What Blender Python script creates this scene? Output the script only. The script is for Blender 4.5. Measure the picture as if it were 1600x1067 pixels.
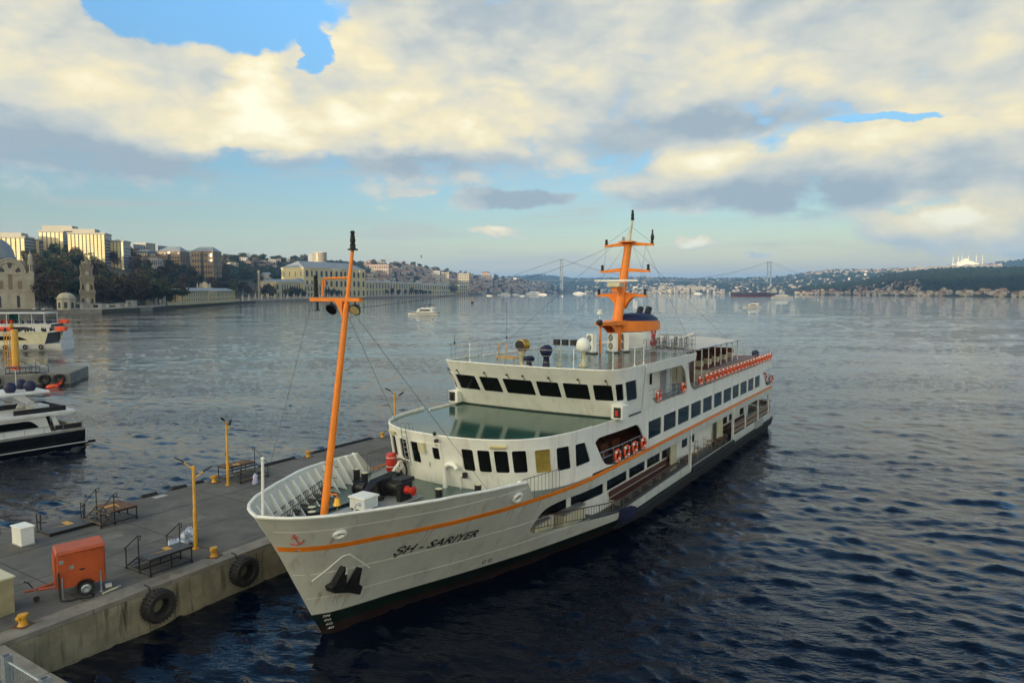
import bpy, bmesh, math, random
import numpy as np
from mathutils import Vector, Matrix, Euler

for o in list(bpy.data.objects): bpy.data.objects.remove(o)
SC = bpy.context.scene
COL = SC.collection
R = math.radians
random.seed(7)

# ------------------------------------------------------------------ camera
CAM_H = 13.0
FPX = 1100.0                       # focal length in pixels of a 1600 px wide frame
PITCH = math.atan((533.5-455.0)/FPX)
cam = bpy.data.cameras.new('camera'); cam.sensor_width = 36.0; cam.lens = 36.0*FPX/1600.0
cam.clip_start = 0.3; cam.clip_end = 60000
camo = bpy.data.objects.new('camera', cam); COL.objects.link(camo)
camo.location = (0, 0, CAM_H); camo.rotation_euler = (R(90)-PITCH, 0, 0)
SC.camera = camo
SC.view_settings.view_transform = 'Standard'; SC.view_settings.look = 'None'
SC.view_settings.gamma = 1.0; SC.view_settings.use_curve_mapping = False
SC.view_settings.exposure = 1.0

# ------------------------------------------------------------------ sun and sky
HAZE = 0.00011
HILL_H = 232.0
SUN_EL = 4.2; SUN_AZ = 205.0       # azimuth clockwise from +Y (the direction the sun stands in)
sl = bpy.data.lights.new('sun', 'SUN'); sl.energy = 4.6; sl.angle = R(0.5); sl.color = (1.0, 0.80, 0.52)
so = bpy.data.objects.new('sun', sl); COL.objects.link(so)
sd = Vector((math.sin(R(SUN_AZ))*math.cos(R(SUN_EL)), math.cos(R(SUN_AZ))*math.cos(R(SUN_EL)), math.sin(R(SUN_EL))))
so.rotation_euler = sd.to_track_quat('Z', 'Y').to_euler()
so.location = (0, 0, 100)

W = bpy.data.worlds.new('World'); SC.world = W; W.use_nodes = True
nt = W.node_tree; nt.nodes.clear()
class NB:
    """small helper that wires math nodes"""
    def __init__(s, nt): s.nt = nt
    def n(s, t, **k):
        nd = s.nt.nodes.new(t)
        for a, b in k.items(): setattr(nd, a, b)
        return nd
    def put(s, sock, v):
        if hasattr(v, 'is_output') or isinstance(v, bpy.types.NodeSocket): s.nt.links.new(v, sock)
        else: sock.default_value = v
    def m(s, op, a, b=None, c=None, clamp=False):
        nd = s.n('ShaderNodeMath', operation=op, use_clamp=clamp)
        s.put(nd.inputs[0], a)
        if b is not None: s.put(nd.inputs[1], b)
        if c is not None: s.put(nd.inputs[2], c)
        return nd.outputs[0]
    def v(s, op, a, b=None, out=0):
        nd = s.n('ShaderNodeVectorMath', operation=op)
        s.put(nd.inputs[0], a)
        if b is not None:
            if op == 'SCALE': s.put(nd.inputs['Scale'], b)
            else: s.put(nd.inputs[1], b)
        return nd.outputs['Value'] if op in ('LENGTH', 'DOT_PRODUCT') else nd.outputs[0]
    def noise(s, vec, scale, detail=6, rough=0.55, dist=0.0, col=False, dim='3D'):
        nd = s.n('ShaderNodeTexNoise', noise_dimensions=dim)
        s.put(nd.inputs['Vector'], vec); nd.inputs['Scale'].default_value = scale
        nd.inputs['Detail'].default_value = detail; nd.inputs['Roughness'].default_value = rough
        nd.inputs['Distortion'].default_value = dist
        return nd.outputs['Color'] if col else nd.outputs['Fac']
    def mr(s, v, a, b, c=0.0, d=1.0, smooth=True):
        nd = s.n('ShaderNodeMapRange', interpolation_type='SMOOTHSTEP' if smooth else 'LINEAR')
        s.put(nd.inputs[0], v)
        for i, q in enumerate((a, b, c, d)): s.put(nd.inputs[i+1], q)
        return nd.outputs[0]
    def ramp(s, f, stops):
        nd = s.n('ShaderNodeValToRGB'); s.put(nd.inputs[0], f)
        e = nd.color_ramp.elements
        while len(e) < len(stops): e.new(0.5)
        for el, (p, c) in zip(e, stops): el.position = p; el.color = (*c, 1)
        return nd.outputs[0]
    def mix(s, f, a, b, mode='MIX'):
        nd = s.n('ShaderNodeMix', data_type='RGBA', blend_type=mode)
        s.put(nd.inputs[0], f); s.put(nd.inputs[6], a if not isinstance(a, tuple) else (*a, 1))
        s.put(nd.inputs[7], b if not isinstance(b, tuple) else (*b, 1))
        return nd.outputs[2]

def azel(px, py):
    a = (px-800)/FPX; b = -(py-533.5)/FPX
    c, s_ = math.cos(PITCH), math.sin(PITCH)
    x, y, z = a, c+b*s_, -s_+b*c
    return math.degrees(math.atan2(x, y)), math.degrees(math.atan2(z, math.hypot(x, y)))

def build_sky():
    N = NB(nt)
    d = N.n('ShaderNodeTexCoord').outputs['Generated']
    d = N.v('NORMALIZE', d)
    sp = N.n('ShaderNodeSeparateXYZ'); N.put(sp.inputs[0], d)
    x, y, z = sp.outputs
    az = N.m('MULTIPLY', N.m('ARCTAN2', x, y), 57.29578)
    el = N.m('MULTIPLY', N.m('ARCSINE', z), 57.29578)
    cb = N.n('ShaderNodeCombineXYZ'); N.put(cb.inputs[0], az); N.put(cb.inputs[1], el)
    P = cb.outputs[0]
    # noise lives on the sphere itself, squeezed in height so that the clouds lie flat
    sq = N.v('MULTIPLY', d, (1.0, 1.0, 1.9))
    wn = N.noise(sq, 7.0, 5, 0.6, col=True)
    Pw = N.v('ADD', P, N.v('MULTIPLY', N.v('SUBTRACT', wn, (0.5, 0.5, 0.5)), (7.0, 4.4, 0)))
    def blob(px, py, rx, ry, src):
        a, e = azel(px, py)
        k = math.cos(R(a))
        q = N.v('MULTIPLY', N.v('SUBTRACT', src, (a, e, 0)), (19.2/rx/max(.8, k), 19.2/ry, 0))
        return N.m('SUBTRACT', 1.0, N.v('LENGTH', q))
    def fold(items, op='MAXIMUM'):
        r = items[0]
        for i in items[1:]: r = N.m(op, r, i)
        return r
    env = fold([blob(*b, Pw) for b in CLOUDS])
    gap = fold([blob(*b, Pw) for b in GAPS])
    env = N.m('MINIMUM', N.m('ADD', env, 0.22), 0.80)
    env = N.m('SUBTRACT', env, N.m('MULTIPLY', N.m('MAXIMUM', gap, 0.0), 2.1))
    # unseen cover beyond the frame, thicker sunward to warm the light, thinner ahead
    far = N.m('ADD', N.m('MULTIPLY', N.noise(N.v('MULTIPLY', d, (1, 1, 2.2)), 2.2, 2, 0.5), 3.2), N.m('SUBTRACT', N.m('MULTIPLY', N.mr(N.v('DOT_PRODUCT', d, tuple(sd)), -0.5, 0.2), 0.66), 1.95))
    oz = N.m('MAXIMUM', N.mr(N.m('ABSOLUTE', az), 36, 44), N.mr(el, 21.5, 27))
    mx = N.n('ShaderNodeMix'); N.put(mx.inputs[0], oz); N.put(mx.inputs[2], env); N.put(mx.inputs[3], far)
    env = mx.outputs[0]
    f1 = N.noise(sq, 10.0, 9, 0.56, 0.25)
    g1 = N.noise(sq, 6.0, 5, 0.5, 0.2)
    g2 = N.noise(N.v('ADD', sq, (-0.02, 0.0, 0.06)), 6.0, 5, 0.5, 0.2)
    f3 = N.noise(sq, 4.2, 4, 0.5, 0.2)
    vo = N.n('ShaderNodeTexVoronoi', feature='F1'); N.put(vo.inputs['Vector'], N.v('ADD', sq, N.v('MULTIPLY', N.v('SUBTRACT', wn, (0.5, 0.5, 0.5)), (0.10, 0.10, 0.10))))
    vo.inputs['Scale'].default_value = 13.0; vo.inputs['Detail'].default_value = 2.0; vo.inputs['Roughness'].default_value = 0.55
    puff = N.m('SUBTRACT', 0.50, vo.outputs['Distance'])
    f1 = N.m('ADD', N.m('MULTIPLY', f1, 0.72), N.m('MULTIPLY', N.m('ADD', puff, 0.35), 0.30))
    D = N.m('ADD', env, N.m('MULTIPLY', N.m('SUBTRACT', f1, 0.5), 1.3))
    cover = N.mr(D, -0.05, 0.34)
    relief = N.m('ADD', N.m('MULTIPLY', N.m('SUBTRACT', g1, g2), 0.85), N.m('MULTIPLY', N.m('SUBTRACT', f1, 0.5), 0.32))
    relief = N.m('ADD', relief, N.m('MULTIPLY', puff, 0.20))
    lit = N.m('ADD', 0.60, relief)
    lit = N.m('ADD', lit, N.m('MULTIPLY', N.m('SUBTRACT', f3, 0.5), 0.5))
    for (bx, by, rx, ry, g) in SHINE:
        b = N.mr(blob(bx, by, rx, ry, Pw), 0.0, 1.0)
        lit = N.m('ADD', lit, N.m('MULTIPLY', b, g))
    lit = N.m('ADD', lit, N.m('MULTIPLY', N.mr(D, 0.1, -0.1), 0.10))
    cc = N.ramp(lit, [(0.0, (0.38, 0.45, 0.49)), (0.28, (0.53, 0.57, 0.56)), (0.52, (0.76, 0.73, 0.60)),
                      (0.76, (1.02, 0.88, 0.54)), (1.0, (1.22, 1.12, 0.80))])
    # thin high veil near the horizon
    st = N.noise(N.v('MULTIPLY', d, (1.0, 1.0, 11.0)), 3.2, 5, 0.6, 0.3)
    veil = N.m('MULTIPLY', N.mr(st, 0.50, 0.72), N.m('MULTIPLY', N.mr(el, 0.3, 3.0), N.mr(el, 13.0, 7.0)))
    sky = N.n('ShaderNodeTexSky', sky_type='NISHITA', sun_disc=False)
    sky.sun_elevation = R(SUN_EL); sky.sun_rotation = R(SUN_AZ); sky.altitude = 20
    sky.air_density = 1.0; sky.dust_density = 0.8; sky.ozone_density = 2.2
    # sky brightened and warmed towards the unseen sun, to light the ship's sides
    sdot = N.v('DOT_PRODUCT', d, tuple(sd))
    glow = N.m('MULTIPLY', N.mr(sdot, -0.5, 0.55), N.mr(el, 70, 22))
    gain = N.m('ADD', 1.0, N.m('MULTIPLY', glow, GLOW))
    cc = N.mix(glow, cc, N.v('MULTIPLY', cc, (1.16, 1.0, 0.70)))
    b0 = N.n('ShaderNodeBackground'); N.put(b0.inputs[0], N.mix(1.0, sky.outputs[0], N.ramp(N.m('DIVIDE', el, 30.0), [(0.0, (1.42, 1.20, 1.02)), (0.093, (1.30, 1.12, 1.02)), (0.18, (1.02, 0.97, 0.97)), (0.36, (0.80, 0.93, 1.08)), (0.72, (1.25, 1.62, 1.9)), (1.0, (1.0, 1.05, 1.1))]), 'MULTIPLY')); N.put(b0.inputs[1], N.m('MULTIPLY', N.m('ADD', 1.0, N.m('MULTIPLY', glow, 0.2)), SKY_STRENGTH))
    b1 = N.n('ShaderNodeBackground'); N.put(b1.inputs[0], cc); N.put(b1.inputs[1], N.m('MULTIPLY', gain, CLOUD_STRENGTH))
    b2 = N.n('ShaderNodeBackground'); b2.inputs[0].default_value = (0.60, 0.52, 0.44, 1); b2.inputs[1].default_value = CLOUD_STRENGTH
    m1 = N.n('ShaderNodeMixShader'); N.put(m1.inputs[0], N.m('MULTIPLY', veil, 0.55)); nt.links.new(b0.outputs[0], m1.inputs[1]); nt.links.new(b2.outputs[0], m1.inputs[2])
    m2 = N.n('ShaderNodeMixShader'); N.put(m2.inputs[0], N.m('MULTIPLY', cover, 0.97)); nt.links.new(m1.outputs[0], m2.inputs[1]); nt.links.new(b1.outputs[0], m2.inputs[2])
    out = N.n('ShaderNodeOutputWorld'); nt.links.new(m2.outputs[0], out.inputs[0])

GLOW = 5.3; SKY_STRENGTH = 0.15; CLOUD_STRENGTH = 0.52
# cloud banks: where each stands in the sky (given by a sight line), half width, half height
CLOUDS = [(100, 115, 400, 140), (430, 170, 350, 92), (700, 130, 380, 170), (1000, 80, 420, 175),
          (1350, 20, 520, 150), (1450, 90, 280, 95), (20, 40, 300, 160), (1640, 60, 260, 120),
          (1150, 280, 230, 58), (1420, 245, 300, 92), (1640, 235, 200, 120),
          (810, 317, 100, 15), (775, 362, 54, 10), (1090, 386, 32, 11), (1470, 365, 130, 40), (1610, 378, 70, 34), (1190, 398, 30, 6),
          (650, 300, 60, 8)]
GAPS = [(335, -4, 205, 80), (495, 76, 30, 52), (190, 0, 64, 40), (1390, 176, 95, 8)]
SHINE = [(410, 145, 70, 70, 0.42), (350, 195, 330, 60, 0.36), (680, 185, 330, 70, 0.38), (90, 120, 240, 100, 0.22), (540, 60, 120, 80, 0.3),
         (1080, 250, 110, 38, 0.38), (1250, 228, 170, 34, 0.36), (1460, 195, 240, 48, 0.36), (1150, 180, 280, 26, -0.36), (1320, 292, 380, 26, -0.40), (1480, 358, 140, 34, 0.7), (775, 361, 70, 14, 0.62), (1090, 384, 46, 14, 0.66),
         (250, 258, 420, 34, -0.55), (620, 258, 300, 26, -0.45), (1280, 70, 480, 120, 0.12), (0, 225, 230, 60, -0.32), (1200, 316, 420, 26, -0.55), (940, 225, 160, 60, -0.32), (810, 317, 130, 24, -0.6),
         (900, 60, 200, 60, -0.1), (1000, 170, 300, 60, -0.12), (760, 20, 120, 40, -0.25)]
build_sky()
try: W.cycles.sampling_method = 'MANUAL'; W.cycles.sample_map_resolution = 1024
except Exception: pass
SC.cycles.max_bounces = 6; SC.cycles.use_denoising = True
SC.cycles.caustics_reflective = False; SC.cycles.caustics_refractive = False

# ------------------------------------------------------------------ materials
MATS = {}
ROTZ0 = R(90-32.3)
def pm(name, col, rough=0.6, var=0.18, scale=2.0, bump=0.0, bscale=20.0, metal=0.0, spec=0.5, dark=None, damt=0.0, dscale=1.0, streak=False, coat=0.0, trans=0.0, along=None):
    """procedural painted / stone / metal surface: base colour with uneven tone, optional stains and relief"""
    m = bpy.data.materials.new(name); m.use_nodes = True
    N = NB(m.node_tree); m.node_tree.nodes.clear()
    P = N.n('ShaderNodeBsdfPrincipled'); O = N.n('ShaderNodeOutputMaterial'); m.node_tree.links.new(P.outputs[0], O.inputs[0])
    g = N.n('ShaderNodeNewGeometry').outputs['Position']
    f = N.noise(g, scale, 6, 0.6)
    a = tuple(min(1, c*(1-var)) for c in col); b = tuple(min(1, c*(1+var)) for c in col)
    c = N.mix(N.mr(f, 0.3, 0.7), a, b)
    if dark is not None:
        q = N.v('MULTIPLY', g, (1, 1, 0.10)) if streak else g
        s = N.noise(q, dscale, 7, 0.65)
        c = N.mix(N.m('MULTIPLY', N.mr(s, 0.52, 0.72), damt), c, dark)
    if along is not None:          # scrapes and wear drawn out along the quay
        rt = N.n('ShaderNodeVectorRotate', rotation_type='Z_AXIS'); N.put(rt.inputs[0], g); rt.inputs['Angle'].default_value = -ROTZ0
        s1 = N.noise(N.v('MULTIPLY', rt.outputs[0], (0.12, 1.6, 1)), 1.6, 6, 0.6); s2 = N.noise(g, 0.22, 5, 0.55); s3 = N.noise(g, 2.6, 6, 0.7)
        c = N.mix(N.m('MULTIPLY', N.mr(s1, 0.50, 0.75), 0.55), c, along[0])
        c = N.mix(N.m('MULTIPLY', N.mr(s2, 0.52, 0.68), 0.55), c, along[1])
        c = N.mix(N.m('MULTIPLY', N.mr(s3, 0.62, 0.72), 0.6), c, along[2])
    N.put(P.inputs['Base Color'], c)
    N.put(P.inputs['Roughness'], N.mr(f, 0.2, 0.8, max(0.02, rough*0.85), min(1, rough*1.15), False))
    P.inputs['Metallic'].default_value = metal
    P.inputs['Specular IOR Level'].default_value = spec
    P.inputs['Coat Weight'].default_value = coat
    if trans: P.inputs['Transmission Weight'].default_value = trans
    if bump:
        bp = N.n('ShaderNodeBump'); bp.inputs['Strength'].default_value = bump; bp.inputs['Distance'].default_value = 0.02
        N.put(bp.inputs['Height'], N.noise(g, bscale, 5, 0.6)); m.node_tree.links.new(bp.outputs[0], P.inputs['Normal'])
    MATS[name] = m
    return m

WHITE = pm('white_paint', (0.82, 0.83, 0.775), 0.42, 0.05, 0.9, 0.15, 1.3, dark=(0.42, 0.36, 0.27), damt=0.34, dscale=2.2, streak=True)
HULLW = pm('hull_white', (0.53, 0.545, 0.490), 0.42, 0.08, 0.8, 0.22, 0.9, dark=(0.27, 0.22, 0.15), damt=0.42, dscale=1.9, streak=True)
ORANGE = pm('orange_paint', (0.86, 0.23, 0.012), 0.45, 0.08, 1.5, dark=(0.30, 0.10, 0.03), damt=0.35, dscale=3, streak=True)
GREEN = pm('green_deck', (0.035, 0.085, 0.075), 0.22, 0.25, 1.1, 0.05, 6, dark=(0.10, 0.14, 0.13), damt=0.5, dscale=0.9)
WETGREEN = pm('wet_green_deck', (0.018, 0.075, 0.060), 0.10, 0.3, 0.8, 0.16, 1.4, dark=(0.04, 0.10, 0.085), damt=0.5, dscale=0.7, spec=0.35)
BLACK = pm('black_steel', (0.012, 0.012, 0.014), 0.5, 0.3, 4)
RUBBER = pm('black_rubber', (0.016, 0.016, 0.017), 0.75, 0.3, 5, 0.3, 12)
GLASS = pm('dark_glass', (0.007, 0.008, 0.008), 0.06, 0.2, 1, spec=0.13)
YGLASS = pm('yellow_reflection_glass', (0.34, 0.25, 0.05), 0.12, 0.25, 1.3, dark=(0.03, 0.025, 0.01), damt=0.5, dscale=2.0)  # yellow reflection with dark blotches, painted into the pane colour
CREAM = pm('cream_paint', (0.62, 0.58, 0.40), 0.5, 0.08, 1.5, dark=(0.4, 0.34, 0.2), damt=0.3, dscale=2, streak=True)
STEEL = pm('rail_steel', (0.36, 0.36, 0.35), 0.4, 0.1, 4, metal=0.5)
DKRAIL = pm('dark_rail', (0.10, 0.09, 0.08), 0.5, 0.2, 4)
GALV = pm('galvanised', (0.33, 0.37, 0.40), 0.45, 0.15, 6, metal=0.5)
BUOY = pm('lifebuoy_orange', (0.80, 0.09, 0.02), 0.5, 0.1, 6)
BUOYW = pm('lifebuoy_white', (0.75, 0.72, 0.68), 0.5, 0.05, 6)
RED = pm('red_paint', (0.55, 0.03, 0.02), 0.45, 0.15, 4)
BROWN = pm('brown_wood', (0.10, 0.035, 0.018), 0.5, 0.3, 6, dark=(0.03, 0.012, 0.008), damt=0.4, dscale=6)
OAK = pm('varnished_wood', (0.26, 0.17, 0.08), 0.4, 0.25, 5)
REDDECK = pm('red_brown_deck', (0.17, 0.045, 0.03), 0.5, 0.2, 1.5, dark=(0.08, 0.03, 0.02), damt=0.4, dscale=2)
NAVY = pm('navy_cover', (0.010, 0.014, 0.055), 0.6, 0.25, 3, 0.4, 5)
CANVAS = pm('white_canvas', (0.62, 0.60, 0.54), 0.75, 0.07, 1.0, 0.3, 1.4, dark=(0.4, 0.37, 0.3), damt=0.3, dscale=1)
BOOTG = pm('green_boot_top', (0.004, 0.014, 0.010), 0.5, 0.3, 2)
BOOTR = pm('red_boot_top', (0.018, 0.008, 0.007), 0.6, 0.3, 2)
BRASS = pm('brass', (0.62, 0.34, 0.05), 0.35, 0.2, 5, metal=0.7)
LAMPC = pm('lamp_cover', (0.50, 0.45, 0.22), 0.3, 0.1, 3)
GREYP = pm('grey_paint', (0.32, 0.33, 0.33), 0.5, 0.1, 3)
CONC = pm('quay_concrete', (0.112, 0.111, 0.106), 0.85, 0.30, 0.9, 0.3, 9, dark=(0.070, 0.060, 0.042), damt=0.8, dscale=0.45, along=((0.155,0.150,0.138),(0.075,0.072,0.066),(0.055,0.048,0.038)))
CONCE = pm('coping_concrete', (0.21, 0.20, 0.175), 0.85, 0.2, 1.4, 0.35, 8, dark=(0.11, 0.09, 0.055), damt=0.7, dscale=1.2)
CONCW = pm('wall_concrete', (0.23, 0.215, 0.15), 0.9, 0.25, 1.2, 0.5, 6, dark=(0.05, 0.045, 0.03), damt=1.0, dscale=3.4, streak=True)
YELLOW = pm('yellow_paint', (0.62, 0.32, 0.025), 0.5, 0.15, 3, dark=(0.25, 0.12, 0.03), damt=0.5, dscale=4)
GENO = pm('generator_orange', (0.42, 0.078, 0.018), 0.5, 0.15, 2, 0.15, 4, dark=(0.16, 0.055, 0.035), damt=0.7, dscale=3.2, streak=True)
PLATE = pm('chequer_plate', (0.055, 0.055, 0.055), 0.5, 0.3, 6, 0.5, 60, dark=(0.12, 0.07, 0.04), damt=0.6, dscale=2.2)
RUSTPLATE = pm('rusty_plate', (0.13, 0.065, 0.035), 0.75, 0.35, 4, 0.5, 40, dark=(0.05, 0.035, 0.025), damt=0.6, dscale=3)
BLUEW = pm('bottle_pack', (0.45, 0.52, 0.62), 0.2, 0.3, 12, dark=(0.06, 0.09, 0.25), damt=0.8, dscale=9)

# ------------------------------------------------------------------ mesh helpers
class MB:
    """collects shapes and links them as ONE mesh object"""
    def __init__(s, xf=None): s.V = []; s.F = []; s.M = []; s.xf = xf; s.mi = 0
    def add(s, verts, faces):
        o = len(s.V)
        s.V += [s.xf(*v) if s.xf else tuple(v) for v in verts]
        s.F += [tuple(i+o for i in f) for f in faces]; s.M += [s.mi]*len(faces)
        return s
    def box(s, x0, x1, y0, y1, z0, z1, top=None):
        """top = (dx, dy) taper of the top face"""
        tx, ty = top or (0, 0)
        v = [(x0,y0,z0),(x1,y0,z0),(x1,y1,z0),(x0,y1,z0),(x0+tx,y0+ty,z1),(x1-tx,y0+ty,z1),(x1-tx,y1-ty,z1),(x0+tx,y1-ty,z1)]
        return s.add(v, [(0,3,2,1),(4,5,6,7),(0,1,5,4),(1,2,6,5),(2,3,7,6),(3,0,4,7)])
    def bbox(s, x0, x1, y0, y1, z0, z1, b=0.02):
        """box with its vertical and top edges bevelled"""
        p = [(x0+b,y0),(x1-b,y0),(x1,y0+b),(x1,y1-b),(x1-b,y1),(x0+b,y1),(x0,y1-b),(x0,y0+b)]
        cx, cy = (x0+x1)/2, (y0+y1)/2
        def inset(k): return [(x-math.copysign(min(k,abs(x-cx)),x-cx), y-math.copysign(min(k,abs(y-cy)),y-cy)) for x,y in p]
        r = [[(x,y,z0) for x,y in p], [(x,y,z1-b) for x,y in p], [(x,y,z1) for x,y in inset(b)]]
        v = sum(r, []); f = [tuple(range(7,-1,-1)), tuple(range(16,24))]
        for k in range(2):
            for i in range(8): f.append((k*8+i, k*8+(i+1)%8, k*8+8+(i+1)%8, k*8+8+i))
        return s.add(v, f)
    def tube(s, pts, r, seg=6, caps=True, r1=None):
        pts = [Vector(p) for p in pts]; n = len(pts); V = []; F = []
        for i, p in enumerate(pts):
            t = (pts[min(i+1,n-1)]-pts[max(i-1,0)])
            if t.length < 1e-9: t = Vector((0,0,1))
            t.normalize()
            a = Vector((0,0,1)) if abs(t.z) < 0.9 else Vector((1,0,0))
            e1 = t.cross(a).normalized(); e2 = t.cross(e1)
            rr = r if r1 is None else r+(r1-r)*i/max(1,n-1)
            for k in range(seg):
                an = 2*math.pi*k/seg; V.append(p+e1*math.cos(an)*rr+e2*math.sin(an)*rr)
        for i in range(n-1):
            for k in range(seg): F.append((i*seg+k, i*seg+(k+1)%seg, (i+1)*seg+(k+1)%seg, (i+1)*seg+k))
        if caps: F += [tuple(range(seg-1,-1,-1)), tuple(range((n-1)*seg, n*seg))]
        return s.add([tuple(v) for v in V], F)
    def lathe(s, prof, c=(0,0,0), axis='z', seg=16, cap=True, arc=(0, 2*math.pi)):
        V = []; F = []; full = abs(arc[1]-arc[0]-2*math.pi) < 1e-6; ns = seg if full else seg+1
        for r, h in prof:
            for k in range(ns):
                a = arc[0]+(arc[1]-arc[0])*k/seg; x, y = r*math.cos(a), r*math.sin(a)
                q = {'z': (x,y,h), 'x': (h,x,y), 'y': (x,h,y)}[axis]
                V.append((c[0]+q[0], c[1]+q[1], c[2]+q[2]))
        for i in range(len(prof)-1):
            for k in range(seg if full else seg): F.append((i*ns+k, i*ns+(k+1)%ns, (i+1)*ns+(k+1)%ns, (i+1)*ns+k))
        if cap and full: F += [tuple(range(ns-1,-1,-1)), tuple(range((len(prof)-1)*ns, len(prof)*ns))]
        return s.add(V, F)
    def cyl(s, c, r, h, axis='z', seg=14): return s.lathe([(r,0),(r,h)], c, axis, seg)
    def torus(s, c, R_, r, axis='z', seg=18, sub=8, arc=(0, 2*math.pi)):
        prof = [(R_+r*math.cos(2*math.pi*k/sub), r*math.sin(2*math.pi*k/sub)) for k in range(sub+1)]
        return s.lathe(prof, c, axis, seg, cap=False, arc=arc)
    def sphere(s, c, r, sx=1, sy=1, sz=1, seg=12, rings=8):
        V = []; F = []
        for i in range(rings+1):
            t = math.pi*i/rings
            for k in range(seg):
                a = 2*math.pi*k/seg; V.append((c[0]+r*sx*math.sin(t)*math.cos(a), c[1]+r*sy*math.sin(t)*math.sin(a), c[2]+r*sz*math.cos(t)))
        for i in range(rings):
            for k in range(seg): F.append((i*seg+k, (i+1)*seg+k, (i+1)*seg+(k+1)%seg, i*seg+(k+1)%seg))
        return s.add(V, F)
    def prism(s, poly, a0, a1, axis='z'):
        n = len(poly)
        def q(p, h): return {'z': (p[0],p[1],h), 'y': (p[0],h,p[1]), 'x': (h,p[0],p[1])}[axis]
        V = [q(p,a0) for p in poly]+[q(p,a1) for p in poly]
        return s.add(V, [tuple(range(n-1,-1,-1)), tuple(range(n,2*n))]+[(i,(i+1)%n,n+(i+1)%n,n+i) for i in range(n)])
    def grid(s, rows, closed=False):
        nr, nc = len(rows), len(rows[0]); V = [p for r in rows for p in r]; F = []
        for i in range(nr-1):
            for k in range(nc if closed else nc-1): F.append((i*nc+k, i*nc+(k+1)%nc, (i+1)*nc+(k+1)%nc, (i+1)*nc+k))
        return s.add(V, F)
    def sheet(s, outer, holes, mapf, acuts=(), bcuts=(), d0=0.0, d1=0.06):
        """flat outline with holes in (a, b), cut into strips, bent by mapf(a, b, depth) and given thickness"""
        bm = bmesh.new(); E = []
        for lp in [outer]+list(holes):
            vs = [bm.verts.new((p[0],p[1],0)) for p in lp]
            E += [bm.edges.new((vs[i], vs[(i+1)%len(vs)])) for i in range(len(vs))]
        bmesh.ops.triangle_fill(bm, use_beauty=True, edges=E)
        for ax, cuts in ((0, acuts), (1, bcuts)):
            for c in cuts:
                bmesh.ops.bisect_plane(bm, geom=bm.verts[:]+bm.edges[:]+bm.faces[:], dist=1e-5,
                    plane_co=(c,0,0) if ax == 0 else (0,c,0), plane_no=(1,0,0) if ax == 0 else (0,1,0))
        bm.verts.index_update(); bm.normal_update()
        n = len(bm.verts); A = [(v.co.x, v.co.y) for v in bm.verts]
        V = [mapf(a,b,d0) for a,b in A]+[mapf(a,b,d1) for a,b in A]; F = []
        for f in bm.faces:
            ix = [v.index for v in f.verts]
            if f.normal.z < 0: ix.reverse()
            F.append(tuple(ix)); F.append(tuple(i+n for i in reversed(ix)))
        for e in bm.edges:
            if len(e.link_faces) == 1: F.append((e.verts[0].index, e.verts[1].index, e.verts[1].index+n, e.verts[0].index+n))
        bm.free()
        return s.add(V, F)
    def mesh(s, name, mats, smooth=False, fix=True):
        me = bpy.data.meshes.new(name); me.from_pydata(s.V, [], s.F)
        for m in (mats if isinstance(mats, (list, tuple)) else [mats]): me.materials.append(m)
        me.polygons.foreach_set('material_index', s.M)
        if fix:
            bm = bmesh.new(); bm.from_mesh(me); bmesh.ops.recalc_face_normals(bm, faces=bm.faces); bm.to_mesh(me); bm.free()
        if smooth:
            me.polygons.foreach_set('use_smooth', [True]*len(me.polygons))
            try: me.set_sharp_from_angle(angle=R(smooth if smooth is not True else 40))
            except Exception: pass
        me.update()
        return me
    def build(s, name, mats, parent=None, loc=(0,0,0), rotz=0.0, smooth=False, fix=True):
        o = bpy.data.objects.new(name, s.mesh(name, mats, smooth, fix)); COL.objects.link(o)
        o.location = loc; o.rotation_euler = (0,0,rotz)
        if parent: o.parent = parent
        return o

def tag(o, label, cat, group=None, kind=None):
    o['label'] = label; o['category'] = cat
    if group: o['group'] = group
    if kind: o['kind'] = kind
    return o
def struct(o, kind='structure'): o['kind'] = kind; return o
def thing(name, label, cat, loc=(0,0,0), rotz=0.0, group=None):
    o = bpy.data.objects.new(name, None); COL.objects.link(o); o.empty_display_size = 0.3
    o.location = loc; o.rotation_euler = (0,0,rotz)
    return tag(o, label, cat, group)
KIDS = {}
def copy_tree(o, parent=None):
    c = o.copy(); COL.objects.link(c)
    if parent: c.parent = parent
    for ch in list(o.children): copy_tree(ch, c)
    return c
def dup(o, loc, rotz=0.0, label=None, scale=None, group=None):
    c = copy_tree(o); c.location = loc; c.rotation_euler = (0,0,rotz)
    if scale is not None: c.scale = scale if isinstance(scale, tuple) else (scale,)*3
    if label: c['label'] = label
    if group: c['group'] = group
    return c
def ip(x, xs, ys): return float(np.interp(x, xs, ys))
def rpoly(pts, r, n=3):
    """polygon with rounded corners"""
    out = []; m = len(pts)
    for i in range(m):
        p0, p, p1 = (Vector((*pts[j%m], 0)) for j in (i-1, i, i+1))
        rr = r[i] if isinstance(r, (list, tuple)) else r
        a = (p0-p); b = (p1-p); rr2 = min(rr, a.length*0.48, b.length*0.48)
        a.normalize(); b.normalize()
        for k in range(n+1):
            t = k/n; q = (p+a*rr2)*(1-t)**2+p*2*t*(1-t)+(p+b*rr2)*t*t
            out.append((q.x, q.y))
    return out
def grow(poly, d):
    """offset a convex-ish outline outwards by d about its middle"""
    cx = sum(p[0] for p in poly)/len(poly); cy = sum(p[1] for p in poly)/len(poly)
    hx = max(abs(p[0]-cx) for p in poly); hy = max(abs(p[1]-cy) for p in poly)
    return [(cx+(x-cx)*(1+d/hx), cy+(y-cy)*(1+d/hy)) for x,y in poly]
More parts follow.
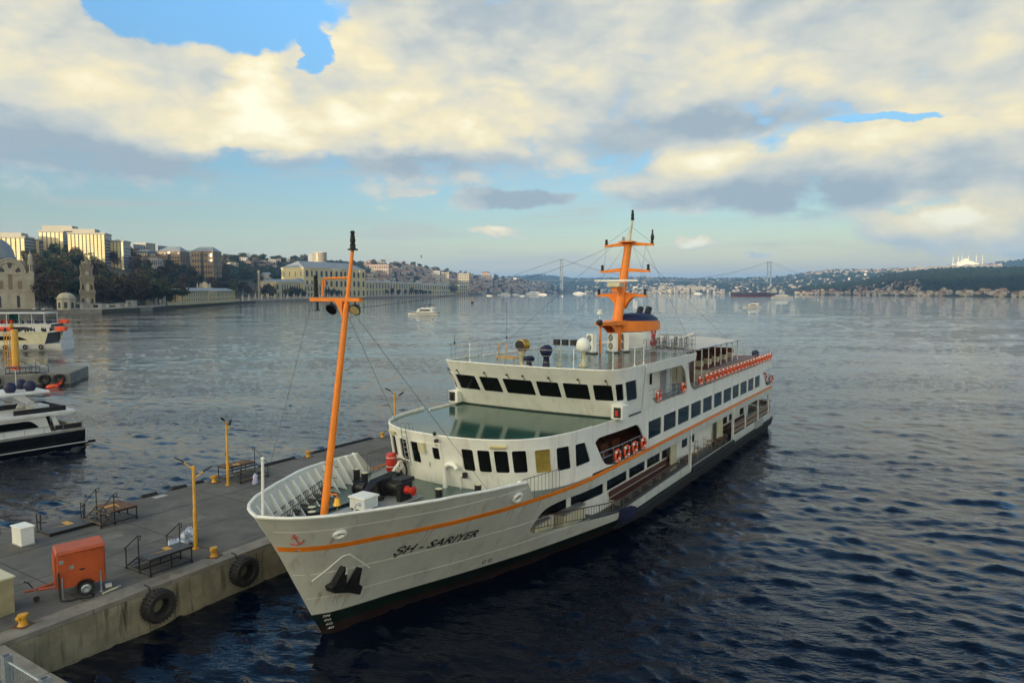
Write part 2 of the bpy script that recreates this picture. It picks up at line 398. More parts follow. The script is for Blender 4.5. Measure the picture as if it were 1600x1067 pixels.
def frange(a, b, st):
    n = int(round((b-a)/st)); return [a+st*i for i in range(n+1)]

# ------------------------------------------------------------------ frame of the ferry and the quay (u along the ferry from stem to stern, v to its port side)
HEAD = R(32.3)
DU = Vector((math.sin(HEAD), math.cos(HEAD), 0)); DV = Vector((math.cos(HEAD), -math.sin(HEAD), 0))
ORG = Vector((-7.16, 25.84, 0)); ROTZ = R(90)-HEAD
def Wp(u, v, z=0.0): return ORG+DU*u+DV*v+Vector((0,0,z))
def LP(u, v, z): return (u, -v, z)         # ferry frame as a right-handed local frame

# ------------------------------------------------------------------ water: one sheet to the horizon, real chop near the camera, fine ripples in the material
def build_water():
    rs = [0.0, 4.0]+list(np.geomspace(7.0, 420.0, 620))+list(np.geomspace(440.0, 26000.0, 46))
    fr = np.radians(np.linspace(-54, 54, 900)); bk = np.radians(np.linspace(54, 306, 90)[1:-1])
    th = np.concatenate([fr, bk]); rs = np.array(rs)
    T, Rr = np.meshgrid(th, rs); X = Rr*np.sin(T); Y = Rr*np.cos(T)
    rng = np.random.default_rng(3); Z = np.zeros_like(X)
    # wind from the left front; short steep chop with a few longer undulations
    for lam0, lam1, n, rms, k_ in ((8, 15, 14, 0.020, .4), (3.0, 6.5, 30, 0.018, .6), (1.2, 2.6, 50, 0.027, .8), (0.5, 1.2, 70, 0.0185, .9)):
        G = np.zeros_like(X)
        for i in range(n):
            lam = rng.uniform(lam0, lam1); k = 2*np.pi/lam; a = rng.normal(R(205), 0.50); ph = rng.uniform(0, 6.28)
            G += np.sin(k*(X*np.sin(a)+Y*np.cos(a))+ph)
        G /= np.sqrt(n/2); m_ = np.exp(k_*k_/2); sd_ = np.sqrt((np.exp(k_*k_)-1)*np.exp(k_*k_))
        Z += rms*np.clip(1.5-Rr/((lam0+lam1)*50), 0, 1)*(np.exp(k_*np.clip(G, -3, 2.6))-m_)/sd_
    # calmer in patches
    pat = 0.55+0.45*np.sin(X*0.045+1.3*np.sin(Y*0.03))*np.sin(Y*0.06+X*0.02)
    Z *= 0.72+0.45*pat
    Z[:2] = 0
    nr, nc = X.shape; nv = nr*nc
    co = np.stack([X, Y, Z], -1).reshape(-1, 3)
    i, k = np.meshgrid(np.arange(nr-1), np.arange(nc), indexing='ij'); k2 = (k+1) % nc
    q = np.stack([i*nc+k, (i+1)*nc+k, (i+1)*nc+k2, i*nc+k2], -1).reshape(-1, 4)[:, ::-1]
    me = bpy.data.meshes.new('water'); me.vertices.add(nv); me.vertices.foreach_set('co', co.ravel())
    nf = len(q); me.loops.add(nf*4); me.loops.foreach_set('vertex_index', q.ravel().astype(np.int32))
    me.polygons.add(nf); me.polygons.foreach_set('loop_start', np.arange(0, nf*4, 4, dtype=np.int32)); me.polygons.foreach_set('loop_total', np.full(nf, 4, dtype=np.int32))
    me.polygons.foreach_set('use_smooth', np.ones(nf, dtype=bool)); me.update(); me.validate()
    m = bpy.data.materials.new('sea_water'); m.use_nodes = True; N = NB(m.node_tree); m.node_tree.nodes.clear()
    P = N.n('ShaderNodeBsdfPrincipled'); O = N.n('ShaderNodeOutputMaterial'); m.node_tree.links.new(P.outputs[0], O.inputs[0])
    g = N.n('ShaderNodeNewGeometry').outputs['Position']
    P.inputs['Base Color'].default_value = (0.0008, 0.003, 0.011, 1); P.inputs['Roughness'].default_value = 0.02
    P.inputs['IOR'].default_value = 1.333
    rot = N.n('ShaderNodeVectorRotate', rotation_type='Z_AXIS'); N.put(rot.inputs[0], g); rot.inputs['Angle'].default_value = R(12)
    sq = N.v('MULTIPLY', rot.outputs[0], (0.42, 1.0, 1.0))
    h = N.m('ADD', N.m('MULTIPLY', N.noise(sq, 0.42, 3, 0.5), 0.18), N.m('MULTIPLY', N.noise(sq, 1.6, 4, 0.6), 0.16))
    h = N.m('ADD', h, N.m('MULTIPLY', N.noise(sq, 6.5, 2, 0.5), 0.045))
    big = N.noise(N.v('MULTIPLY', g, (0.35, 1, 1)), 0.055, 4, 0.55)
    h = N.m('MULTIPLY', N.m('POWER', N.m('MULTIPLY', h, 3.4), 2.0), 0.42)
    bp = N.n('ShaderNodeBump'); N.put(bp.inputs['Strength'], N.mr(big, 0.38, 0.60, 0.08, 0.36)); bp.inputs['Distance'].default_value = 1.0
    N.put(bp.inputs['Height'], h); m.node_tree.links.new(bp.outputs[0], P.inputs['Normal'])
    me.materials.append(m)
    o = bpy.data.objects.new('water', me); COL.objects.link(o); return struct(o)
build_water()

# ------------------------------------------------------------------ the ferry
DKDECK = pm('dark_deck_paint', (.045,.05,.048), .5, .25, 1.2)
FER = thing('ferry', 'large white passenger ferry with orange masts and an orange stripe, moored bow-on beside the quay', 'ferry', ORG, ROTZ)
TH_ = [0,.028,.067,.12,.24,.39,.57,.76,1]; FH = [0,.17,.29,.40,.56,.74,.88,.96,1]
TL = [0,.03,.17,.34,.53,.67,.91,1.0]; FL = [0,.05,.18,.39,.61,.75,.97,1]
def stem(z): return ip(z, [-1.5,0,1,4,5.35], [.6,0,-.55,-2.1,-2.87])
WS = 51.0                                             # where the side starts to round into the stern
def hull(w, z):
    L = ip(z, [0,1,4,5.35], [20,17.5,14,13]); b = ip(z, [-1.5,0,1,4], [4.2,5.0,5.22,5.25])
    if w <= WS:
        t = (w-stem(z))/L; k = min(max(z/5.3,0),1)
        return w, b*((1-k)*ip(t,TL,FL)+k*ip(t,TH_,FH))
    a = ip(z, [0,1,4,7], [2.6,3.9,4.0,3.8]); ph = (w-WS)/10*math.pi/2
    return WS+a*math.sin(ph), b*math.cos(ph)
def fhull(sg):
    def f(a, b, d):
        u, v = hull(a, b); v = max(v-d, 0.0) if a <= WS else v
        if a > WS:
            k = math.cos((a-WS)/10*math.pi/2); kk = math.sin((a-WS)/10*math.pi/2); v = max(v-d*k, 0); u -= d*kk
        return (u, -sg*v, b)
    return f
def plate_v(u, z):
    v = ip(u, [12.7,16], [5.094,5.25]); 
    return v+max(0, .25*(z-6.35)/2.55)*(1 if z <= 8.95 else 1)
def fplate(sg):
    def f(a, b, d):
        if a <= WS:
            return (a, -sg*(plate_v(a, b)-d), b)
        ph = (a-WS)/10*math.pi/2; 
        return (WS+(4.0-d)*math.sin(ph), -sg*(5.25-d)*math.cos(ph), b)
    return f
HO = np.array([(7.0,0),(7.02,.6),(7.08,1.2),(7.2,1.9),(7.45,2.6),(7.77,3.2),(8.2,3.75),(8.75,4.17),(9.4,4.5),(10.3,4.78),(11.3,4.98),(14,5.2),(16,5.25)])
BO = np.array([(14.05,0),(14.1,1.8),(14.3,3.9),(14.38,4.45),(14.5,4.88),(14.72,5.18),(15.05,5.37),(16.0,5.5),(19,5.5)])
def arclen(P): return np.r_[0, np.cumsum(np.hypot(*np.diff(P, axis=0).T))]
HS, BS = arclen(HO), arclen(BO)
SBH, SBB = 1.08, 1.045            # the starboard side stands a little wider
def fhouse(s, z, d):
    a = abs(s); sg = 1 if s >= 0 else -SBH
    u, v = ip(a, HS, HO[:,0]), ip(a, HS, HO[:,1])
    u2, v2 = ip(a+.05, HS, HO[:,0]), ip(a+.05, HS, HO[:,1]); u1, v1 = ip(max(a-.05,-1), HS, HO[:,0]), ip(abs(a-.05), HS, HO[:,1])
    if a < .05: nx, ny = 1, 0
    else:
        l = math.hypot(u2-u1, v2-v1); nx, ny = (v2-v1)/l, -(u2-u1)/l
    wt = max(0, 1-(u-7)/6)
    return (u+.6*(6.35-z)/2.35*wt+nx*d, -sg*(v+ny*d), z)
def fbridge(s, z, d):
    a = abs(s); sg = 1 if s >= 0 else -SBB
    u, v = ip(a, BS, BO[:,0]), ip(a, BS, BO[:,1])
    u2, v2 = ip(a+.05, BS, BO[:,0]), ip(a+.05, BS, BO[:,1]); u1, v1 = ip(max(a-.05,0), BS, BO[:,0]), ip(max(a-.05,0), BS, BO[:,1])
    if a < .05: nx, ny = 1, 0
    else:
        l = math.hypot(u2-u1, v2-v1); nx, ny = (v2-v1)/l, -(u2-u1)/l
    wt = max(0, 1-(u-14)/3); k = (8.9-z)/2.55
    return (u+1.5*k*wt+nx*d, -sg*(v-.25*k*min(1, v/4)+ny*d), z)

UC = frange(-2.8, 1.0, .2)+frange(1.4, 16, .5)+frange(17, 51, 2)+frange(51.5, 60.5, .5)
def stemline(z0, z1, n=6): return [(stem(z0+(z1-z0)*i/n), z0+(z1-z0)*i/n) for i in range(n+1)]
FRONT = rpoly([(8.35,2.32),(9.0,2.02),(16.0,1.34),(17.4,1.42),(27.3,1.56),(27.3,3.46),(9.6,3.46),(8.7,3.3)], [.3,.3,.1,.1,.05,.05,.8,.5])
GATE = [(27.5,1.28),(37.85,1.28),(37.85,3.46),(27.5,3.46)]
AFT = rpoly([(38.1,1.58),(58.5,1.58),(58.5,3.46),(38.1,3.46)], .05)
def win(pts, r=.1): return rpoly(pts, r)
# side windows of the saloon
SW = []
for a, b in [(19.58,21.7),(22.05,24.3),(24.6,26.85),(27.15,29.4),(29.75,31.95),(32.35,34.45),(34.8,37.0),(37.3,39.3),(39.62,41.8),(42.15,44.1),(44.45,46.3)]:
    SW.append(win([(a,4.55),(b,4.55),(b,5.62),(a,5.62)], .05))
OA = rpoly([(13.95,4.3),(14.95,3.92+.18),(19.2,4.1),(19.45,4.15),(18.7,5.1),(18.1,5.72),(13.3,5.78),(12.95,5.6)], [.4,.5,.1,.1,.3,.5,.3,.1])
OB = rpoly([(19.6,7.1),(20.75,6.46),(26.1,6.5),(26.3,6.7),(25.5,7.9),(24.7,8.4),(18.9,8.4),(18.72,8.2)], [.5,.5,.15,.1,.3,.4,.2,.1])
for sg, nm in ((1,'port'),(-1,'starboard')):
    m = MB()
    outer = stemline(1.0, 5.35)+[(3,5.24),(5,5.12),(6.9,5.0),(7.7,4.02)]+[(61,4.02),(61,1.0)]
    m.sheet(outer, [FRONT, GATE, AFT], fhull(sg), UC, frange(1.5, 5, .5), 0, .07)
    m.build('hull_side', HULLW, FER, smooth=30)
    MB().sheet(stemline(.45, 1.0)+[(61,1.0),(61,.45)], [], fhull(sg), UC, [.7], 0, .07).build('green_boot_top', BOOTG, FER, smooth=30)
    MB().sheet(stemline(-1.2, .45)+[(61,.45),(61,-1.2)], [], fhull(sg), UC, [-.6,0], 0, .07).build('red_bottom', BOOTR, FER, smooth=30)
    # stripe, rubbing strake, plate seams
    st = MB(); st.sheet([(stem(3.9)+.03,3.9),(stem(4.1)+.03,4.1),(61,4.08),(61,3.91)], [], fhull(sg), UC, [], -.022, .0); st.build('orange_stripe', ORANGE, FER, smooth=30)
    MB().sheet([(16.0,.38),(16.0,.90),(61,.94),(61,.42)], [], fhull(sg), UC, [.65], -.20, -.005).build('rubbing_strake', RUBBER, FER, smooth=30)
    MB().sheet([(27.6,.955),(27.6,1.27),(37.9,1.27),(37.9,.955)], [], fhull(sg), UC, [], -.15, -.005).build('gate_fender', RUBBER, FER)
    for z0, a, b in ((2.85,-1.45,9.5),(1.75,-.85,13.0),(4.75,-2.4,7.0)):
        MB().sheet([(a,z0-.012),(a,z0+.012),(b,z0+.012),(b,z0-.012)], [], fhull(sg), UC, [], -.012, .0).build('plate_seam', WHITE, FER)
    for a in (-.25, 3.2, 6.6):
        lo = 1.02
        MB().sheet([(a,lo),(a+.03,lo),(a+.03,3.85),(a,3.85)], [], fhull(sg), [], frange(1.5,3.5,.5), -.010, .0).build('plate_seam', HULLW, FER)
    # superstructure side
    outer = [(12.7,4.105),(12.7,6.42),(18.6,6.42),(18.6,8.98),(27.4,8.98),(27.4,8.5)]+[(25.85,8.45),(26.2,7.8),(26.55,7.25),(27.0,6.78),(27.5,6.52),(28.1,6.42),(30,6.45),(50,6.55),(61,6.55),(61,5.86),(47.6,5.84)]+[(47.3,5.7),(48.7,4.5),(49.1,4.28),(49.6,4.24),(61,4.22),(61,4.105)]
    m = MB(); m.sheet(outer, [OA, OB]+SW, fplate(sg), frange(13.5, 51, 1.5)+frange(51.5,60.5,.5), [6.36], 0, .08)
    m.build('superstructure_side', WHITE, FER)
    for p in SW:
        f = MB(); f.sheet(grow(p, .05), [grow(p, -.02)], fplate(sg), [], [], -.018, .05)
        fr = f.build('window_frame', WHITE, FER)
        g = MB(); g.sheet(grow(p, -.015), [], fplate(sg), [], [], .035, .06); g.build('pane', GLASS, fr)
# cap along the bulwark, seen from above
for sg in (1, -1):
    pts = [(stem(5.35)-.02, 0, 5.37)] if sg == 1 else []
    for w in [stem(5.35)+.02]+frange(-2.8, 6.8, .2):
        z = ip(w, [-2.87,3,5,6.9], [5.36,5.25,5.13,5.01]); u, v = hull(w, min(z,5.35)); pts.append((u, -sg*max(v-.03,0), z))
    MB().tube(pts, .065, 6).build('bulwark_rail', WHITE, FER, smooth=50)
    for k, w in enumerate(frange(-1.6, 6.6, .62)):       # stiffeners inside the bulwark
        u, v = hull(w, 4.6); u2, v2 = hull(w+.1, 4.6)
        ut, vt = hull(w, 5.2); ub, vb = hull(w, 4.05)
        s1 = MB(); y = lambda q: -sg*q
        s1.add([(u-.02,y(vt-.07),5.15),(u+.02,y(vt-.07),5.15),(u+.02,y(vb-.07),4.02),(u-.02,y(vb-.07),4.02),
                (u-.02,y(vt-.2),5.15),(u+.02,y(vt-.2),5.15),(u+.02,y(vb-.62),4.02),(u-.02,y(vb-.62),4.02)],
               [(0,1,2,3),(7,6,5,4),(0,4,5,1),(1,5,6,2),(2,6,7,3),(3,7,4,0)])
        s1.build('bulwark_stiffener', WHITE, FER)
def outline(f, ws): return [f(w) for w in ws]
def deck(name, z0, z1, ws, mat, inset=.07, front=None, back=None, zz=None):
    """a deck plate between both sides"""
    P = []; Q = []
    for w in ws:
        u, v = hull(w, zz or max(z1, .5)); v = max(v-inset, 0)
        if w > WS: u -= inset
        P.append((u, -v)); Q.append((u, v))
    poly = P+Q[::-1]
    return MB().prism(poly, z0, z1).build(name, mat, FER)
deck('foredeck', 3.92, 4.0, frange(-1.95, 2, .25)+frange(2.5,12.6,.5), GREEN)
deck('main_deck', 1.08, 1.18, frange(-.2,8,.6)+frange(9,51,2)+frange(51.5,60.9,.6), DKDECK, .09)
deck('saloon_deck', 3.86, 3.98, frange(12.65,16,.5)+frange(18,51,2)+frange(51.5,60.9,.6), DKDECK, .09)
deck('boat_deck', 6.24, 6.34, frange(18.6,51,1.8)+frange(51.5,60.9,.6), GREYP, .1)

# --- deck house with the curved front
WD = [(1.5,.62),(2.28,.62),(3.07,.66),(3.9,.7),(-1.45,.55),(-2.3,.6),(-3.35,.66),(-4.3,.66)]
HW = [win([(c-w/2,4.88),(c+w/2,4.88),(c+w/2,5.95),(c-w/2,5.95)], .1) for c,w in WD]
HW += [win([(4.62,4.8),(5.5,4.78),(5.5,5.9),(4.62,5.92)], .1), win([(5.85,4.74),(6.85,4.72),(6.75,5.86),(5.85,5.88)], .1), win([(7.2,4.72),(8.62,4.74),(8.05,5.82),(7.2,5.84)], .1)]
DWIN = win([(-.38,5.25),(-.02,5.25),(-.02,5.82),(-.38,5.82)], .06)
m = MB(); m.sheet([(-8.8,4.0),(8.8,4.0),(8.8,6.42),(-8.8,6.42)], HW+[DWIN], fhouse, frange(-8.6,8.6,.3), [6.2], 0, .08)
m.build('deckhouse_front', WHITE, FER, smooth=30)
for i, p in enumerate(HW):
    f = MB(); f.sheet(grow(p, .045), [grow(p, -.02)], fhouse, [], [], -.016, .05); fr = f.build('window_frame', WHITE, FER)
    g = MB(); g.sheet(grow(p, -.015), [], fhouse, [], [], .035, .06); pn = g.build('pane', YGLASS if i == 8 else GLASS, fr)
    if i == 8: pn['label'] = 'yellowish pane with a painted figure-like reflection'
d = MB().sheet([(-.72,4.1),(.12,4.1),(.12,6.02),(-.72,6.02)], [DWIN], fhouse, [], [], -.03, -.004).build('front_door', WHITE, FER)
MB().sheet(grow(DWIN,-.01), [], fhouse, [], [], .0, .04).build('door_pane', GLASS, d)
h = fhouse(-.62, 4.95, -.05); MB().tube([(h[0],h[1],4.85),(h[0]-.03,h[1],4.88),(h[0]-.03,h[1],5.05)], .015, 5).build('door_handle', BLACK, d)
# roof of the house (wet green deck) with its lip
HOP = [(u,-v) for u, v in HO if u < 13]+[(15.95,-5.18)]
P = [(u+.12 if u < 9 else u, y*.985) for u, y in HOP]
poly = [(p[0], p[1]) for p in P]+[(p[0], -p[1]*SBH) for p in reversed(P)][:-1]
MB().prism(poly, 6.24, 6.33).build('deckhouse_roof', WETGREEN, FER)
pts = [fhouse(s, 6.42, .04) for s in frange(-8.8,8.8,.2)]
MB().tube(pts, .05, 6).build('roof_coaming', WHITE, FER, smooth=50)
# --- bridge
BW = []
for a, b in [(-5.6,-5.0),(-4.72,-3.2),(-2.95,-1.58),(-1.33,.58),(.8,2.2),(2.43,3.92),(4.15,5.2)]:
    BW.append(win([(a+.03,7.3),(b+.06,7.3),(b,8.2),(a,8.2)], .08))
BW += [win([(5.42,7.3),(6.22,7.3),(6.1,8.24),(5.38,8.24)], .07), win([(6.55,7.2),(8.35,7.16),(7.85,8.3),(6.32,8.3)], .1), win([(-8.35,7.16),(-6.55,7.2),(-6.32,8.3),(-7.85,8.3)], .1)]
m = MB(); m.sheet([(-9.03,6.335),(9.03,6.335),(9.03,8.98),(-9.03,8.98)], BW, fbridge, frange(-9,9,.3), [7,8.6], 0, .08); m.build('bridge_front', CREAM if 0 else WHITE, FER, smooth=30)
for p in BW:
    f = MB(); f.sheet(grow(p, .05), [grow(p, -.02)], fbridge, [], [], -.02, .05); fr = f.build('window_frame', WHITE, FER)
    MB().sheet(grow(p, -.015), [], fbridge, [], [], .03, .06).build('pane', GLASS, fr)
for s_ in (-4.4, -2.4, -.9, .1, 1.7, 3.4, 4.9, -5.3):
    a = fbridge(s_, 8.42, -.03); b = fbridge(s_+.12, 8.1, -.05)
    w_ = MB(); w_.tube([a,b], .018, 5); w_.box(a[0]-.05,a[0]+.02,a[1]-.05,a[1]+.05,8.38,8.47); w_.build('wiper', BLACK, FER)
pts = [fbridge(s, 6.36, -.02) for s in frange(-9,9,.25)]; MB().tube(pts, .05, 5).build('bridge_skirting', BOOTG, FER)
BOP = [(u+.06, -v*.985) for u, v in BO]+[(27.4,-5.4)]
MB().prism([p for p in BOP]+[(p[0],-p[1]*SBB) for p in reversed(BOP)][:-1], 8.8, 8.9).build('bridge_roof', GREEN, FER)
MB().tube([fbridge(s, 8.98, .04) for s in frange(-9.0,9.0,.2)], .045, 6).build('roof_coaming', WHITE, FER, smooth=50)
for sg, lab in ((1, 'white sidelight box with red glass, port'), (-1, 'white sidelight box, starboard')):
    b = MB().bbox(15.15, 16.0, -sg*5.25-.32, -sg*5.25+.32, 6.43, 7.12).build('sidelight_box', WHITE, FER)
    MB().box(15.08, 15.16, -sg*5.3-.18, -sg*5.3+.18, 6.52, 7.04).build('sidelight_recess', BLACK, b)
    MB().cyl((15.06, -sg*5.3, 6.62), .08, .26, 'z', 10).build('sidelight_lens', RED if sg == 1 else BOOTG, b)
# --- main deck house behind the open gallery
for sg in (1, -1):
    y = -sg*3.7
    holes = [rpoly([(a,2.08),(b,2.08),(b,3.25),(a,3.25)], .06) for a, b in [(10.2,12.7),(13.1,16.3),(16.8,19.5),(19.9,22.3),(22.7,24.9),(25.3,26.3),(29.2,30.4),(31.0,32.0),(38.6,40.6),(41.2,42.6),(44.6,46.0)]]
    gv = lambda a: ip(a, [8.9,12,16], [3.0,3.6,4.0])
    f = lambda a, b, d, sg=sg: (a, -sg*(gv(a)-d), b)
    MB().prism([(8.6,-sg*2.5),(8.6,-sg*3.1),(10,-sg*3.55),(12,-sg*4.1),(14.5,-sg*4.65),(14.5,-sg*3.4)], 1.3, 1.41).build('gallery_step_deck', DKDECK, FER)
    MB().sheet([(8.9,1.18),(47.5,1.18),(47.5,3.86),(8.9,3.86)], holes, f, [10,11,12,13,14,15,16], [], 0, .05).build('gallery_wall', WHITE, FER)
    for p in holes: MB().sheet(grow(p,-.01), [], f, [], [], .02, .045).build('gallery_pane', GLASS, FER)
    for a, b in [(9.5,11.0),(11.6,13.9)]:
        yl = -sg*(gv(a)+.36)
        c = MB().bbox(a, b, yl-.26, yl+.26, 1.42, 2.12).build('life_jacket_locker', CREAM, FER)
        MB().bbox(a-.03, b+.03, yl-.29, yl+.29, 2.12, 2.18).build('locker_lid', GREYP, c)
    for a, b in [(17.0,26.9),(38.6,46.5)]:
        c = MB().box(a, b, -sg*4.32-.25, -sg*4.32+.25, 1.58, 1.63).build('bench_seat', BROWN, FER)
        MB().box(a, b, -sg*4.08-.03, -sg*4.08+.03, 1.72, 2.02).build('bench_back', BROWN, FER)
        for k in range(int((b-a)/1.6)): MB().box(a+.4+k*1.6, a+.46+k*1.6, -sg*4.5, -sg*4.15, 1.18, 1.58).build('bench_leg', STEEL, FER)
    for u in (27.4, 37.97):
        MB().box(u-.1, u+.1, -sg*5.17-.08, -sg*5.17+.08, 1.18, 3.86).build('gate_pillar', WHITE, FER)
    MB().box(36.3, 37.8, -sg*4.4-.04, -sg*4.4+.04, 1.18, 3.5).build('cream_door_panel', CREAM, FER)
    MB().box(26.0, 27.2, -sg*4.3-.04, -sg*4.3+.04, 1.18, 3.5).build('cream_door_panel', CREAM, FER)
    # rails in the openings
    def rail_pts(a, b, zf, off=.12, st=.5): return [(lambda q: (q[0], -sg*(q[1]-off), zf(w)))(hull(w, 1.5)) for w in frange(a, b, st)]
    deckz = lambda w: ip(w, [9,16,27,61], [2.05,1.36,1.56,1.6])
    r = MB(); r.tube(rail_pts(9.0, 27.3, lambda w: deckz(w)+.62), .03, 5); r.build('gallery_handrail', BROWN, FER)
    r = MB()
    for h_ in (.08,): r.tube(rail_pts(9.0, 27.3, lambda w: deckz(w)+h_), .018, 4)
    for w in frange(9.2, 27.2, .21):
        q = hull(w, 1.5); r.tube([(q[0], -sg*(q[1]-.12), deckz(w)+.05), (q[0], -sg*(q[1]-.12), deckz(w)+.62)], .011 if (int(w*100)//21) % 6 else .024, 4, False)
    struct(r.build('gallery_bars', DKRAIL, FER), 'stuff')
    for k in range(3):
        bz = k*.22
        MB().sheet([(38.2,1.66+bz),(38.2,1.86+bz),(58.2,1.86+bz),(58.2,1.66+bz)], [], fhull(sg), UC, [], .12, .15).build('rail_board', OAK if k != 1 else BROWN, FER)
    r = MB(); r.tube([(hull(w,1.5)[0], -sg*(hull(w,1.5)[1]-.13), 2.42) for w in frange(38.2,58.2,.6)], .03, 5); r.build('gallery_handrail', OAK, FER)
    for w in (42, 46.4, 50.5, 54):
        q = hull(w, 2.0); MB().box(q[0]-.06, q[0]+.06, -sg*(q[1]-.1)-.06, -sg*(q[1]-.1)+.06, 1.2, 3.86).build('gallery_post', WHITE, FER)
    # inner wall of the side passage under the bridge (upper opening) and behind the lower opening
    MB().box(18.7, 26.8, -sg*3.9-.04, -sg*3.9+.04, 6.34, 8.8).build('passage_wall', WHITE, FER)
    for a in (19.9, 21.0, 23.1): MB().box(a, a+.28, -sg*3.96-.03, -sg*3.96+.03, 7.25, 8.05).build('passage_window', GLASS, FER)
    MB().box(24.9, 25.9, -sg*3.97-.03, -sg*3.97+.03, 6.36, 8.3).build('passage_door', GREYP, FER)
    MB().box(12.8, 20.0, -sg*2.6-.04, -sg*2.6+.04, 3.98, 4.95).build('saloon_panelling', BROWN, FER)
    MB().box(12.8, 16.0, -sg*2.62-.04, -sg*2.62+.04, 4.955, 6.23).build('saloon_wall', CREAM, FER)
    MB().box(16.05, 20.0, -sg*2.62-.04, -sg*2.62+.04, 4.955, 6.23).build('saloon_dark_door', BLACK, FER)
    for k in range(3): MB().bbox(14.6+k*1.5, 15.6+k*1.5, -sg*3.6-.35, -sg*3.6+.35, 3.99, 4.75).build('saloon_bench', BROWN, FER)
    MB().box(19.5, 19.56, -sg*5.15 if sg == 1 else 2.66, -2.66 if sg == 1 else 5.15, 3.99, 6.22).build('saloon_bulkhead', BROWN, FER)
    r = MB(); 
    for z in (4.95, 4.62): r.tube([(13.5,-sg*5.04,z),(16,-sg*5.14,z),(19.3,-sg*5.14,z)], .022, 5)
    for u in (13.9,15.1,16.3,17.5,18.7): r.tube([(u,-sg*5.12,4.05),(u,-sg*5.12,4.95)], .018, 4)
    r.build('saloon_rail', STEEL, FER)
    r = MB()
    for z in (7.35, 7.05, 6.75): r.tube([(19.3,-sg*5.2,z),(26.4,-sg*5.2,z)], .02, 5)
    for k in range(8): r.tube([(19.6+k*.95,-sg*5.2,6.36),(19.6+k*.95,-sg*5.2,7.35)], .018, 4)
    r.build('passage_rail', STEEL, FER)
MB().box(18.55, 18.62, -5.15, 5.15, 6.35, 8.79).build('bridge_bulkhead', WHITE, FER)
MB().box(26.85, 26.95, -4.0, 4.0, 6.34, 8.8).build('bridge_aft_wall', WHITE, FER)
MB().box(47.5, 47.6, -3.7, 3.7, 1.18, 3.86).build('gallery_end_wall', WHITE, FER)
MB().box(46.6, 46.7, -5.1, 5.1, 3.99, 6.2).build('saloon_end_wall', WHITE, FER)
# tarpaulin over the fender, dark sponson panel
MB().sheet(rpoly([(15.85,.7),(15.75,1.5),(17.25,1.40),(17.3,.78)], .15), [], fhull(1), frange(16,17,.3), [1.1], -.34, -.02).build('fender_tarpaulin', NAVY, FER, smooth=30)
MB().sheet([(45.0,.96),(45.0,1.56),(47.6,1.56),(47.6,.96)], [], fhull(1), [46], [], -.12, -.006).build('fender_panel', GREYP, FER)

# --- railings on the bridge roof and the boat deck
def railing(name, path, h, rails, step, mat, parent, r=.02, pr=.018, kind=None, close=False):
    m = MB(); P = [Vector(p) for p in path]
    L = [0]
    for a, b in zip(P, P[1:]): L.append(L[-1]+(b-a).length)
    def at(t):
        for i in range(len(L)-1):
            if t <= L[i+1]+1e-6: return P[i].lerp(P[i+1], (t-L[i])/max(1e-6, L[i+1]-L[i]))
        return P[-1]
    for k in rails: m.tube([p+Vector((0,0,h*k)) for p in P], r if k == max(rails) else r*.7, 5)
    n = max(1, int(round(L[-1]/step)))
    for i in range(n+1):
        q = at(L[-1]*i/n); m.tube([q, q+Vector((0,0,h))], pr, 4)
    o = m.build(name, mat, parent)
    return o
rp = [(26.9,-5.35,8.9)]+[(u+.15,-v*.97,8.9) for u,v in reversed(BO) if u < 18]+[(u+.15,v*.97*SBB,8.9) for u,v in BO if u < 18][1:]+[(26.9,5.35,8.9)]
railing('bridge_roof_rail', rp, 1.0, (.35,.68,1.0), 1.25, STEEL, FER)
for sg in (1,-1):
    pa = [(28.0,-sg*5.15,6.34),(33,-sg*5.15,6.34),(40,-sg*5.15,6.34),(50.6,-sg*5.15,6.34)]+[(WS+3.85*math.sin(a),-sg*5.1*math.cos(a),6.34) for a in [R(k) for k in (15,30,45,60,75,90)]]
    railing('boat_deck_rail', pa, 1.12, (.3,.62,1.0), .9, STEEL, FER)
    pa = [(49.3,-sg*5.15,3.98),(51,-sg*5.15,3.98)]+[(WS+3.9*math.sin(a),-sg*5.15*math.cos(a),3.98) for a in [R(k) for k in (15,30,45,60,75,90)]]
    railing('fantail_rail', pa, 1.05, (.3,.62,1.0), .8, STEEL, FER)
    u, v = hull(7.5, 4.2)
    railing('bow_gate_rail', [(7.15,-sg*(hull(7.1,4.2)[1]-.15),4.0),(9.6,-sg*(hull(9.6,4.2)[1]-.12),4.0)], 1.0, (.08,1.0), .26, DKRAIL, FER, .018, .012)
# raised red deck aft, cream sides, seats and posts under the canopy
b = MB().box(33.0, 46.0, -4.9, 4.9, 6.345, 7.26).build('raised_deck_side', CREAM, FER)
for k in range(26):
    y0 = -4.95+k*.381
    MB().box(32.95, 46.05, y0+.006, y0+.375, 7.262, 7.30+.004*(k % 3)).build('deck_plank', REDDECK, FER)
pts_rows = []
for i in range(9):
    u = 30.4+11.8*i/8; row = []
    for k in range(9):
        y = -4.55+9.1*k/8; row.append((u, y, 8.86+.26*math.cos((k-4)/4*1.35)-.05*math.cos((i % 2)*math.pi)*.4))
    pts_rows.append(row)
c = MB(); c.grid(pts_rows); c.grid([[(p[0],p[1],p[2]-.03) for p in r] for r in pts_rows]); c.build('canopy', CANVAS, FER, smooth=60)
MB().tube([pts_rows[0][k] for k in range(9)], .03, 5).tube([pts_rows[-1][k] for k in range(9)], .03, 5).tube([r[0] for r in pts_rows], .03, 5).tube([r[-1] for r in pts_rows], .03, 5).build('canopy_frame', STEEL, FER)
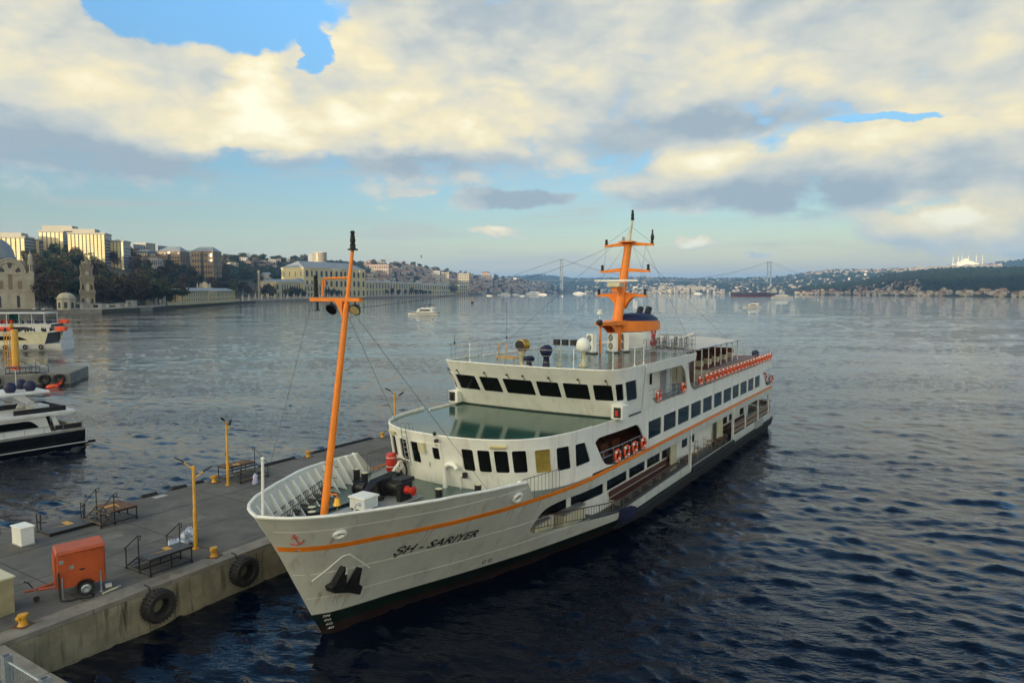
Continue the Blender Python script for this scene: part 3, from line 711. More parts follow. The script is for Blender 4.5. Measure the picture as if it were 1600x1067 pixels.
for sg in (1,-1):
    for k in range(8):
        u = 30.6+k*1.63
        MB().tube([(u,-sg*4.35,6.34 if u < 33 else 7.3),(u,-sg*4.35,8.88)], .045, 6).build('canopy_post', WHITE, FER)
for k in range(5):
    for y in (-2.6, .6):
        u = 34.3+k*2.1; bb = MB().bbox(u, u+.5, y-1.1, y+1.1, 7.32, 7.72).build('deck_bench', CREAM, FER)
        MB().box(u+.46, u+.54, y-1.1, y+1.1, 7.725, 8.15).build('bench_back', BROWN, bb)
MB().box(31.2, 32.8, -3.2, 3.6, 6.345, 8.2).build('stair_housing', CREAM, FER)
MB().box(31.12, 31.2, 1.0, 3.4, 6.36, 8.0).build('stair_opening', BROWN, FER)
MB().box(31.3, 32.7, -3.66, -3.6, 6.36, 8.05).build('stair_side_opening', BROWN, FER)
# stacked folding frames beside the funnel
m = MB(); rnd = random.Random(5)
for k in range(26):
    u = 27.6+rnd.random()*3.2; y = -1.6-rnd.random()*2.2; z = 8.9+rnd.random()*.2-(2.5 if u > 27.3 else 0)*0
    m.tube([(u,y,z),(u+.1,y,z+.75),(u+.75,y+.1,z+.75),(u+.8,y+.1,z)], .018, 4)
    m.tube([(u,y,z+.4),(u+.8,y+.3,z+.4)], .018, 4)
struct(m.build('folded_chair_frames', DKRAIL, FER), 'stuff')
MB().box(27.1, 31.2, -4.3, -1.3, 8.78, 8.88).build('chair_platform', GREYP, FER)
for k in range(4): MB().tube([(27.3+k*1.25,-4.2,6.34),(27.3+k*1.25,-4.2,8.78)], .04, 5).build('platform_post', STEEL, FER)
railing('chair_platform_rail', [(27.2,-4.25,8.88),(31.1,-4.25,8.88),(31.1,-1.4,8.88)], .95, (.4,.7,1), .75, STEEL, FER)

# --- aft mast
def lamp_stack(m, c, s=1.0):
    x, y, z = c
    m.cyl((x,y,z), .10*s, .05*s); m.lathe([(.085*s,0),(.095*s,.1*s),(.06*s,.14*s),(.085*s,.18*s),(.09*s,.26*s),(.05*s,.30*s)], (x,y,z+.05*s))
MB().tube([(26.75,0,8.9),(27.0,0,10.9)], .34, 12, r1=.36).build('mast_base', ORANGE, FER, smooth=50)
MB().tube([(26.9,0,10.6),(28.85,0,16.35)], .37, 14, r1=.25).build('aft_mast', ORANGE, FER, smooth=50)
def arm(u, z, hw, name, gus=0):
    m = MB()
    for sg in (1,-1):
        P = [(u-.14,0,z+.02),(u+.14,0,z+.02),(u+.1,sg*hw,z-.05),(u-.1,sg*hw,z-.05),(u-.14,0,z+.30),(u+.14,0,z+.30),(u+.1,sg*hw,z+.09),(u-.1,sg*hw,z+.09)]
        m.add(P, [(0,1,2,3),(7,6,5,4),(0,4,5,1),(1,5,6,2),(2,6,7,3),(3,7,4,0)])
        if gus:
            rows = [[(u-.2+.4*k, sg*(.3+gus*t*1.0), z-.02-(1-t)**2.2*gus) for k in (0,1)] for t in (0,.25,.5,.75,1)]
            rows2 = [[(u-.2+.4*k, sg*(.3+gus*t*1.0), z+.02) for k in (0,1)] for t in (0,.25,.5,.75,1)]
            m.grid(rows); m.grid(rows2)
            for k in (0,1): m.grid([[r[k] for r in rows],[r[k] for r in rows2]])
    a = m.build(name, ORANGE, FER)
    for sg in (1,-1):
        l = MB(); lamp_stack(l, (u, sg*(hw-.12), z+.1), 1.15); l.build('navigation_lamp', BLACK, a, smooth=50)
    return a
arm(28.9, 16.2, 1.85, 'upper_crossarm'); arm(28.25, 14.35, 1.85, 'middle_crossarm'); arm(27.7, 12.65, 1.85, 'lower_crossarm', .85)
MB().box(28.2, 29.1, -.5, .5, 16.42, 16.5).build('mast_top_platform', ORANGE, FER)
m = MB(); m.tube([(29.0,0,16.5),(29.5,0,18.1)], .10, 8, r1=.07); m.tube([(28.6,-.1,16.5),(29.4,0,17.9)], .03, 5); m.tube([(28.8,.25,16.5),(29.3,.02,17.5)], .025, 5); m.build('mast_pole', CREAM, FER, smooth=50)
m = MB(); lamp_stack(m, (29.52,0,18.05), 1.3); lamp_stack(m, (29.52,0,18.42), 1.0); m.build('masthead_lamp', BLACK, FER)
MB().cyl((28.4,.2,16.5), .1, .3).build('navigation_lamp', GREYP, FER)
m = MB()
for k in range(26):
    t = k/25; m.tube([(26.55+1.95*t,-.16,10.0+6.1*t),(26.55+1.95*t,.16,10.0+6.1*t)], .014, 4)
for y in (-.17,.17): m.tube([(26.5,y,9.8),(28.55,y,16.3)], .016, 4)
m.build('mast_ladder', BRASS, FER)
b = MB(); b.box(26.5,27.1,-.2,.2,12.95,13.3); rd = b.build('radar_pedestal', ORANGE, FER)
MB().bbox(26.3,27.2,-.45,.45,13.3,13.6).build('radar_housing', CREAM, rd); 
MB().bbox(26.66,26.86,-1.6,1.6,13.66,13.78).build('radar_scanner', WHITE, rd)
# forward bracket with its light, strut
m = MB(); m.add([(24.0,-.25,10.75),(24.0,.25,10.75),(27,.75,10.7),(27,-.75,10.7),(24.0,-.25,10.95),(24.0,.25,10.95),(27,.75,11.0),(27,-.75,11.0)], [(3,2,1,0),(4,5,6,7),(0,1,5,4),(1,2,6,5),(2,3,7,6),(3,0,4,7)])
m.grid([[(24.6+2.2*t,-.3*(1-t)-.2,10.75),(24.6+2.2*t,-.3*(1-t)-.2,10.74-1.3*t**2.2)] for t in (0,.25,.5,.75,1)]); m.grid([[(24.6+2.2*t,.3*(1-t)+.2,10.75),(24.6+2.2*t,.3*(1-t)+.2,10.74-1.3*t**2.2)] for t in (0,.25,.5,.75,1)])
br = m.build('mast_bracket', ORANGE, FER)
MB().tube([(24.3,0,8.9),(24.3,0,10.8)], .085, 8).build('bracket_post', ORANGE, FER, smooth=50)
m = MB(); m.lathe([(.05,0),(.17,.05),(.2,.22),(.2,.3)], (23.75,-.1,10.95), 'x', 12); m.build('horn', BLACK, br)
m = MB(); m.tube([(24.2,0,10.95),(24.2,0,11.5)], .03, 5); m.cyl((24.2,0,11.5), .2, .12); m.cyl((24.2,0,11.62), .12, .1); m.cyl((24.2,0,11.74), .17, .05); m.build('navigation_lamp', WHITE, br)
# --- funnel
def oval(z, a, b, n=28, c=30.3, dz=0.0): return [(c+a*math.cos(2*math.pi*k/n), b*math.sin(2*math.pi*k/n), z+dz*math.cos(2*math.pi*k/n)) for k in range(n)]
MB().grid([oval(8.85,3.1,1.55), oval(9.6,3.05,1.5), oval(10.2,3.0,1.45)], True).build('funnel', WHITE, FER, smooth=50)
MB().grid([oval(10.18,3.03,1.48), oval(10.2,3.1,1.52), oval(10.86,3.05,1.48,dz=-.06), oval(10.88,2.95,1.4,dz=-.06)], True).build('funnel_band', ORANGE, FER, smooth=40)
MB().grid([oval(10.86,2.93,1.38,dz=-.06), oval(11.12,2.75,1.25,dz=-.08), oval(11.32,2.2,.95,dz=-.08), oval(11.4,1.2,.5), oval(11.42,.05,.03)], True).build('funnel_cap', NAVY, FER, smooth=60)
for k, (u, y) in enumerate(((31.0,.1),(31.7,-.35),(31.9,.4),(32.4,0))):
    MB().tube([(u,y,10.9),(u+.1,y,11.3),(u+.45,y,11.75)], .2, 10).build('exhaust_pipe', BLACK, FER, smooth=50)
lv = MB().box(-.7, .7, 0, .12, 0, 1.2).build('funnel_louvre', GREYP, FER, (27.75,-.95,8.98), R(-42))
for k in range(8): MB().add([(-.68,-.08,.06+k*.14),(.68,-.08,.06+k*.14),(.68,.0,.17+k*.14),(-.68,.0,.17+k*.14),(-.68,-.07,.045+k*.14),(.68,-.07,.045+k*.14)], [(0,1,2,3),(4,5,1,0)]).build('louvre_slat', WHITE, lv)
# red emblem on the funnel side: crossed anchors with a chain
def emblem(f, s, name, parent, tilts=(0,)):
    m = MB()
    def st(pts, r): m.tube([f(*p) for p in pts], r*s, 5)
    for an_ in tilts:
        c_, s_ = math.cos(an_), math.sin(an_); rt = lambda P: [(x*c_-z*s_, x*s_+z*c_) for x, z in P]
        st(rt([(0,.85*s*t/4-.8*s*(1-t/4)) for t in range(5)]), .07)
        st(rt([(-.32*s,.52*s),(0,.55*s),(.32*s,.52*s)]), .06)
        st(rt([(.55*s*math.cos(q), -.30*s+.52*s*math.sin(q)) for q in [math.pi*(1.0+k/12) for k in range(13)]]), .075)
        st(rt([(.15*s*math.cos(q), 1.0*s+.15*s*math.sin(q)) for q in [2*math.pi*k/10 for k in range(11)]]), .05)
    return m.build(name, RED, parent)
def ffun(a, z):
    an = math.acos(max(-1,min(1,(29.9+a-30.3)/3.08))); return (29.9+a, -1.56*math.sin(an)-.03, 9.55+z)
emblem(ffun, .62, 'red_anchor_emblem', FER, (.45,-.45))
# --- air conditioners
for k, (u, y, rz) in enumerate(((23.7,.35,-.5),(25.3,-.45,-.5),(26.2,-.95,-.9))):
    a = MB().bbox(-.17, .17, -.36, .36, 0, 1.2).build('air_conditioner', WHITE, FER, (u, y, 9.0), rz)
    for z in (.34, .9): MB().torus((-.175,0,z), .2, .03, 'x', 16, 5).build('fan_ring', BLACK, a); 
    for z in (.34, .9): MB().cyl((-.182,0,z), .17, .008, 'x', 14).build('fan_grille', GREYP, a)
    MB().box(-.22,.22,-.44,.44,-.1,0).build('unit_foot', BLACK, a)
# --- gear on the bridge roof
s = MB(); s.cyl((15.9,-1.5,8.9), .14, .12); s.tube([(15.9,-1.5,9.0),(15.9,-1.5,9.9)], .06, 8); sp = s.build('searchlight_stand', CREAM, FER, smooth=50)
s = MB(); s.cyl((14.75,.0,8.9), .22, .08); s.lathe([(.12,0),(.16,.5),(.2,.55),(.2,.7)], (14.9,.3,8.95)); s.build('lamp_plinth', CREAM, FER, smooth=50)
sl_ = MB(); sl_.lathe([(.18,.0),(.30,.05),(.32,.5),(.34,.55)], (14.65,.3,10.05), 'x', 20); sl_.tube([(14.9,.3,9.6),(14.9,.62,9.8),(14.9,.64,10.05)], .03, 5); sl_.tube([(14.9,.3,9.6),(14.9,-.02,9.8),(14.9,-.04,10.05)], .03, 5); SLH = sl_.build('searchlight', BRASS, FER, smooth=50)
MB().cyl((14.64,.3,10.05), .28, .02, 'x', 18).build('searchlight_glass', BLACK, SLH)
m = MB(); m.box(14.6,15.6,.6,1.9,9.28,9.34); m.tube([(14.7,.7,8.9),(14.7,.7,9.3)], .03, 5); m.tube([(15.5,1.8,8.9),(15.5,1.8,9.3)], .03, 5); m.tube([(15.5,.7,8.9),(15.5,.7,9.3)], .03, 5); m.tube([(14.7,1.8,8.9),(14.7,1.8,9.3)], .03, 5); m.tube([(14.7,1.7,9.3),(14.7,1.7,10.1),(14.7,1.2,10.1),(14.7,1.2,9.3)], .03, 5); m.build('yellow_stand', YELLOW, FER)
def cover(u, y, w, h, name='navy_instrument_cover'):
    rows = []; rnd = random.Random(int(u*10)); n = 14
    for i, (k, t) in enumerate(((.62,0),(.5,.2),(.42,.42),(.8,.56),(1.0,.74),(.85,.92),(.3,1.0))):
        rows.append([(u+w*k*math.cos(2*math.pi*j/n)*(1+.12*rnd.uniform(-1,1)), y+w*k*.8*math.sin(2*math.pi*j/n)*(1+.12*rnd.uniform(-1,1)), 8.9+h*t+.03*rnd.uniform(-1,1)) for j in range(n)])
    rows.append([(u,y,8.9+h*1.02)]*n)
    MB().grid(rows, True).build(name, NAVY, FER, smooth=60)
cover(15.4, -.95, .42, 1.15); cover(15.0, -.1, .36, .55)
d = MB(); d.cyl((16.6,-2.6,8.9), .26, .08); d.lathe([(.2,.08),(.14,.2),(.12,.75),(.2,.85)], (16.6,-2.6,8.9)); dm = d.build('dome_pedestal', CREAM, FER, smooth=50)
MB().lathe([(.30,0),(.38,.08),(.40,.3),(.36,.5),(.24,.66),(.1,.73),(.01,.75)], (16.6,-2.6,9.72), 'z', 20).build('satellite_dome', WHITE, dm, smooth=50)
for u, y in ((14.6,3.6),(14.3,-3.2),(15.2,-5.0),(17.6,-5.2),(18.9,-5.2)):
    a = MB(); a.cyl((u,y,8.9), .06, .12); a.tube([(u,y,9.0),(u,y,10.05)], .028, 6); a.build('rail_stanchion', WHITE, FER)
for u, y, h in ((20.5,4.9,3.2),(15.0,5.0,1.4)):
    a = MB(); a.cyl((u,y,9.9), .05, .15); a.tube([(u,y,10.0),(u,y,10.0+h-.9)], .012, 4); a.build('whip_aerial', BLACK, FER)
for k in range(3): MB().bbox(24.4+k*.1,24.7+k*.1,3.2-k*.6,3.6-k*.6,9.3,9.7).build('floodlight', BLACK, FER)
# --- foredeck
def mast_at(t): return (.05+1.86*t, 0, 4.0+10.9*t)
MB().tube([mast_at(0), mast_at(.78)], .15, 14, r1=.115).build('foremast', ORANGE, FER, smooth=50)
MB().tube([mast_at(.775), mast_at(.98)], .09, 12, r1=.065).build('foremast_topmast', ORANGE, FER, smooth=50)
m = MB(); u = mast_at(.795)[0]
m.box(u-.085,u+.085,-.72,2.0,12.6,12.74)
for k in range(5):
    pass
m.grid([[(u-.12,.15+.5*t,12.6),(u-.12,.15+.5*t,12.6-.75*(1-t)**2)] for t in (0,.25,.5,.75,1)]); m.grid([[(u+.12,.15+.5*t,12.6),(u+.12,.15+.5*t,12.6-.75*(1-t)**2)] for t in (0,.25,.5,.75,1)])
m.grid([[(u-.12,.15+.5*t,12.6-.75*(1-t)**2),(u+.12,.15+.5*t,12.6-.75*(1-t)**2)] for t in (0,.25,.5,.75,1)])
ca = m.build('foremast_crossarm', ORANGE, FER)
m = MB(); m.tube([(u,1.32,12.78),(u,1.32,13.40),(u,1.2,13.5),(u+.1,0,13.52)], .045, 6); m.tube([(u,1.2,13.2),(u,1.2,13.5)], .03,5); m.build('lamp_bracket', ORANGE, ca)
for k in range(3): 
    m = MB(); lamp_stack(m, (u,1.72,12.76+k*.27), .95); m.build('navigation_lamp', BLACK, ca)
m = MB(); lamp_stack(m, (mast_at(.98)[0],0,14.62), 1.2); lamp_stack(m, (mast_at(.98)[0],0,14.98), 1.0); m.cyl((mast_at(.98)[0],0,14.58), .2, .05); m.build('masthead_lamp', BLACK, FER)
for y, c in ((.85,BLACK),(-.42,LAMPC)):
    m = MB(); m.lathe([(.06,.24),(.15,.15),(.23,.0),(.24,-.05)], (0,0,0), 'x', 16); f_ = m.build('floodlight', BLACK, ca, (u+.0, y, 12.3)); f_.rotation_euler = (0, R(-35), R(10))
    MB().cyl((-.06,0,0), .2, .02, 'x', 14).build('floodlight_glass', c if c is LAMPC else GLASS, FER, (u+.0,y,12.3)).rotation_euler = (0, R(-35), R(10))
    MB().tube([(u,y,12.6),(u,y,12.42)], .03, 5).build('floodlight_hanger', BLACK, ca)
m = MB()
m.cyl((u,1.65,12.3), .05, .28); m.cyl((u,1.65,12.22), .09, .07); m.build('small_siren', BLACK, ca)
m = MB()
for k in range(20):
    q = mast_at(.05+.037*k); rr = .15-.035*(.05+.037*k)/.78
    m.tube([(q[0],rr*.9,q[2]),(q[0],rr+.17,q[2]),(q[0],rr+.17,q[2]+.05)], .012, 4)
    m.tube([(q[0]+.2,-rr*.8,q[2]+.2),(q[0]+.22,-rr-.12,q[2]+.2),(q[0]+.22,-rr-.12,q[2]+.25)], .012, 4)
m.build('mast_rungs', DKRAIL, FER)
# stays
def wire(a, b, r=.009, name='stay_wire', sag=0.0):
    P = [Vector(a).lerp(Vector(b), t/8)-Vector((0,0,sag*4*(t/8)*(1-t/8))) for t in range(9)]
    MB().tube(P, r, 4).build(name, BLACK, FER)
wire((u,1.95,12.58), (-1.3,1.75,5.2)); wire((u+.1,-.2,12.2), (7.5,-2.5,4.1)); wire((u+.1,.15,12.2),(7.6,2.8,6.4))
wire((29.0,1.2,16.3),(16,3.5,8.95)); wire((29,-1.2,16.2),(31.5,-3.9,8.9)); wire((29.3,0,17.6),(28.9,1.8,16.3)); wire((29.3,0,17.6),(28.9,-1.8,16.3))
wire((28.9,.3,16.2),(18.5,.8,8.95)); wire((28.9,-.3,16.2),(34,-1.5,8.9)); wire((28.9,1.7,16.3),(28.2,1.8,12.8),.008); wire((28.9,-1.3,16.3),(27.8,-1.2,12.8),.008); wire((29,-.2,16.2),(44,-4.4,7.4),.01); wire((28.9,1.3,16.25),(1.6,.2,12.3),.010,'triatic_stay',.7)
# jack staff, bell, lockers, winch, bollards
MB().tube([(-2.55,.05,5.3),(-2.5,.05,7.25)], .05, 8).build('jack_staff', WHITE, FER, smooth=50)
MB().sphere((-2.5,.05,7.28), .07).build('staff_truck', WHITE, FER)
m = MB(); m.tube([(.35,.15,5.35),(.4,-.45,5.4),(.4,-.45,5.3)], .03, 5); bl = m.build('bell_bracket', ORANGE, FER)
MB().lathe([(.02,.3),(.09,.27),(.12,.15),(.17,0)], (.4,-.45,5.0), 'z', 14).build('ship_bell', BRASS, bl, smooth=50)
MB().tube([(.4,-.45,5.0),(.4,-.45,4.75)], .02, 5).build('bell_rope', BRASS, bl)
def bollard(u, y, r=.15, h=.62, mat=BLACK):
    b = MB(); b.lathe([(r*1.25,0),(r*1.25,.03),(r,.05),(r,h-.06),(r*1.12,h-.04),(r*1.12,h)], (u,y,4.0), 'z', 14); o = b.build('mooring_bollard', mat, FER, smooth=40)
    MB().cyl((u,y,4.0+h), r*1.05, .015, 'z', 14).build('bollard_cap', CREAM, o)
for u, y in ((5.75,3.85),(5.45,3.05),(5.2,-1.5),(6.6,-2.55),(.55,1.1),(.15,.65)): bollard(u, y)
b = MB().bbox(2.45,3.25,.15,1.0,4.12,4.55).build('white_deck_locker', WHITE, FER)
MB().bbox(2.40,3.30,.1,1.05,4.55,4.62).build('locker_lid', WHITE, b)
MB().box(2.5,3.2,.2,.95,4.0,4.12).build('locker_foot', BLACK, b)
MB().box(1.6,5.6,-.35,1.3,4.002,4.03).build('winch_bed', GREYP, FER)
MB().tube([(1.2,1.75,4.05),(5.8,1.35,4.05)], .05, 6).build('deck_pipe', BLACK, FER)
w = MB(); w.lathe([(.5,-.55),(.5,-.48),(.3,-.45),(.3,.45),(.5,.48),(.5,.55)], (4.7,.55,4.65), 'y', 18); wn = w.build('winch_drum', BLACK, FER, smooth=40)
MB().bbox(4.0,5.3,1.15,1.75,4.03,5.0).build('winch_gearbox', BLACK, wn); MB().bbox(4.2,5.2,-.35,-.05,4.03,5.05).build('winch_frame', BLACK, wn)
MB().lathe([(.42,-.4),(.42,-.34),(.3,-.3),(.3,.3),(.42,.34),(.42,.4)], (3.9,2.2,4.5), 'y', 16).build('rope_drum', BLACK, wn, smooth=40)
MB().bbox(4.5,5.6,-.2,.6,4.95,5.15).build('winch_cover', BLACK, wn)
m = MB(); m.lathe([(.16,-.62),(.26,-.58),(.17,-.45),(.17,-.2),(.24,-.12),(.24,-.05)], (4.7,-.3,4.62), 'y', 16); m.build('warping_head', pm('warping_red', (0.62,0.04,0.02), .4, .1, 4), wn, smooth=40)
SW_ = .78; wn.scale = (SW_,)*3; wn.location = Vector((4.75,.75,4.02))*(1-SW_)
for k in range(3): MB().torus((3.2+.9*k,.95,4.1), .22, .05, 'z', 14, 6).build('rope_coil', BLACK, FER)
m = MB(); rnd = random.Random(2)
for k in range(5): m.tube([(3.3,.8+.05*k,4.6),(4.0,.9+.1*k,4.85),(5.5,1.0+.1*k,4.9),(6.6,1.3+.2*k,4.15),(7.2,1.9+.2*k,4.06)], .035, 5)
m.build('mooring_rope', BLACK, FER)
m = MB(); m.tube([(1.0,-.75,4.0),(1.0,-.75,4.75),(1.08,-.75,4.88),(1.24,-.75,4.88),(1.3,-.75,4.78)], .055, 8); m.build('vent_pipe', WHITE, FER, smooth=50)
for u, y, h, r in ((7.25,-.25,1.15,.11),(7.5,-.95,.62,.035)):
    k = 2.2*r+.05
    m = MB(); m.tube([(u,y,4.0),(u,y,4+h-k),(u-.02,y-.3*k,4+h-.3*k),(u-.04,y-k,4+h),(u-.04,y-1.9*k,4+h-.1*k),(u-.04,y-2.4*k,4+h-.7*k)], r, 10); m.build('gooseneck_vent', WHITE, FER, smooth=50)
MB().bbox(7.33,7.5,-1.35,-1.15,4.55,4.8).build('deck_lamp', BLACK, FER)
m = MB(); m.lathe([(.22,0),(.25,.05),(.25,.85),(.22,.9)], (8.05,3.75,4.05), 'z', 16); c_ = m.build('red_liferaft_canister', RED, FER, smooth=40)
MB().torus((8.05,3.75,4.3), .25, .02, 'z', 16, 5).build('canister_band', BUOYW, c_); MB().torus((8.05,3.75,4.75), .25, .02, 'z', 16, 5).build('canister_band', BUOYW, c_)
for k in range(4): MB().torus((7.35,2.9-.12*k,4.25+.14*k), .18, .05, 'y', 14, 6).build('white_rope_coil', BUOYW, FER)
# ladder, fittings on the house front
l = MB()
for o_ in (-.17,.17):
    a = fhouse(-1.9+o_, 4.7, -.18); b_ = fhouse(-1.9+o_, 6.75, -.12); c_ = fhouse(-1.9+o_, 6.75, .3); l.tube([a,b_,c_,fhouse(-1.9+o_,6.4,.32)], .02, 5)
for k in range(8):
    z = 4.85+k*.25; l.tube([fhouse(-2.07,z,-.17),fhouse(-1.73,z,-.17)], .016, 4)
l.build('roof_ladder', STEEL, FER)
for s_ in (-3.2, 3.0):
    q = fhouse(s_,6.12,-.06); n_ = MB(); n_.tube([fhouse(s_-.36,6.12,-.07),fhouse(s_+.36,6.12,-.07)], .075, 8); n_.build('strip_light', LAMPC, FER, smooth=50)
MB().sheet([(-1.12,5.5),(-.78,5.5),(-.78,5.97),(-1.12,5.97)], [], fhouse, [], [], -.14, -.01).build('junction_box', CREAM, FER)
for k in range(3): MB().tube([fhouse(-2.55+.3*math.cos(a)+.05*k, 4.42+.42*math.sin(a), -.1-.05*k) for a in [2*math.pi*j/16 for j in range(17)]], .035, 5).build('hose_coil', BLACK, FER)
MB().sheet([(-2.9,4.78),(-2.15,4.78),(-2.15,4.84),(-2.9,4.84)], [], fhouse, [], [], -.25, -.01).build('hose_rack', DKRAIL, FER)
MB().tube([fhouse(-.15,6.0,-.05),fhouse(.1,5.98,-.25)], .02, 4).build('door_lamp_arm', BLACK, FER)
m = MB(); q = fhouse(-.1,6.55,.1); m.sphere((q[0]-.12,q[1],6.52), .09); m.bbox(q[0]-.3,q[0]-.1,q[1]-.25,q[1]-.1,6.15,6.3); m.build('security_camera', BLACK, FER)
# aluminium gangway lying inside the starboard bulwark
g = MB()
for dy in (0, .45):
    for dz in (0, .38): g.tube([(-.9,1.35+dy,4.15+dz),(3.4,3.15+dy,4.3+dz)], .022, 5)
for k in range(22):
    t = k/21; x = -.9+4.3*t; y = 1.35+1.8*t; z = 4.15+.15*t
    g.tube([(x,y,z),(x,y+.45,z)], .02, 4); g.tube([(x,y,z),(x+.15,y+.06,z+.38)], .016, 4); g.tube([(x,y+.45,z),(x+.15,y+.5,z+.38)], .016, 4)
g.build('stowed_gangway', DKRAIL, FER)
for k in range(9):
    t = k/8; MB().box(-.9+4.2*t,-.5+4.2*t,1.4+1.8*t,1.8+1.8*t,4.17+.15*t,4.2+.15*t).build('gangway_tread', BLACK, FER)
# --- hawse holes, anchor with its recess, text, emblem, draught marks
def on_hull(w, z, d=0.0, sg=1): return Vector(fhull(sg)(w, z, d))
def hull_ring(w, z, rw, rz, name):
    m = MB(); pts = [on_hull(w+rw*math.cos(a), z+rz*math.sin(a), -.05) for a in [2*math.pi*k/18 for k in range(19)]]
    m.tube(pts, .07, 8); o = m.build(name, WHITE, FER, smooth=60)
    MB().sheet([(w+rw*math.cos(2*math.pi*k/18), z+rz*math.sin(2*math.pi*k/18)) for k in range(18)], [], fhull(1), [], [], -.015, -.004).build('fairlead_opening', GREYP, o)
hull_ring(-.85, 4.5, .15, .12, 'fairlead'); hull_ring(6.45, 4.42, .22, .17, 'fairlead')
m = MB(); m.tube([on_hull(w,z,-.01) for w,z in [(-.95,2.55),(-.62,3.05),(-.35,3.48),(-.15,3.52),(.25,3.2),(.9,2.65)]], .022, 5); m.build('anchor_pocket_edge', WHITE, FER)
def fh2(a, b, d): return fhull(1)(a, b, d)
RUST = pm('rust_stain', (.34,.27,.18), .8, .3, 6)
rr_ = random.Random(12)
for w, z, n_ in ((-.5,2.0,3),(.1,1.8,3),(.55,1.62,3),(-.85,4.34,3),(6.45,4.2,4),(2.6,3.88,2),(4.4,3.88,2),(7.3,3.88,2),(8.2,3.88,2)):
    for k in range(n_):
        a_ = w+rr_.uniform(-.14,.14); l_ = rr_.uniform(.25,.75); b_ = rr_.uniform(.010,.022)
        MB().sheet([(a_-b_,z),(a_+b_,z),(a_+b_*.25,z-l_),(a_-b_*.25,z-l_)], [], fhull(1), [], [z-l_*.5], -.004, .002).build('rust_streak', RUST, FER)
an = MB()
an.sheet(rpoly([(-.40,2.02),(-.54,2.30),(-.30,2.44),(.05,2.25),(.40,2.20),(.58,2.04),(.62,1.66),(.10,1.92)], .06), [], fh2, [], [], -.42, -.05)
for pts in ([(-.42,2.36),(-.14,2.30),(-.31,3.10),(-.34,3.12)], [(.20,2.22),(.46,2.14),(.29,2.89),(.26,2.91)]):
    an.sheet(pts, [], fh2, [], [2.6], -.36, -.10)
an.build('anchor', BLACK, FER)
MB().tube([on_hull(-.02,2.2,-.25), on_hull(-.10,2.80,-.12)], .09, 8).build('anchor_shank', BLACK, FER)
MB().tube([on_hull(-.10,2.72,-.14), on_hull(-.12,2.94,-.05)], .11, 8).build('anchor_swivel', BUOYW, FER)
def hull_text(txt, w0, z0, w1, z1, size, name, mat, shear=0.0, bold=0.0, d=-.016):
    cu = bpy.data.curves.new(name, 'FONT'); cu.body = txt; cu.size = 1.0; cu.shear = shear; cu.offset = bold; cu.resolution_u = 3
    t = bpy.data.objects.new(name, cu); COL.objects.link(t); bpy.context.view_layer.update()
    me = bpy.data.meshes.new_from_object(t.evaluated_get(bpy.context.evaluated_depsgraph_get()))
    bpy.data.objects.remove(t)
    xs = [v.co.x for v in me.vertices]; x0, x1 = min(xs), max(xs)
    bm = bmesh.new(); bm.from_mesh(me)
    for k in range(1, 12):
        bmesh.ops.bisect_plane(bm, geom=bm.verts[:]+bm.edges[:]+bm.faces[:], plane_co=(x0+(x1-x0)*k/12,0,0), plane_no=(1,0,0))
    for v in bm.verts:
        t_ = (v.co.x-x0)/(x1-x0); w = w0+(w1-w0)*t_; z = z0+(z1-z0)*t_+v.co.y*size
        v.co = on_hull(w, z, d)
    bm.to_mesh(me); bm.free(); me.materials.clear(); me.materials.append(mat)
    o = bpy.data.objects.new(name, me); COL.objects.link(o); o.parent = FER
    return o
hull_text('ŞH - SARIYER', 1.62, 2.98, 5.15, 2.93, .50, 'ship_name', BLACK, .25, .022)['label'] = 'black italic lettering reading the ship name on the bow'
for k, t in enumerate(('3M', '80', '60', '40')): hull_text(t, -.20+.10*k, .82-.2*k, .02+.10*k, .82-.2*k, .13, 'draught_mark', BUOYW, 0, .01)
m = MB()
for w in (6.55, 6.85):
    m.tube([on_hull(w+.09*math.cos(a), 1.28+.09*math.sin(a), -.012) for a in [2*math.pi*k/10 for k in range(11)]], .014, 4)
m.build('thruster_mark', BLACK, FER)
emblem(lambda a, z: tuple(on_hull(-1.90+a, 4.42+z, -.03)), .24, 'bow_anchor_emblem', FER, (.6,))
# --- lifebuoys hang on the rails: each is a thing of its own
def lifebuoy_proto():
    t = thing('lifebuoy', 'x', 'lifebuoy', (0,0,0))
    MB().torus((0,0,0), .29, .085, 'y', 22, 8).build('ring', BUOY, t, smooth=60)
    for k in range(4):
        a = math.pi/4+k*math.pi/2
        MB().torus((0,0,0), .29, .091, 'y', 3, 8, (a-.2, a+.2)).build('white_band', BUOYW, t, smooth=60)
    return t
LB = lifebuoy_proto(); first = [True]
def lifebuoy(u, v, z, label, group, yaw=0.0):
    p = Wp(u, v, z)
    if first[0]:
        o = LB; first[0] = False
    else: o = copy_tree(LB)
    o.location = p; o.rotation_euler = (0, 0, ROTZ+yaw); o['label'] = label
    if group: o['group'] = group
    elif 'group' in o: del o['group']
ORD = ['first','second','third','fourth','fifth','sixth','seventh','eighth','ninth','tenth','eleventh','twelfth','thirteenth','fourteenth','fifteenth','sixteenth','seventeenth','eighteenth','nineteenth','last']
G_ = 'orange lifebuoys hung close together along the aft upper rail of the ferry'
for k in range(20):
    u = 30.3+k*1.03; a = 0
    lifebuoy(u, 5.36, 6.98, 'orange lifebuoy, '+ORD[k]+' from the bow in the long row on the aft rail', G_)
for u, lab in ((21.0,'orange lifebuoy on the rail below the bridge side, nearer the bow'),(25.4,'orange lifebuoy on the rail below the bridge side, nearer the stern'),(28.9,'lone orange lifebuoy just ahead of the long row on the ferry rail')):
    lifebuoy(u, 5.32, 6.9 if u < 27 else 6.95, lab, 'orange lifebuoys on the side rails of the ferry')
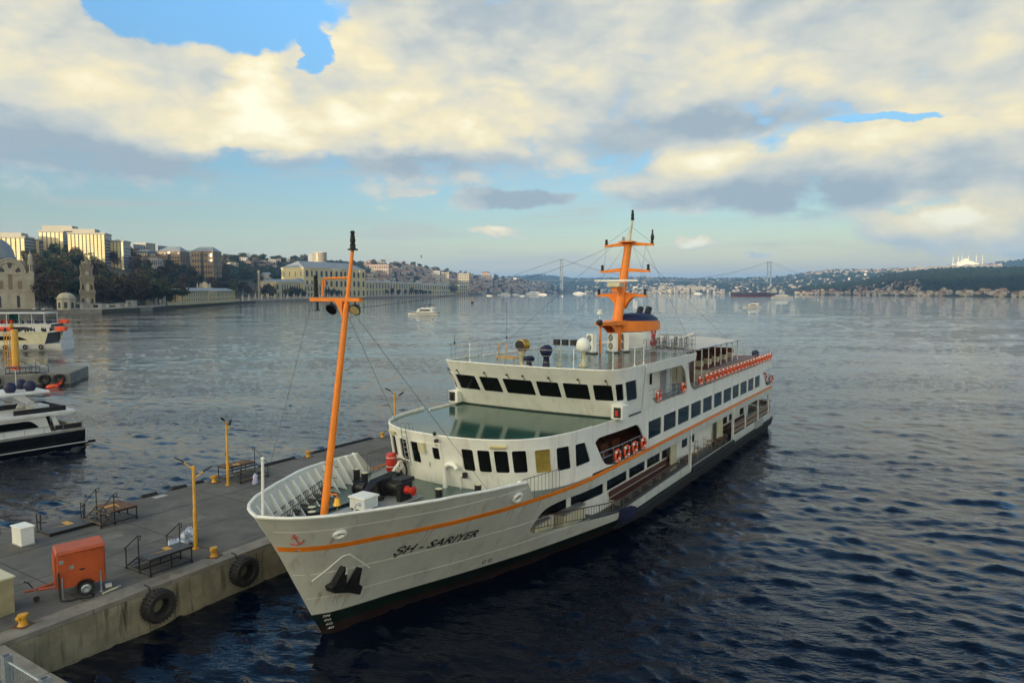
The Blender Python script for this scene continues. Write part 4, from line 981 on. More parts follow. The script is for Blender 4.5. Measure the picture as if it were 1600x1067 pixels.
for k, u in enumerate((15.3,16.5,17.6,18.85)):
    lifebuoy(u, 5.27, 4.5, ('first','second','third','fourth')[k]+' orange lifebuoy from the bow in the lower side opening of the ferry', 'orange lifebuoys in the saloon side opening')
for k, (a, v) in enumerate(((.35,5.0),(.7,4.2))):
    lifebuoy(WS+4.0*math.sin(a), 5.25*math.cos(a), 4.6, ('orange lifebuoy at the stern quarter, nearer the ferry side','orange lifebuoy at the stern quarter, farther round the stern')[k], 'orange lifebuoys on the stern quarter', -a)
# --- things standing on the ferry
def chair(loc, rz, mat):
    t = thing('deck_chair', 'x', 'chair', loc, rz)
    MB().bbox(-.22,.22,-.22,.22,.42,.46,.015).build('seat', mat, t)
    b = MB(); b.tube([(.2,-.2,.45),(.26,-.2,.9),(.26,.2,.9),(.2,.2,.45)], .022, 5); b.tube([(.24,0,.46),(.26,0,.9)], .018, 4); b.build('backrest', mat, t)
    for x in (-.2,.2):
        for y in (-.2,.2): MB().tube([(x*1.1,y*1.1,0),(x,y,.43)], .02, 5).build('leg', mat, t)
    return t
ch = chair(Wp(30.2,4.6,1.18), ROTZ+.4, OAK); ch['label'] = 'pale wooden chair nearest the bow in the open gangway bay of the ferry'; ch['group'] = 'chairs in the open gangway bay'
for u, v, rz, lab in ((32.0,4.3,1.2,'pale wooden chair second from the bow in the open gangway bay of the ferry'),(33.4,4.55,2.6,'pale wooden chair in the middle of the open gangway bay of the ferry'),(35.0,4.35,-.4,'pale wooden chair nearest the stern in the open gangway bay of the ferry')):
    dup(ch, Wp(u,v,1.18), ROTZ+rz, lab, None, 'chairs in the open gangway bay')
bn = thing('slatted_bench', 'brown slatted bench standing at the fore end of the open gangway bay of the ferry', 'bench', Wp(28.7,4.5,1.18), ROTZ)
for k in range(4): MB().box(-.7,.7,-.25+k*.13,-.15+k*.13,.42,.45).build('slat', BROWN, bn)
for x in (-.6,.6): MB().box(x-.03,x+.03,-.25,.25,0,.42).build('leg', DKRAIL, bn)
bn2 = dup(bn, Wp(36.2,4.75,1.18), ROTZ, 'brown slatted bench standing at the aft end of the open gangway bay of the ferry')
tp = thing('covered_instrument', 'navy blue tarpaulin-covered lump on the stern rail of the aft deck', 'cover', Wp(48.5,4.3,6.34), ROTZ); tp.scale = (.75,.75,.85)
rnd = random.Random(4)
MB().grid([[(.38*k*math.cos(2*math.pi*j/12)*(1+.15*rnd.random()),.38*k*math.sin(2*math.pi*j/12)*(1+.15*rnd.random()),h) for j in range(12)] for k,h in ((.5,0),(.5,.6),(1,.9),(1.1,1.15),(.8,1.4),(.05,1.5))], True).build('tarpaulin', NAVY, tp, smooth=60)
def bird(loc, rz, lab, mat, s=1.0, upright=False):
    t = thing('bird', lab, 'bird', loc, rz)
    m = MB()
    if upright: m.lathe([(.02,0),(.09,.08),(.12,.25),(.08,.42),(.05,.5),(.045,.6),(.06,.66),(.03,.72)], (0,0,.05), 'z', 10)
    else: m.sphere((0,0,.17), .1, 2.0, 1, .85, 10, 6); m.sphere((-.2,0,.27), .06, 1, 1, 1, 8, 5)
    m.build('body', mat, t, smooth=60)
    MB().tube([(-.05,0,.7),(-.2,0,.68)] if upright else [(-.25,0,.27),(-.33,0,.25)], .018, 5).build('beak', BRASS, t)
    b = MB(); b.tube([(0,.03,0),(0,.03,.1)], .012, 4); b.tube([(0,-.03,0),(0,-.03,.1)], .012, 4); b.build('legs', BRASS, t)
    if not upright: MB().sphere((.12,0,.19), .1, 1.6, .9, .4, 8, 5).build('folded_wings', GREYP, t, smooth=60)
    t.scale = (s,)*3
    return t
bird(Wp(28.9,1.75,16.42), ROTZ, 'black cormorant perched upright on the end of the top crossarm of the aft mast', BLACK, 1.1, True)
bird(Wp(38.5,1.2,9.12), ROTZ+1, 'white gull standing in the middle of the aft canopy of the ferry', BUOYW, 1.3)
bird(Wp(41.0,.6,9.12), ROTZ+2, 'white gull standing farthest aft on the canopy of the ferry', BUOYW, 1.1)
bird(Wp(34.0,3.0,9.0), ROTZ, 'white gull standing nearest the front edge of the aft canopy', BUOYW, 1.1)

# ------------------------------------------------------------------ quay
QZ = 1.6
def nearv(u): return -5.92-(u+8.25)*0.0165
def farv(u): return -17.75-(u+4)*0.016
def Lq(u, v, z=0): p = Wp(u, v, z); return (p.x, p.y, p.z)
m = MB(Lq)
m.prism([(-8.25,nearv(-8.25)-.9),(48,nearv(48)-.9),(48,farv(48)),(-8.25,farv(-8.25))], -3.0, QZ)
QUAY = struct(m.build('quay', CONC))
m = MB(Lq); m.prism([(-8.25,nearv(-8.25)-.02),(48,nearv(48)-.02),(48,nearv(48)-.88),(-8.25,nearv(-8.25)-.88)], -3.0, QZ-.16); m.build('quay_wall', CONCW, QUAY)
rnd = random.Random(11)
u = -8.25; k = 0
while u < 47:
    L = 2.55+rnd.random()*.9; j = rnd.uniform(-.02,.02); t = rnd.uniform(-.012,.012)
    MB(Lq).prism(rpoly([(u+.012,nearv(u)+j),(u+L-.012,nearv(u+L)+j),(u+L-.012,nearv(u+L)-.87),(u+.012,nearv(u)-.87)], .03, 2), QZ-.155, QZ+.012+t).build('coping_slab', CONCE, QUAY)
    u += L
u = -8.25
while u < 47:          # wall panels with open joints
    L = 5.0; MB(Lq).prism([(u+.02,nearv(u)-.03),(u+L-.02,nearv(u+L)-.03),(u+L-.02,nearv(u+L)+.03),(u+.02,nearv(u)+.03)], .05, QZ-.165).build('wall_panel', CONCW, QUAY)
    MB(Lq).prism([(u+.02,nearv(u)-.03),(u+L-.02,nearv(u+L)-.03),(u+L-.02,nearv(u+L)+.07),(u+.02,nearv(u)+.07)], -1.2, .04).build('wall_panel', CONCW, QUAY); u += L
for (a, b, c, d) in ((-6.6,-5.7,-6.15,-6.6),(3.7,4.4,-17.5,-17.05),(-5.2,-4.6,-6.2,-6.7)):
    MB(Lq).box(a, b, c, d, QZ+.0, QZ+.022).build('hatch_cover', GREYP if b > 0 else CONCE, QUAY)
JT = pm('joint_filler', (0.045,.043,.04), .9, .3, 4); PATCH = pm('repair_patch', (0.165,.16,.145), .85, .25, 2, .3, 8, dark=(.09,.085,.075), damt=.6, dscale=1.5)
for k in range(9):
    u = -5.2+k*5.6+rnd.uniform(-.3,.3); MB(Lq).prism([(u,nearv(u)-.9),(u+.045,nearv(u)-.9),(u+.06,farv(u)+.02),(u+.015,farv(u)+.02)], QZ-.01, QZ+.004).build('expansion_joint', JT, QUAY)
for v_ in (-10.6, -14.4):
    MB(Lq).prism([(-8.2,v_),(47,v_-.7),(47,v_-.74),(-8.2,v_-.04)], QZ-.01, QZ+.005).build('expansion_joint', JT, QUAY)
for (a, b, c, d) in ((1.6,3.3,-12.6,-11.7),(-6.9,-5.9,-12.9,-11.4),(5.0,6.1,-9.4,-8.6),(9.6,11.6,-13.6,-12.9),(-1.6,-.4,-13.4,-12.7)):
    MB(Lq).prism(rpoly([(a,c),(b,c+.08),(b-.05,d),(a+.06,d-.05)], .06, 2), QZ-.01, QZ+.007).build('repair_patch', PATCH, QUAY)
m = MB(Lq); m.prism([(-70,-60),(-8.27,-60),(-8.27,40),(-70,40)], -3, QZ-.05); CQ = struct(m.build('cross_quay', CONC))
m = MB(Lq)
v = -5.8
while v < 30:
    L = 3+rnd.random()*.6; MB(Lq).prism([(-9.15,v+.012),(-9.15,v+L-.012),(-8.20+rnd.uniform(-.03,.03),v+L-.012),(-8.20+rnd.uniform(-.03,.03),v+.012)], QZ-.3, QZ+.005).build('coping_slab', CONCE, CQ); v += L
for k in range(2): MB(Lq).prism([(-8.2,-1.5+k*3.2),(-8.2,1.5+k*3.2),(-7.55,1.5+k*3.2),(-7.55,-1.5+k*3.2)], .2, 1.05).build('timber_fender', BLACK, CQ)
def Q(u, v, z=QZ): return tuple(Wp(u, v, z+.012 if v > nearv(u)-.87 else z))
def qthing(name, label, cat, u, v, rz=0.0, group=None, z=QZ): return thing(name, label, cat, Q(u,v,z), ROTZ+rz, group)
# generator trailer (local x = forward along its length, -x = drawbar end)
g = qthing('generator_trailer', 'orange generator trailer with one wheel showing, parked at the edge of the quay', 'trailer', -4.72, -8.05, R(-20))
MB().bbox(-.78,.80,-.56,.56,.42,1.72,.05).build('body', GENO, g)
MB().add([(-.80,-.60,1.70),(.83,-.60,1.76),(.83,.60,1.76),(-.80,.60,1.70),(-.74,-.52,1.80),(.77,-.52,1.86),(.77,.52,1.86),(-.74,.52,1.80)], [(3,2,1,0),(4,5,6,7),(0,1,5,4),(1,2,6,5),(2,3,7,6),(3,0,4,7)]).build('roof', GENO, g)
MB().box(-.60,.72,-.575,-.562,.62,1.62).build('side_door', GENO, g)
for x, z in ((-.62,1.42),(-.30,1.18)): 
    d_ = MB().box(x-.07,x+.07,-.590,-.577,z-.07,z+.07).build('door_latch', GALV, g)
MB().box(-.06,.12,-.588,-.577,1.0,1.06).build('door_label', BLACK, g)
MB().box(-.83,-.785,-.5,.5,.5,1.6).build('front_panel', GENO, g)
for s_ in (-1, 1):
    w_ = MB().lathe([(.14,-.09),(.26,-.085),(.275,-.04),(.275,.04),(.26,.085),(.14,.09)], (.12,s_*.60,.287), 'y', 22).build('wheel', RUBBER, g, smooth=40)
    MB().lathe([(.0,.0),(.06,.005),(.10,-.02),(.165,-.01),(.175,.0)], (.12,s_*.60+(.105 if s_ > 0 else -.105),.287), 'y', 18, cap=False).build('rim', GALV, w_, smooth=40)
    for k in range(7): a = 2*math.pi*k/7; MB().box(.12+.1*math.cos(a)-.015,.12+.1*math.cos(a)+.015,s_*.68-.01,s_*.68+.01,.287+.1*math.sin(a)-.015,.287+.1*math.sin(a)+.015).build('rim_slot', BLACK, w_)
    MB().lathe([(.34,-.13),(.34,.13)], (.12,s_*.60,.287), 'y', 14, cap=False, arc=(R(5),R(175))).build('mudguard', BLACK, g)
MB().tube([(-.78,-.25,.42),(-1.45,-.02,.42),(-1.75,0,.42)], .05, 6).tube([(-.78,.25,.42),(-1.45,.02,.42)], .05, 6).build('drawbar', GENO, g)
MB().tube([(-1.5,0,.5),(-1.62,0,.72),(-1.75,.05,.78)], .025, 5).build('brake_lever', BLACK, g)
MB().tube([(-1.4,-.1,.55),(-1.4,-.1,.1)], .03, 6).build('jockey_stem', GALV, g)
MB().lathe([(.03,-.04),(.1,-.04),(.1,.04),(.03,.04)], (-1.4,-.1,.1), 'y', 14).build('jockey_wheel', RUBBER, g)
for x in (-.62,.62): MB().tube([(x,-.62,.85),(x,-.62,.04)], .03, 6).tube([(x,-.62,.05),(x,-.62,0.0)], .07, 8).build('support_leg', GALV, g)
MB().tube([(-.72,-.585,1.05),(-.72,-.66,.4),(-.70,-.75,.06),(-.45,-.9,.05),(-.1,-.85,.06),(.05,-.95,.05),(.25,-1.0,.05),(.35,-.85,.05),(.30,-.72,.06)], .035, 6).build('power_cable', BLACK, g, smooth=60)
MB().box(.80,1.02,-.3,-.1,.0,.1).build('white_chock', BUOYW, g)
o = qthing('hose_end', 'short pale hose end with metal coupling lying by the trailer wheel on the quay', 'hose', -4.15, -7.02, R(8)); MB().tube([(-.3,0,.04),(0,.02,.045),(.3,.0,.045)], .035, 6).build('hose', CREAM, o); MB().tube([(.3,0,.05),(.42,0,.05)], .055, 8).build('coupling', GALV, o)
# cabinets
c = qthing('beige_cabinet', 'beige metal cabinet at the far left edge of the quay, cut by the picture', 'cabinet', -7.75, -8.75)
MB().bbox(-.85,.85,-.65,.65,0,1.28).build('body', pm('beige_metal', (0.33,0.30,0.17), .6, .15, 2, dark=(.15,.13,.07), damt=.4, dscale=3, streak=True), c); MB().bbox(-.9,.9,-.7,.7,1.28,1.34).build('lid', CREAM, c)
for k in range(4): MB().box(.855,.875,-.5,.5,.2+k*.1,.24+k*.1).build('vent_slot', BLACK, c)
c = qthing('electrical_cabinet', 'pale grey electrical cabinet with a sloping lid on the far side of the quay', 'cabinet', -3.5, -15.5)
MB().bbox(-.27,.27,-.45,.45,.04,.80).build('body', WHITE, c); MB().bbox(-.31,.31,-.49,.49,.80,.86,.015).build('lid', WHITE, c)
MB().box(.272,.285,-.40,.40,.1,.74).build('door', WHITE, c); MB().box(.286,.30,-.06,-.02,.42,.56).build('handle', BLACK, c); MB().box(-.29,.29,-.47,.47,0,.05).build('plinth', GREYP, c)
# boarding platforms: local x along the deck, steps on the -y side... all welded black tube
def platform(name, label, u, v, rz, w, d, h, sd, top, rails=(True, True), patch=True, nst=3):
    t = qthing(name, label, 'platform', u, v, rz)
    MB().box(-w/2,w/2,-d/2,d/2,h-.04,h).build('deck_plate', top, t)
    f = MB()
    for y in (-d/2+.03,d/2-.03):
        f.tube([(-w/2,y,h-.07),(w/2,y,h-.07)], .035, 4)
        if h > .3: f.tube([(-w/2,y,.12),(w/2,y,.12)], .028, 4)
    for x in (-w/2+.03,w/2-.03):
        f.tube([(x,-d/2,h-.07),(x,d/2,h-.07)], .035, 4)
        if h > .3: f.tube([(x,-d/2,.12),(x,d/2,.12)], .028, 4)
    f.build('frame', BLACK, t)
    for x in ((-w/2+.03, 0, w/2-.03) if h > .3 else (-w/2+.03,w/2-.03)):
        for y in (-d/2+.03,d/2-.03):
            l = MB(); l.tube([(x,y,.10),(x,y,h-.03)], .035, 4).build('leg', BLACK, t)
            if x: MB().lathe([(.02,-.025),(.055,-.025),(.055,.025),(.02,.025)], (x,y,.055), 'x', 10).build('castor', RUBBER, t)
    for k in range(nst):
        zz = h*(k+1)/(nst+1); yy = d/2+sd*(1-(k+.5)/nst)
        s = MB().box(-w/2+.04,w/2-.04,yy-sd/nst*.5,yy+sd/nst*.45,zz-.03,zz).build('step', PLATE, t)
        MB().box(-w/2+.04,w/2-.04,yy+sd/nst*.40,yy+sd/nst*.47,zz+.001,zz+.006).build('step_nosing', YELLOW if k % 2 == 0 else PLATE, s)
    if nst:
        for x in (-w/2+.03,w/2-.03): MB().tube([(x,d/2,h-.05),(x,d/2+sd,.12)], .03, 4).tube([(x,d/2,.1),(x,d/2+sd,.1)], .028, 4).tube([(x,d/2+sd,.1),(x,d/2+sd,.0)], .05, 6).build('stair_stringer', BLACK, t)
    for s_, on in zip((-1,1), rails):
        if not on: continue
        x = s_*(w/2-.03); y1 = d/2+sd; r = MB()
        if nst: r.tube([(x,y1,.1),(x,y1,.1+.78)], .026, 4).tube([(x,d/2-.02,h),(x,d/2-.02,h+.82)], .026, 4).tube([(x,y1+.1,.80),(x,y1,.88),(x,d/2-.02,h+.82),(x,d/2-.18,h+.84),(x,d/2-.18,h+.68),(x,d/2-.04,h+.68)], .026, 4)
        else: r.tube([(x,d/2-.03,h),(x,d/2-.03,h+.72)], .026, 4).tube([(x,d/2-.38,h),(x,d/2-.38,h+.72)], .026, 4).tube([(x,d/2+.06,h+.74),(x,d/2-.45,h+.72),(x,d/2-.45,h+.6),(x,d/2-.38,h+.6)], .024, 4)
        r.build('handrail', BLACK, t)
    if patch:
        MB().prism([(w*.02,d*.46),(w*.02,-d*.05),(w*.16,-d*.05),(w*.16,d*.46)], h+.001, h+.006).prism([(-w*.36,d*.12),(w*.015,-d*.05),(w*.015,d*.03)], h+.001, h+.006).build('yellow_marking', YELLOW, t)
    return t
platform('boarding_platform', 'black chequer-plate boarding platform nearest the quay edge, beside the near yellow lamp post', -1.68, -7.38, 0, 1.85, .86, .74, .92, PLATE)
platform('boarding_ramp', 'low black boarding ramp lying flat beside the pale grey cabinet', -1.42, -16.05, 0, 2.05, 1.3, .17, 0, PLATE, nst=0)
platform('boarding_platform', 'rusty-topped boarding platform with double handrails at the far left edge of the quay', .68, -15.45, R(90), 1.7, 1.15, .70, .62, RUSTPLATE)
platform('boarding_platform', 'rusty-topped boarding platform behind the far yellow lamp post, steps facing the ferry', 9.1, -17.4, R(180), 2.0, .95, .80, 1.2, RUSTPLATE, nst=4)
# lamp posts
def lamp_post(label, u, v, rz=0.0):
    t = qthing('lamp_post', label, 'lamp post', u, v, rz, 'yellow lamp posts on the quay')
    MB().lathe([(.15,0),(.15,.03),(.085,.04),(.085,1.75),(.068,1.78),(.06,3.72),(.05,3.74)], (0,0,0), 'z', 12).build('pole', YELLOW, t, smooth=40)
    for s_, z in ((-1,3.70),(1,3.25)):
        a = MB().tube([(0,0,z-.12),(s_*.22,-s_*.1,z+.08),(s_*.42,-s_*.2,z+.26)], .03, 6).build('arm', YELLOW, t)
        h = MB(); h.add([(s_*.36,-s_*.17-.07,z+.20),(s_*.36,-s_*.17+.07,z+.20),(s_*.72,-s_*.32+.07,z+.42),(s_*.72,-s_*.32-.07,z+.42),(s_*.36,-s_*.17-.06,z+.27),(s_*.36,-s_*.17+.06,z+.27),(s_*.72,-s_*.32+.06,z+.47),(s_*.72,-s_*.32-.06,z+.47)], [(3,2,1,0),(4,5,6,7),(0,1,5,4),(1,2,6,5),(2,3,7,6),(3,0,4,7)])
        h.build('lamp_head', BLACK, a)
    for k in range(6): MB().tube([(.06,0,.9+k*.35),(.16,0,.9+k*.35)], .012, 4).build('climbing_peg', YELLOW, t)
    return t
lamp_post('yellow lamp post nearest the camera, beside the water bottle packs', .3, -8.33, R(-25))
lamp_post('yellow twin-arm lamp post in front of the rusty platform at the far quay edge', 7.56, -16.13, R(60))
lamp_post('yellow lamp post far along the quay, its top showing behind the ferry deckhouse', 21.95, -15.93, R(10))
# bollards
def quay_bollard(label, u, v, rz=0.0):
    t = qthing('quay_bollard', label, 'bollard', u, v, rz, 'yellow mooring bollards on the quay')
    MB().box(-.26,.26,-.26,.26,0,.03).build('base_plate', RUSTPLATE, t)
    MB().lathe([(.17,.03),(.12,.09),(.115,.26),(.16,.34),(.15,.40),(.02,.42)], (0,0,0), 'z', 14).lathe([(.0,-.24),(.075,-.22),(.075,.20),(.0,.22)], (0,0,.33), 'x', 10).build('bollard_body', YELLOW, t, smooth=50)
quay_bollard('yellow mooring bollard on the quay corner at the lower left', -7.25, -6.72, .4)
quay_bollard('yellow mooring bollard at the quay edge beside the near lamp post', .13, -6.80, .5)
quay_bollard('yellow mooring bollard at the foot of the rusty platform on the far quay edge', 7.5, -17.35)
quay_bollard('yellow mooring bollard on the far quay edge seen just left of the orange foremast', 14.96, -17.6)
quay_bollard('yellow mooring bollard on the far quay edge beside the ferry deckhouse', 22.6, -17.8)
# tyre fenders
def tyre(m, R_=.62, w=.26):
    m.lathe([(R_*.52,-w*.8),(R_*.6,-w),(R_*.9,-w),(R_,-w*.6),(R_,w*.6),(R_*.9,w),(R_*.6,w),(R_*.52,w*.8),(R_*.50,0),(R_*.52,-w*.8)], (0,0,0), 'y', 26, cap=False)
def tyre_fender(label, pos, rz, R_=.66, chain=True, group='tyre fenders on the quay wall', tilt=0):
    t = thing('tyre_fender', label, 'tyre', pos, rz, group)
    m = MB(); tyre(m, R_); b = m.build('tyre', RUBBER, t, smooth=35)
    tr = MB()
    for k in range(26): a = 2*math.pi*k/26; tr.box(R_*math.cos(a)-.03,R_*math.cos(a)+.03,-.2,.2,R_*math.sin(a)-.03,R_*math.sin(a)+.03)
    struct(tr.build('tread', RUBBER, b), 'stuff')
    if chain: MB().tube([(-.15,.1,R_*.7),(-.2,.3,R_+.15),(-.25,.5,R_+.2)], .025, 5).build('chain', BLACK, t)
    return t
for u_, lab in ((-3.05,'big black tyre fender on the quay wall below the orange trailer'),(.85,'big black tyre fender on the quay wall nearest the ferry bow')):
    tyre_fender(lab, tuple(Wp(u_, nearv(u_)+.32, .94)), ROTZ, .60)
for u_ in (7, 14, 22, 30): tyre_fender('black tyre fender hidden in the shade between quay and ferry', tuple(Wp(u_, nearv(u_)+.30, .75)), ROTZ, .55, group='tyre fenders between quay and ferry')
for k, (a, b, lab) in enumerate(((3.3,4.3,'first short black rubber fender over the far quay edge, nearest the big rusty platform'),(5.1,6.1,'second short black rubber fender over the far quay edge'),(6.6,7.2,'small black rubber fender by the far bollard'),(1.5,2.2,'short black rubber fender beside the left rusty platform'),(11.2,14.3,'long black rubber fender on the far quay edge behind the platform steps'),(15.6,22.0,'longest black rubber fender on the far quay edge, passing behind the foremast'))):
    t = thing('edge_fender', lab, 'fender', tuple(Wp((a+b)/2, farv((a+b)/2)-.02, QZ)), ROTZ, 'rubber fenders on the far quay edge')
    n = 8; h = (b-a)/2
    MB().grid([[(-h*math.cos(math.pi*i/16), -.22+.30*1, -.1) if 0 else (h*(i/8-1), .17*math.cos(math.pi*j/8)+.05, -.05+.20*math.sin(math.pi*j/8)*(1 if 0 < i < 16 else .3)) for j in range(9)] for i in range(17)]).build('rubber_profile', RUBBER, t, smooth=50)
# water bottle packs
wp_labels = []
for k, (a, b, zz) in enumerate([(x, y, 0) for y in (0, .42) for x in (-.42, 0, .42)]+[(0.0,.42,.32),(.42,.42,.32),(.42,0,.32)]):
    y0_ = b
    t = qthing('bottle_pack', 'shrink-wrapped pack of water bottles, '+('upper layer' if zz else 'lower layer, front row' if y0_ == 0 else 'lower layer, back row')+' of the pile by the lamp post', 'bottle pack', .35+a, -9.55+b*.8, R(4*k), 'packs of water bottles piled by the lamp post', QZ+zz)
    for i in range(3):
        for j in range(2): 
            m = MB(); m.lathe([(.055,0),(.055,.19),(.02,.26),(.02,.30)], (-.11+.115*i,-.06+.115*j,0), 'z', 8); m.build('bottle', BLUEW, t, smooth=50)
    MB().bbox(-.175,.175,-.12,.12,.04,.22,.03).build('wrap', pm('shrink_wrap', (0.55,0.62,0.75), .12, .3, 9, dark=(.05,.07,.2), damt=.7, dscale=8) if k == 0 else MATS['shrink_wrap'], t)
t = qthing('white_bag', 'crumpled pale lilac bag lying on the quay beside the platform steps', 'bag', 8.6, -15.0)
rnd = random.Random(9); MB().grid([[(.18*k*math.cos(2*math.pi*j/9)*rnd.uniform(.6,1.3), .14*k*math.sin(2*math.pi*j/9)*rnd.uniform(.6,1.3), h) for j in range(9)] for k, h in ((1,0),(1.1,.12),(.8,.3),(.9,.45),(.3,.62),(.02,.64))], True).build('bag', pm('lilac_plastic', (.55,.53,.75), .4, .1, 6), t, smooth=50)
# galvanised railing on the cross quay
t = qthing('steel_railing', 'galvanised grey square-tube railing at the lower left corner', 'railing', -9.33, -2.68)
for k in range(4):
    p = MB(); y = -2.2*k
    for (x0,x1,y0,y1) in ((-.11,-.09,-.11,.11),(.09,.11,-.11,.11),(-.09,.09,-.11,-.09),(-.09,.09,.09,.11)): p.box(x0,x1,y+y0,y+y1,0,1.05)
    p.build('post', GALV, t)
    MB().tube([(0,y-.11,.88),(0,y-2.1,.88)], .035, 6).tube([(0,y-.11,.2),(0,y-2.1,.2)], .03, 6).build('rail', GALV, t)
    for j in range(1, 12): MB().tube([(0,y-.11-j*.165,.2),(0,y-.11-j*.165,.87)], .012, 4).build('bar', GALV, t)

# ------------------------------------------------------------------ boats and floating things
def BX(px, Y): return (px-800)/FPX*Y            # where a sight line stands at depth Y
HULLK = pm('black_hull', (0.010,0.010,0.012), .25, .3, 2)
TEAL = pm('teal_cloth', (0.02,0.22,0.22), .6, .2, 2)
BWHITE = pm('boat_white', (0.70,0.70,0.68), .35, .06, 1)
def boat_hull(m, L, B, zk, zd, bow=.35, sheer=.25, n=14, stern_w=.85):
    """hull with pointed bow at +x, transom at x=0"""
    rows = []
    for i in range(n+1):
        t = i/n; x = L*t
        w = B/2*(stern_w+(1-stern_w)*min(1,t*3))*(1 if t < 1-bow else max(0.0,1-((t-(1-bow))/bow)**2.0))
        zt = zd+sheer*max(0,(t-.4)/.6)**2
        rows.append([(x,-w,zt),(x+0,-w*.93,zk+.5*(zt-zk)),(x-.02*L*t,-w*.75,zk),(x-.02*L*t,w*.75,zk),(x,w*.93,zk+.5*(zt-zk)),(x,w,zt)])
    m.grid(rows); m.add(rows[0], [(0,1,2,3,4,5)])
    m.grid([[r[0],r[5]] for r in rows])
    return rows
# big yacht at the left edge: stern towards us, bow out of the picture
a = math.atan2(-4.3, -3.1)
Y = thing('motor_yacht', 'black-hulled motor yacht with white decks at the left edge, stern towards the open water', 'yacht', (-37.9, 60.4, 0), a)
h = MB(); boat_hull(h, 18, 4.6, -.6, 1.28, .4, .6); h.build('hull', HULLK, Y, smooth=30)
MB().box(-.75,.02,-2.0,2.0,.1,.32).build('swim_platform', HULLK, Y)
b = MB(); boat_hull(b, 15, 4.64, 1.0, 1.52, .4, .5); b.build('gunwale', BWHITE, Y, smooth=30)
MB().box(-.02,15.0,-2.28,-2.2,.28,.34).box(-.02,15,2.2,2.28,.28,.34).build('waterline_stripe', BWHITE, Y)
MB().box(.1,12,-1.9,1.9,1.5,1.56).build('cockpit_deck', OAK, Y)
for s_ in (-1,1):
    f = lambda x, z, d, s_=s_: (x, s_*(1.95-d), z)
    wn = rpoly([(3.4,1.95),(8.6,1.95),(8.6,2.6),(4.0,2.62)], [.2,.2,.3,.5])
    MB().sheet([(2.6,1.5),(10.5,1.5),(10.0,2.9),(3.0,2.9)], [wn], f, [], [], 0, .08).build('cabin_side', BWHITE, Y)
    MB().sheet(grow(wn,-.01), [], f, [], [], .03, .06).build('cabin_window', GLASS, Y)
    MB().sheet([(1.75,1.5),(2.25,1.5),(2.6,2.85),(2.3,2.85)], [], f, [], [], 0, .12).build('roof_pillar', BWHITE, Y)
    MB().sheet([(3.6,3.55),(5.4,4.75),(4.4,4.75),(2.75,3.2),(3.8,3.2)], [], f, [], [], .15, .4).build('radar_arch', BWHITE, Y)
    m = MB(); m.tube([(3.75+.34*math.cos(q), s_*1.83, 3.95+.24*math.sin(q)) for q in [2*math.pi*k/20 for k in range(21)]], .02, 4); m.tube([(3.55,s_*1.83,3.95),(3.7,s_*1.83,4.02),(3.8,s_*1.83,3.92),(3.98,s_*1.83,3.98)], .018, 4); m.build('oval_emblem', GREYP, Y)
    r = MB()
    for k in range(8): r.tube([(.4+k*1.4,s_*2.2,1.5),(.4+k*1.4,s_*2.2,2.0)], .018, 4)
    r.tube([(.4,s_*2.2,2.0),(10.2,s_*2.2,2.05)], .022, 5); r.build('side_rail', STEEL, Y)
    MB().box(.25,2.3,s_*1.9-.06,s_*1.9+.06,1.56,1.95).build('cockpit_coaming', BLACK, Y)
MB().box(2.65,2.75,-1.9,1.9,1.5,2.88).build('cabin_door_wall', GLASS, Y)
MB().bbox(.5,1.2,-1.5,1.5,1.56,2.0).build('cockpit_sofa', CREAM, Y); MB().bbox(1.4,1.9,-.7,.7,1.56,2.1).build('cockpit_table', OAK, Y)
MB().bbox(.75,10.6,-2.15,2.15,2.86,3.16,.08).build('flybridge_deck', BWHITE, Y); MB().box(.73,1.2,-2.1,2.1,2.80,2.88).build('deck_edge', BLACK, Y)
for s_ in (-1,1): MB().box(1.5,5.2,s_*1.95-.05,s_*1.95+.05,3.16,3.56).build('flybridge_screen', BLACK, Y)
MB().box(1.45,1.53,-2.0,2.0,3.16,3.5).build('flybridge_screen', BLACK, Y)
MB().bbox(2.0,3.2,-1.6,.2,3.16,3.5).build('sun_lounger', BWHITE, Y)
MB().bbox(2.5,8.5,-1.9,1.9,4.72,4.92,.08).build('hardtop', BWHITE, Y)
for x, s_ in ((3.6,.9),(5.0,.9),(3.6,-.9)): MB().sphere((x,s_,5.3), .45, 1, 1, 1.0, 14, 8).lathe([(.3,0),(.3,.2)], (x,s_,4.9)).build('aerial_dome', NAVY, Y, smooth=60)
MB().tube([(4.2,-.2,4.9),(4.2,-.2,6.6)], .03, 5).build('aerial', BWHITE, Y)
# floating pontoon with its platform and pile
ang = math.atan2(7.0, 21.0)
P = thing('pontoon', 'grey concrete floating pontoon with black tyre fenders, left of the quay', 'pontoon', (-62.5, 99.5, 0), ang)
MB().bbox(-40,0,-1.0,9,-.5,1.55,.12).build('float', pm('pontoon_concrete',(.20,.20,.18),.85,.2,.6,.3,4,dark=(.08,.08,.07),damt=.7,dscale=1.5,streak=True), P)
for x in (-1.3, -3.1, -9.0, -13.5): 
    m = MB(); m.lathe([(.36,-.22),(.46,-.28),(.66,-.28),(.74,-.15),(.74,.15),(.66,.28),(.46,.28),(.36,.22),(.34,0),(.36,-.22)], (x,-1.3,.75), 'y', 22, cap=False); m.build('tyre', RUBBER, P, smooth=40)
S_ = thing('boarding_platform', 'black steel boarding platform with handrails standing on the floating pontoon', 'platform', tuple(Vector((-62.5,99.5,1.55))+Vector((math.cos(ang)*-6.0,math.sin(ang)*-6.0,0))), ang)
f = MB()
for x in (-1.8,-.6,.6,1.8):
    for y in (-.8,.8): f.tube([(x,y,0),(x,y,.9)], .04, 4)
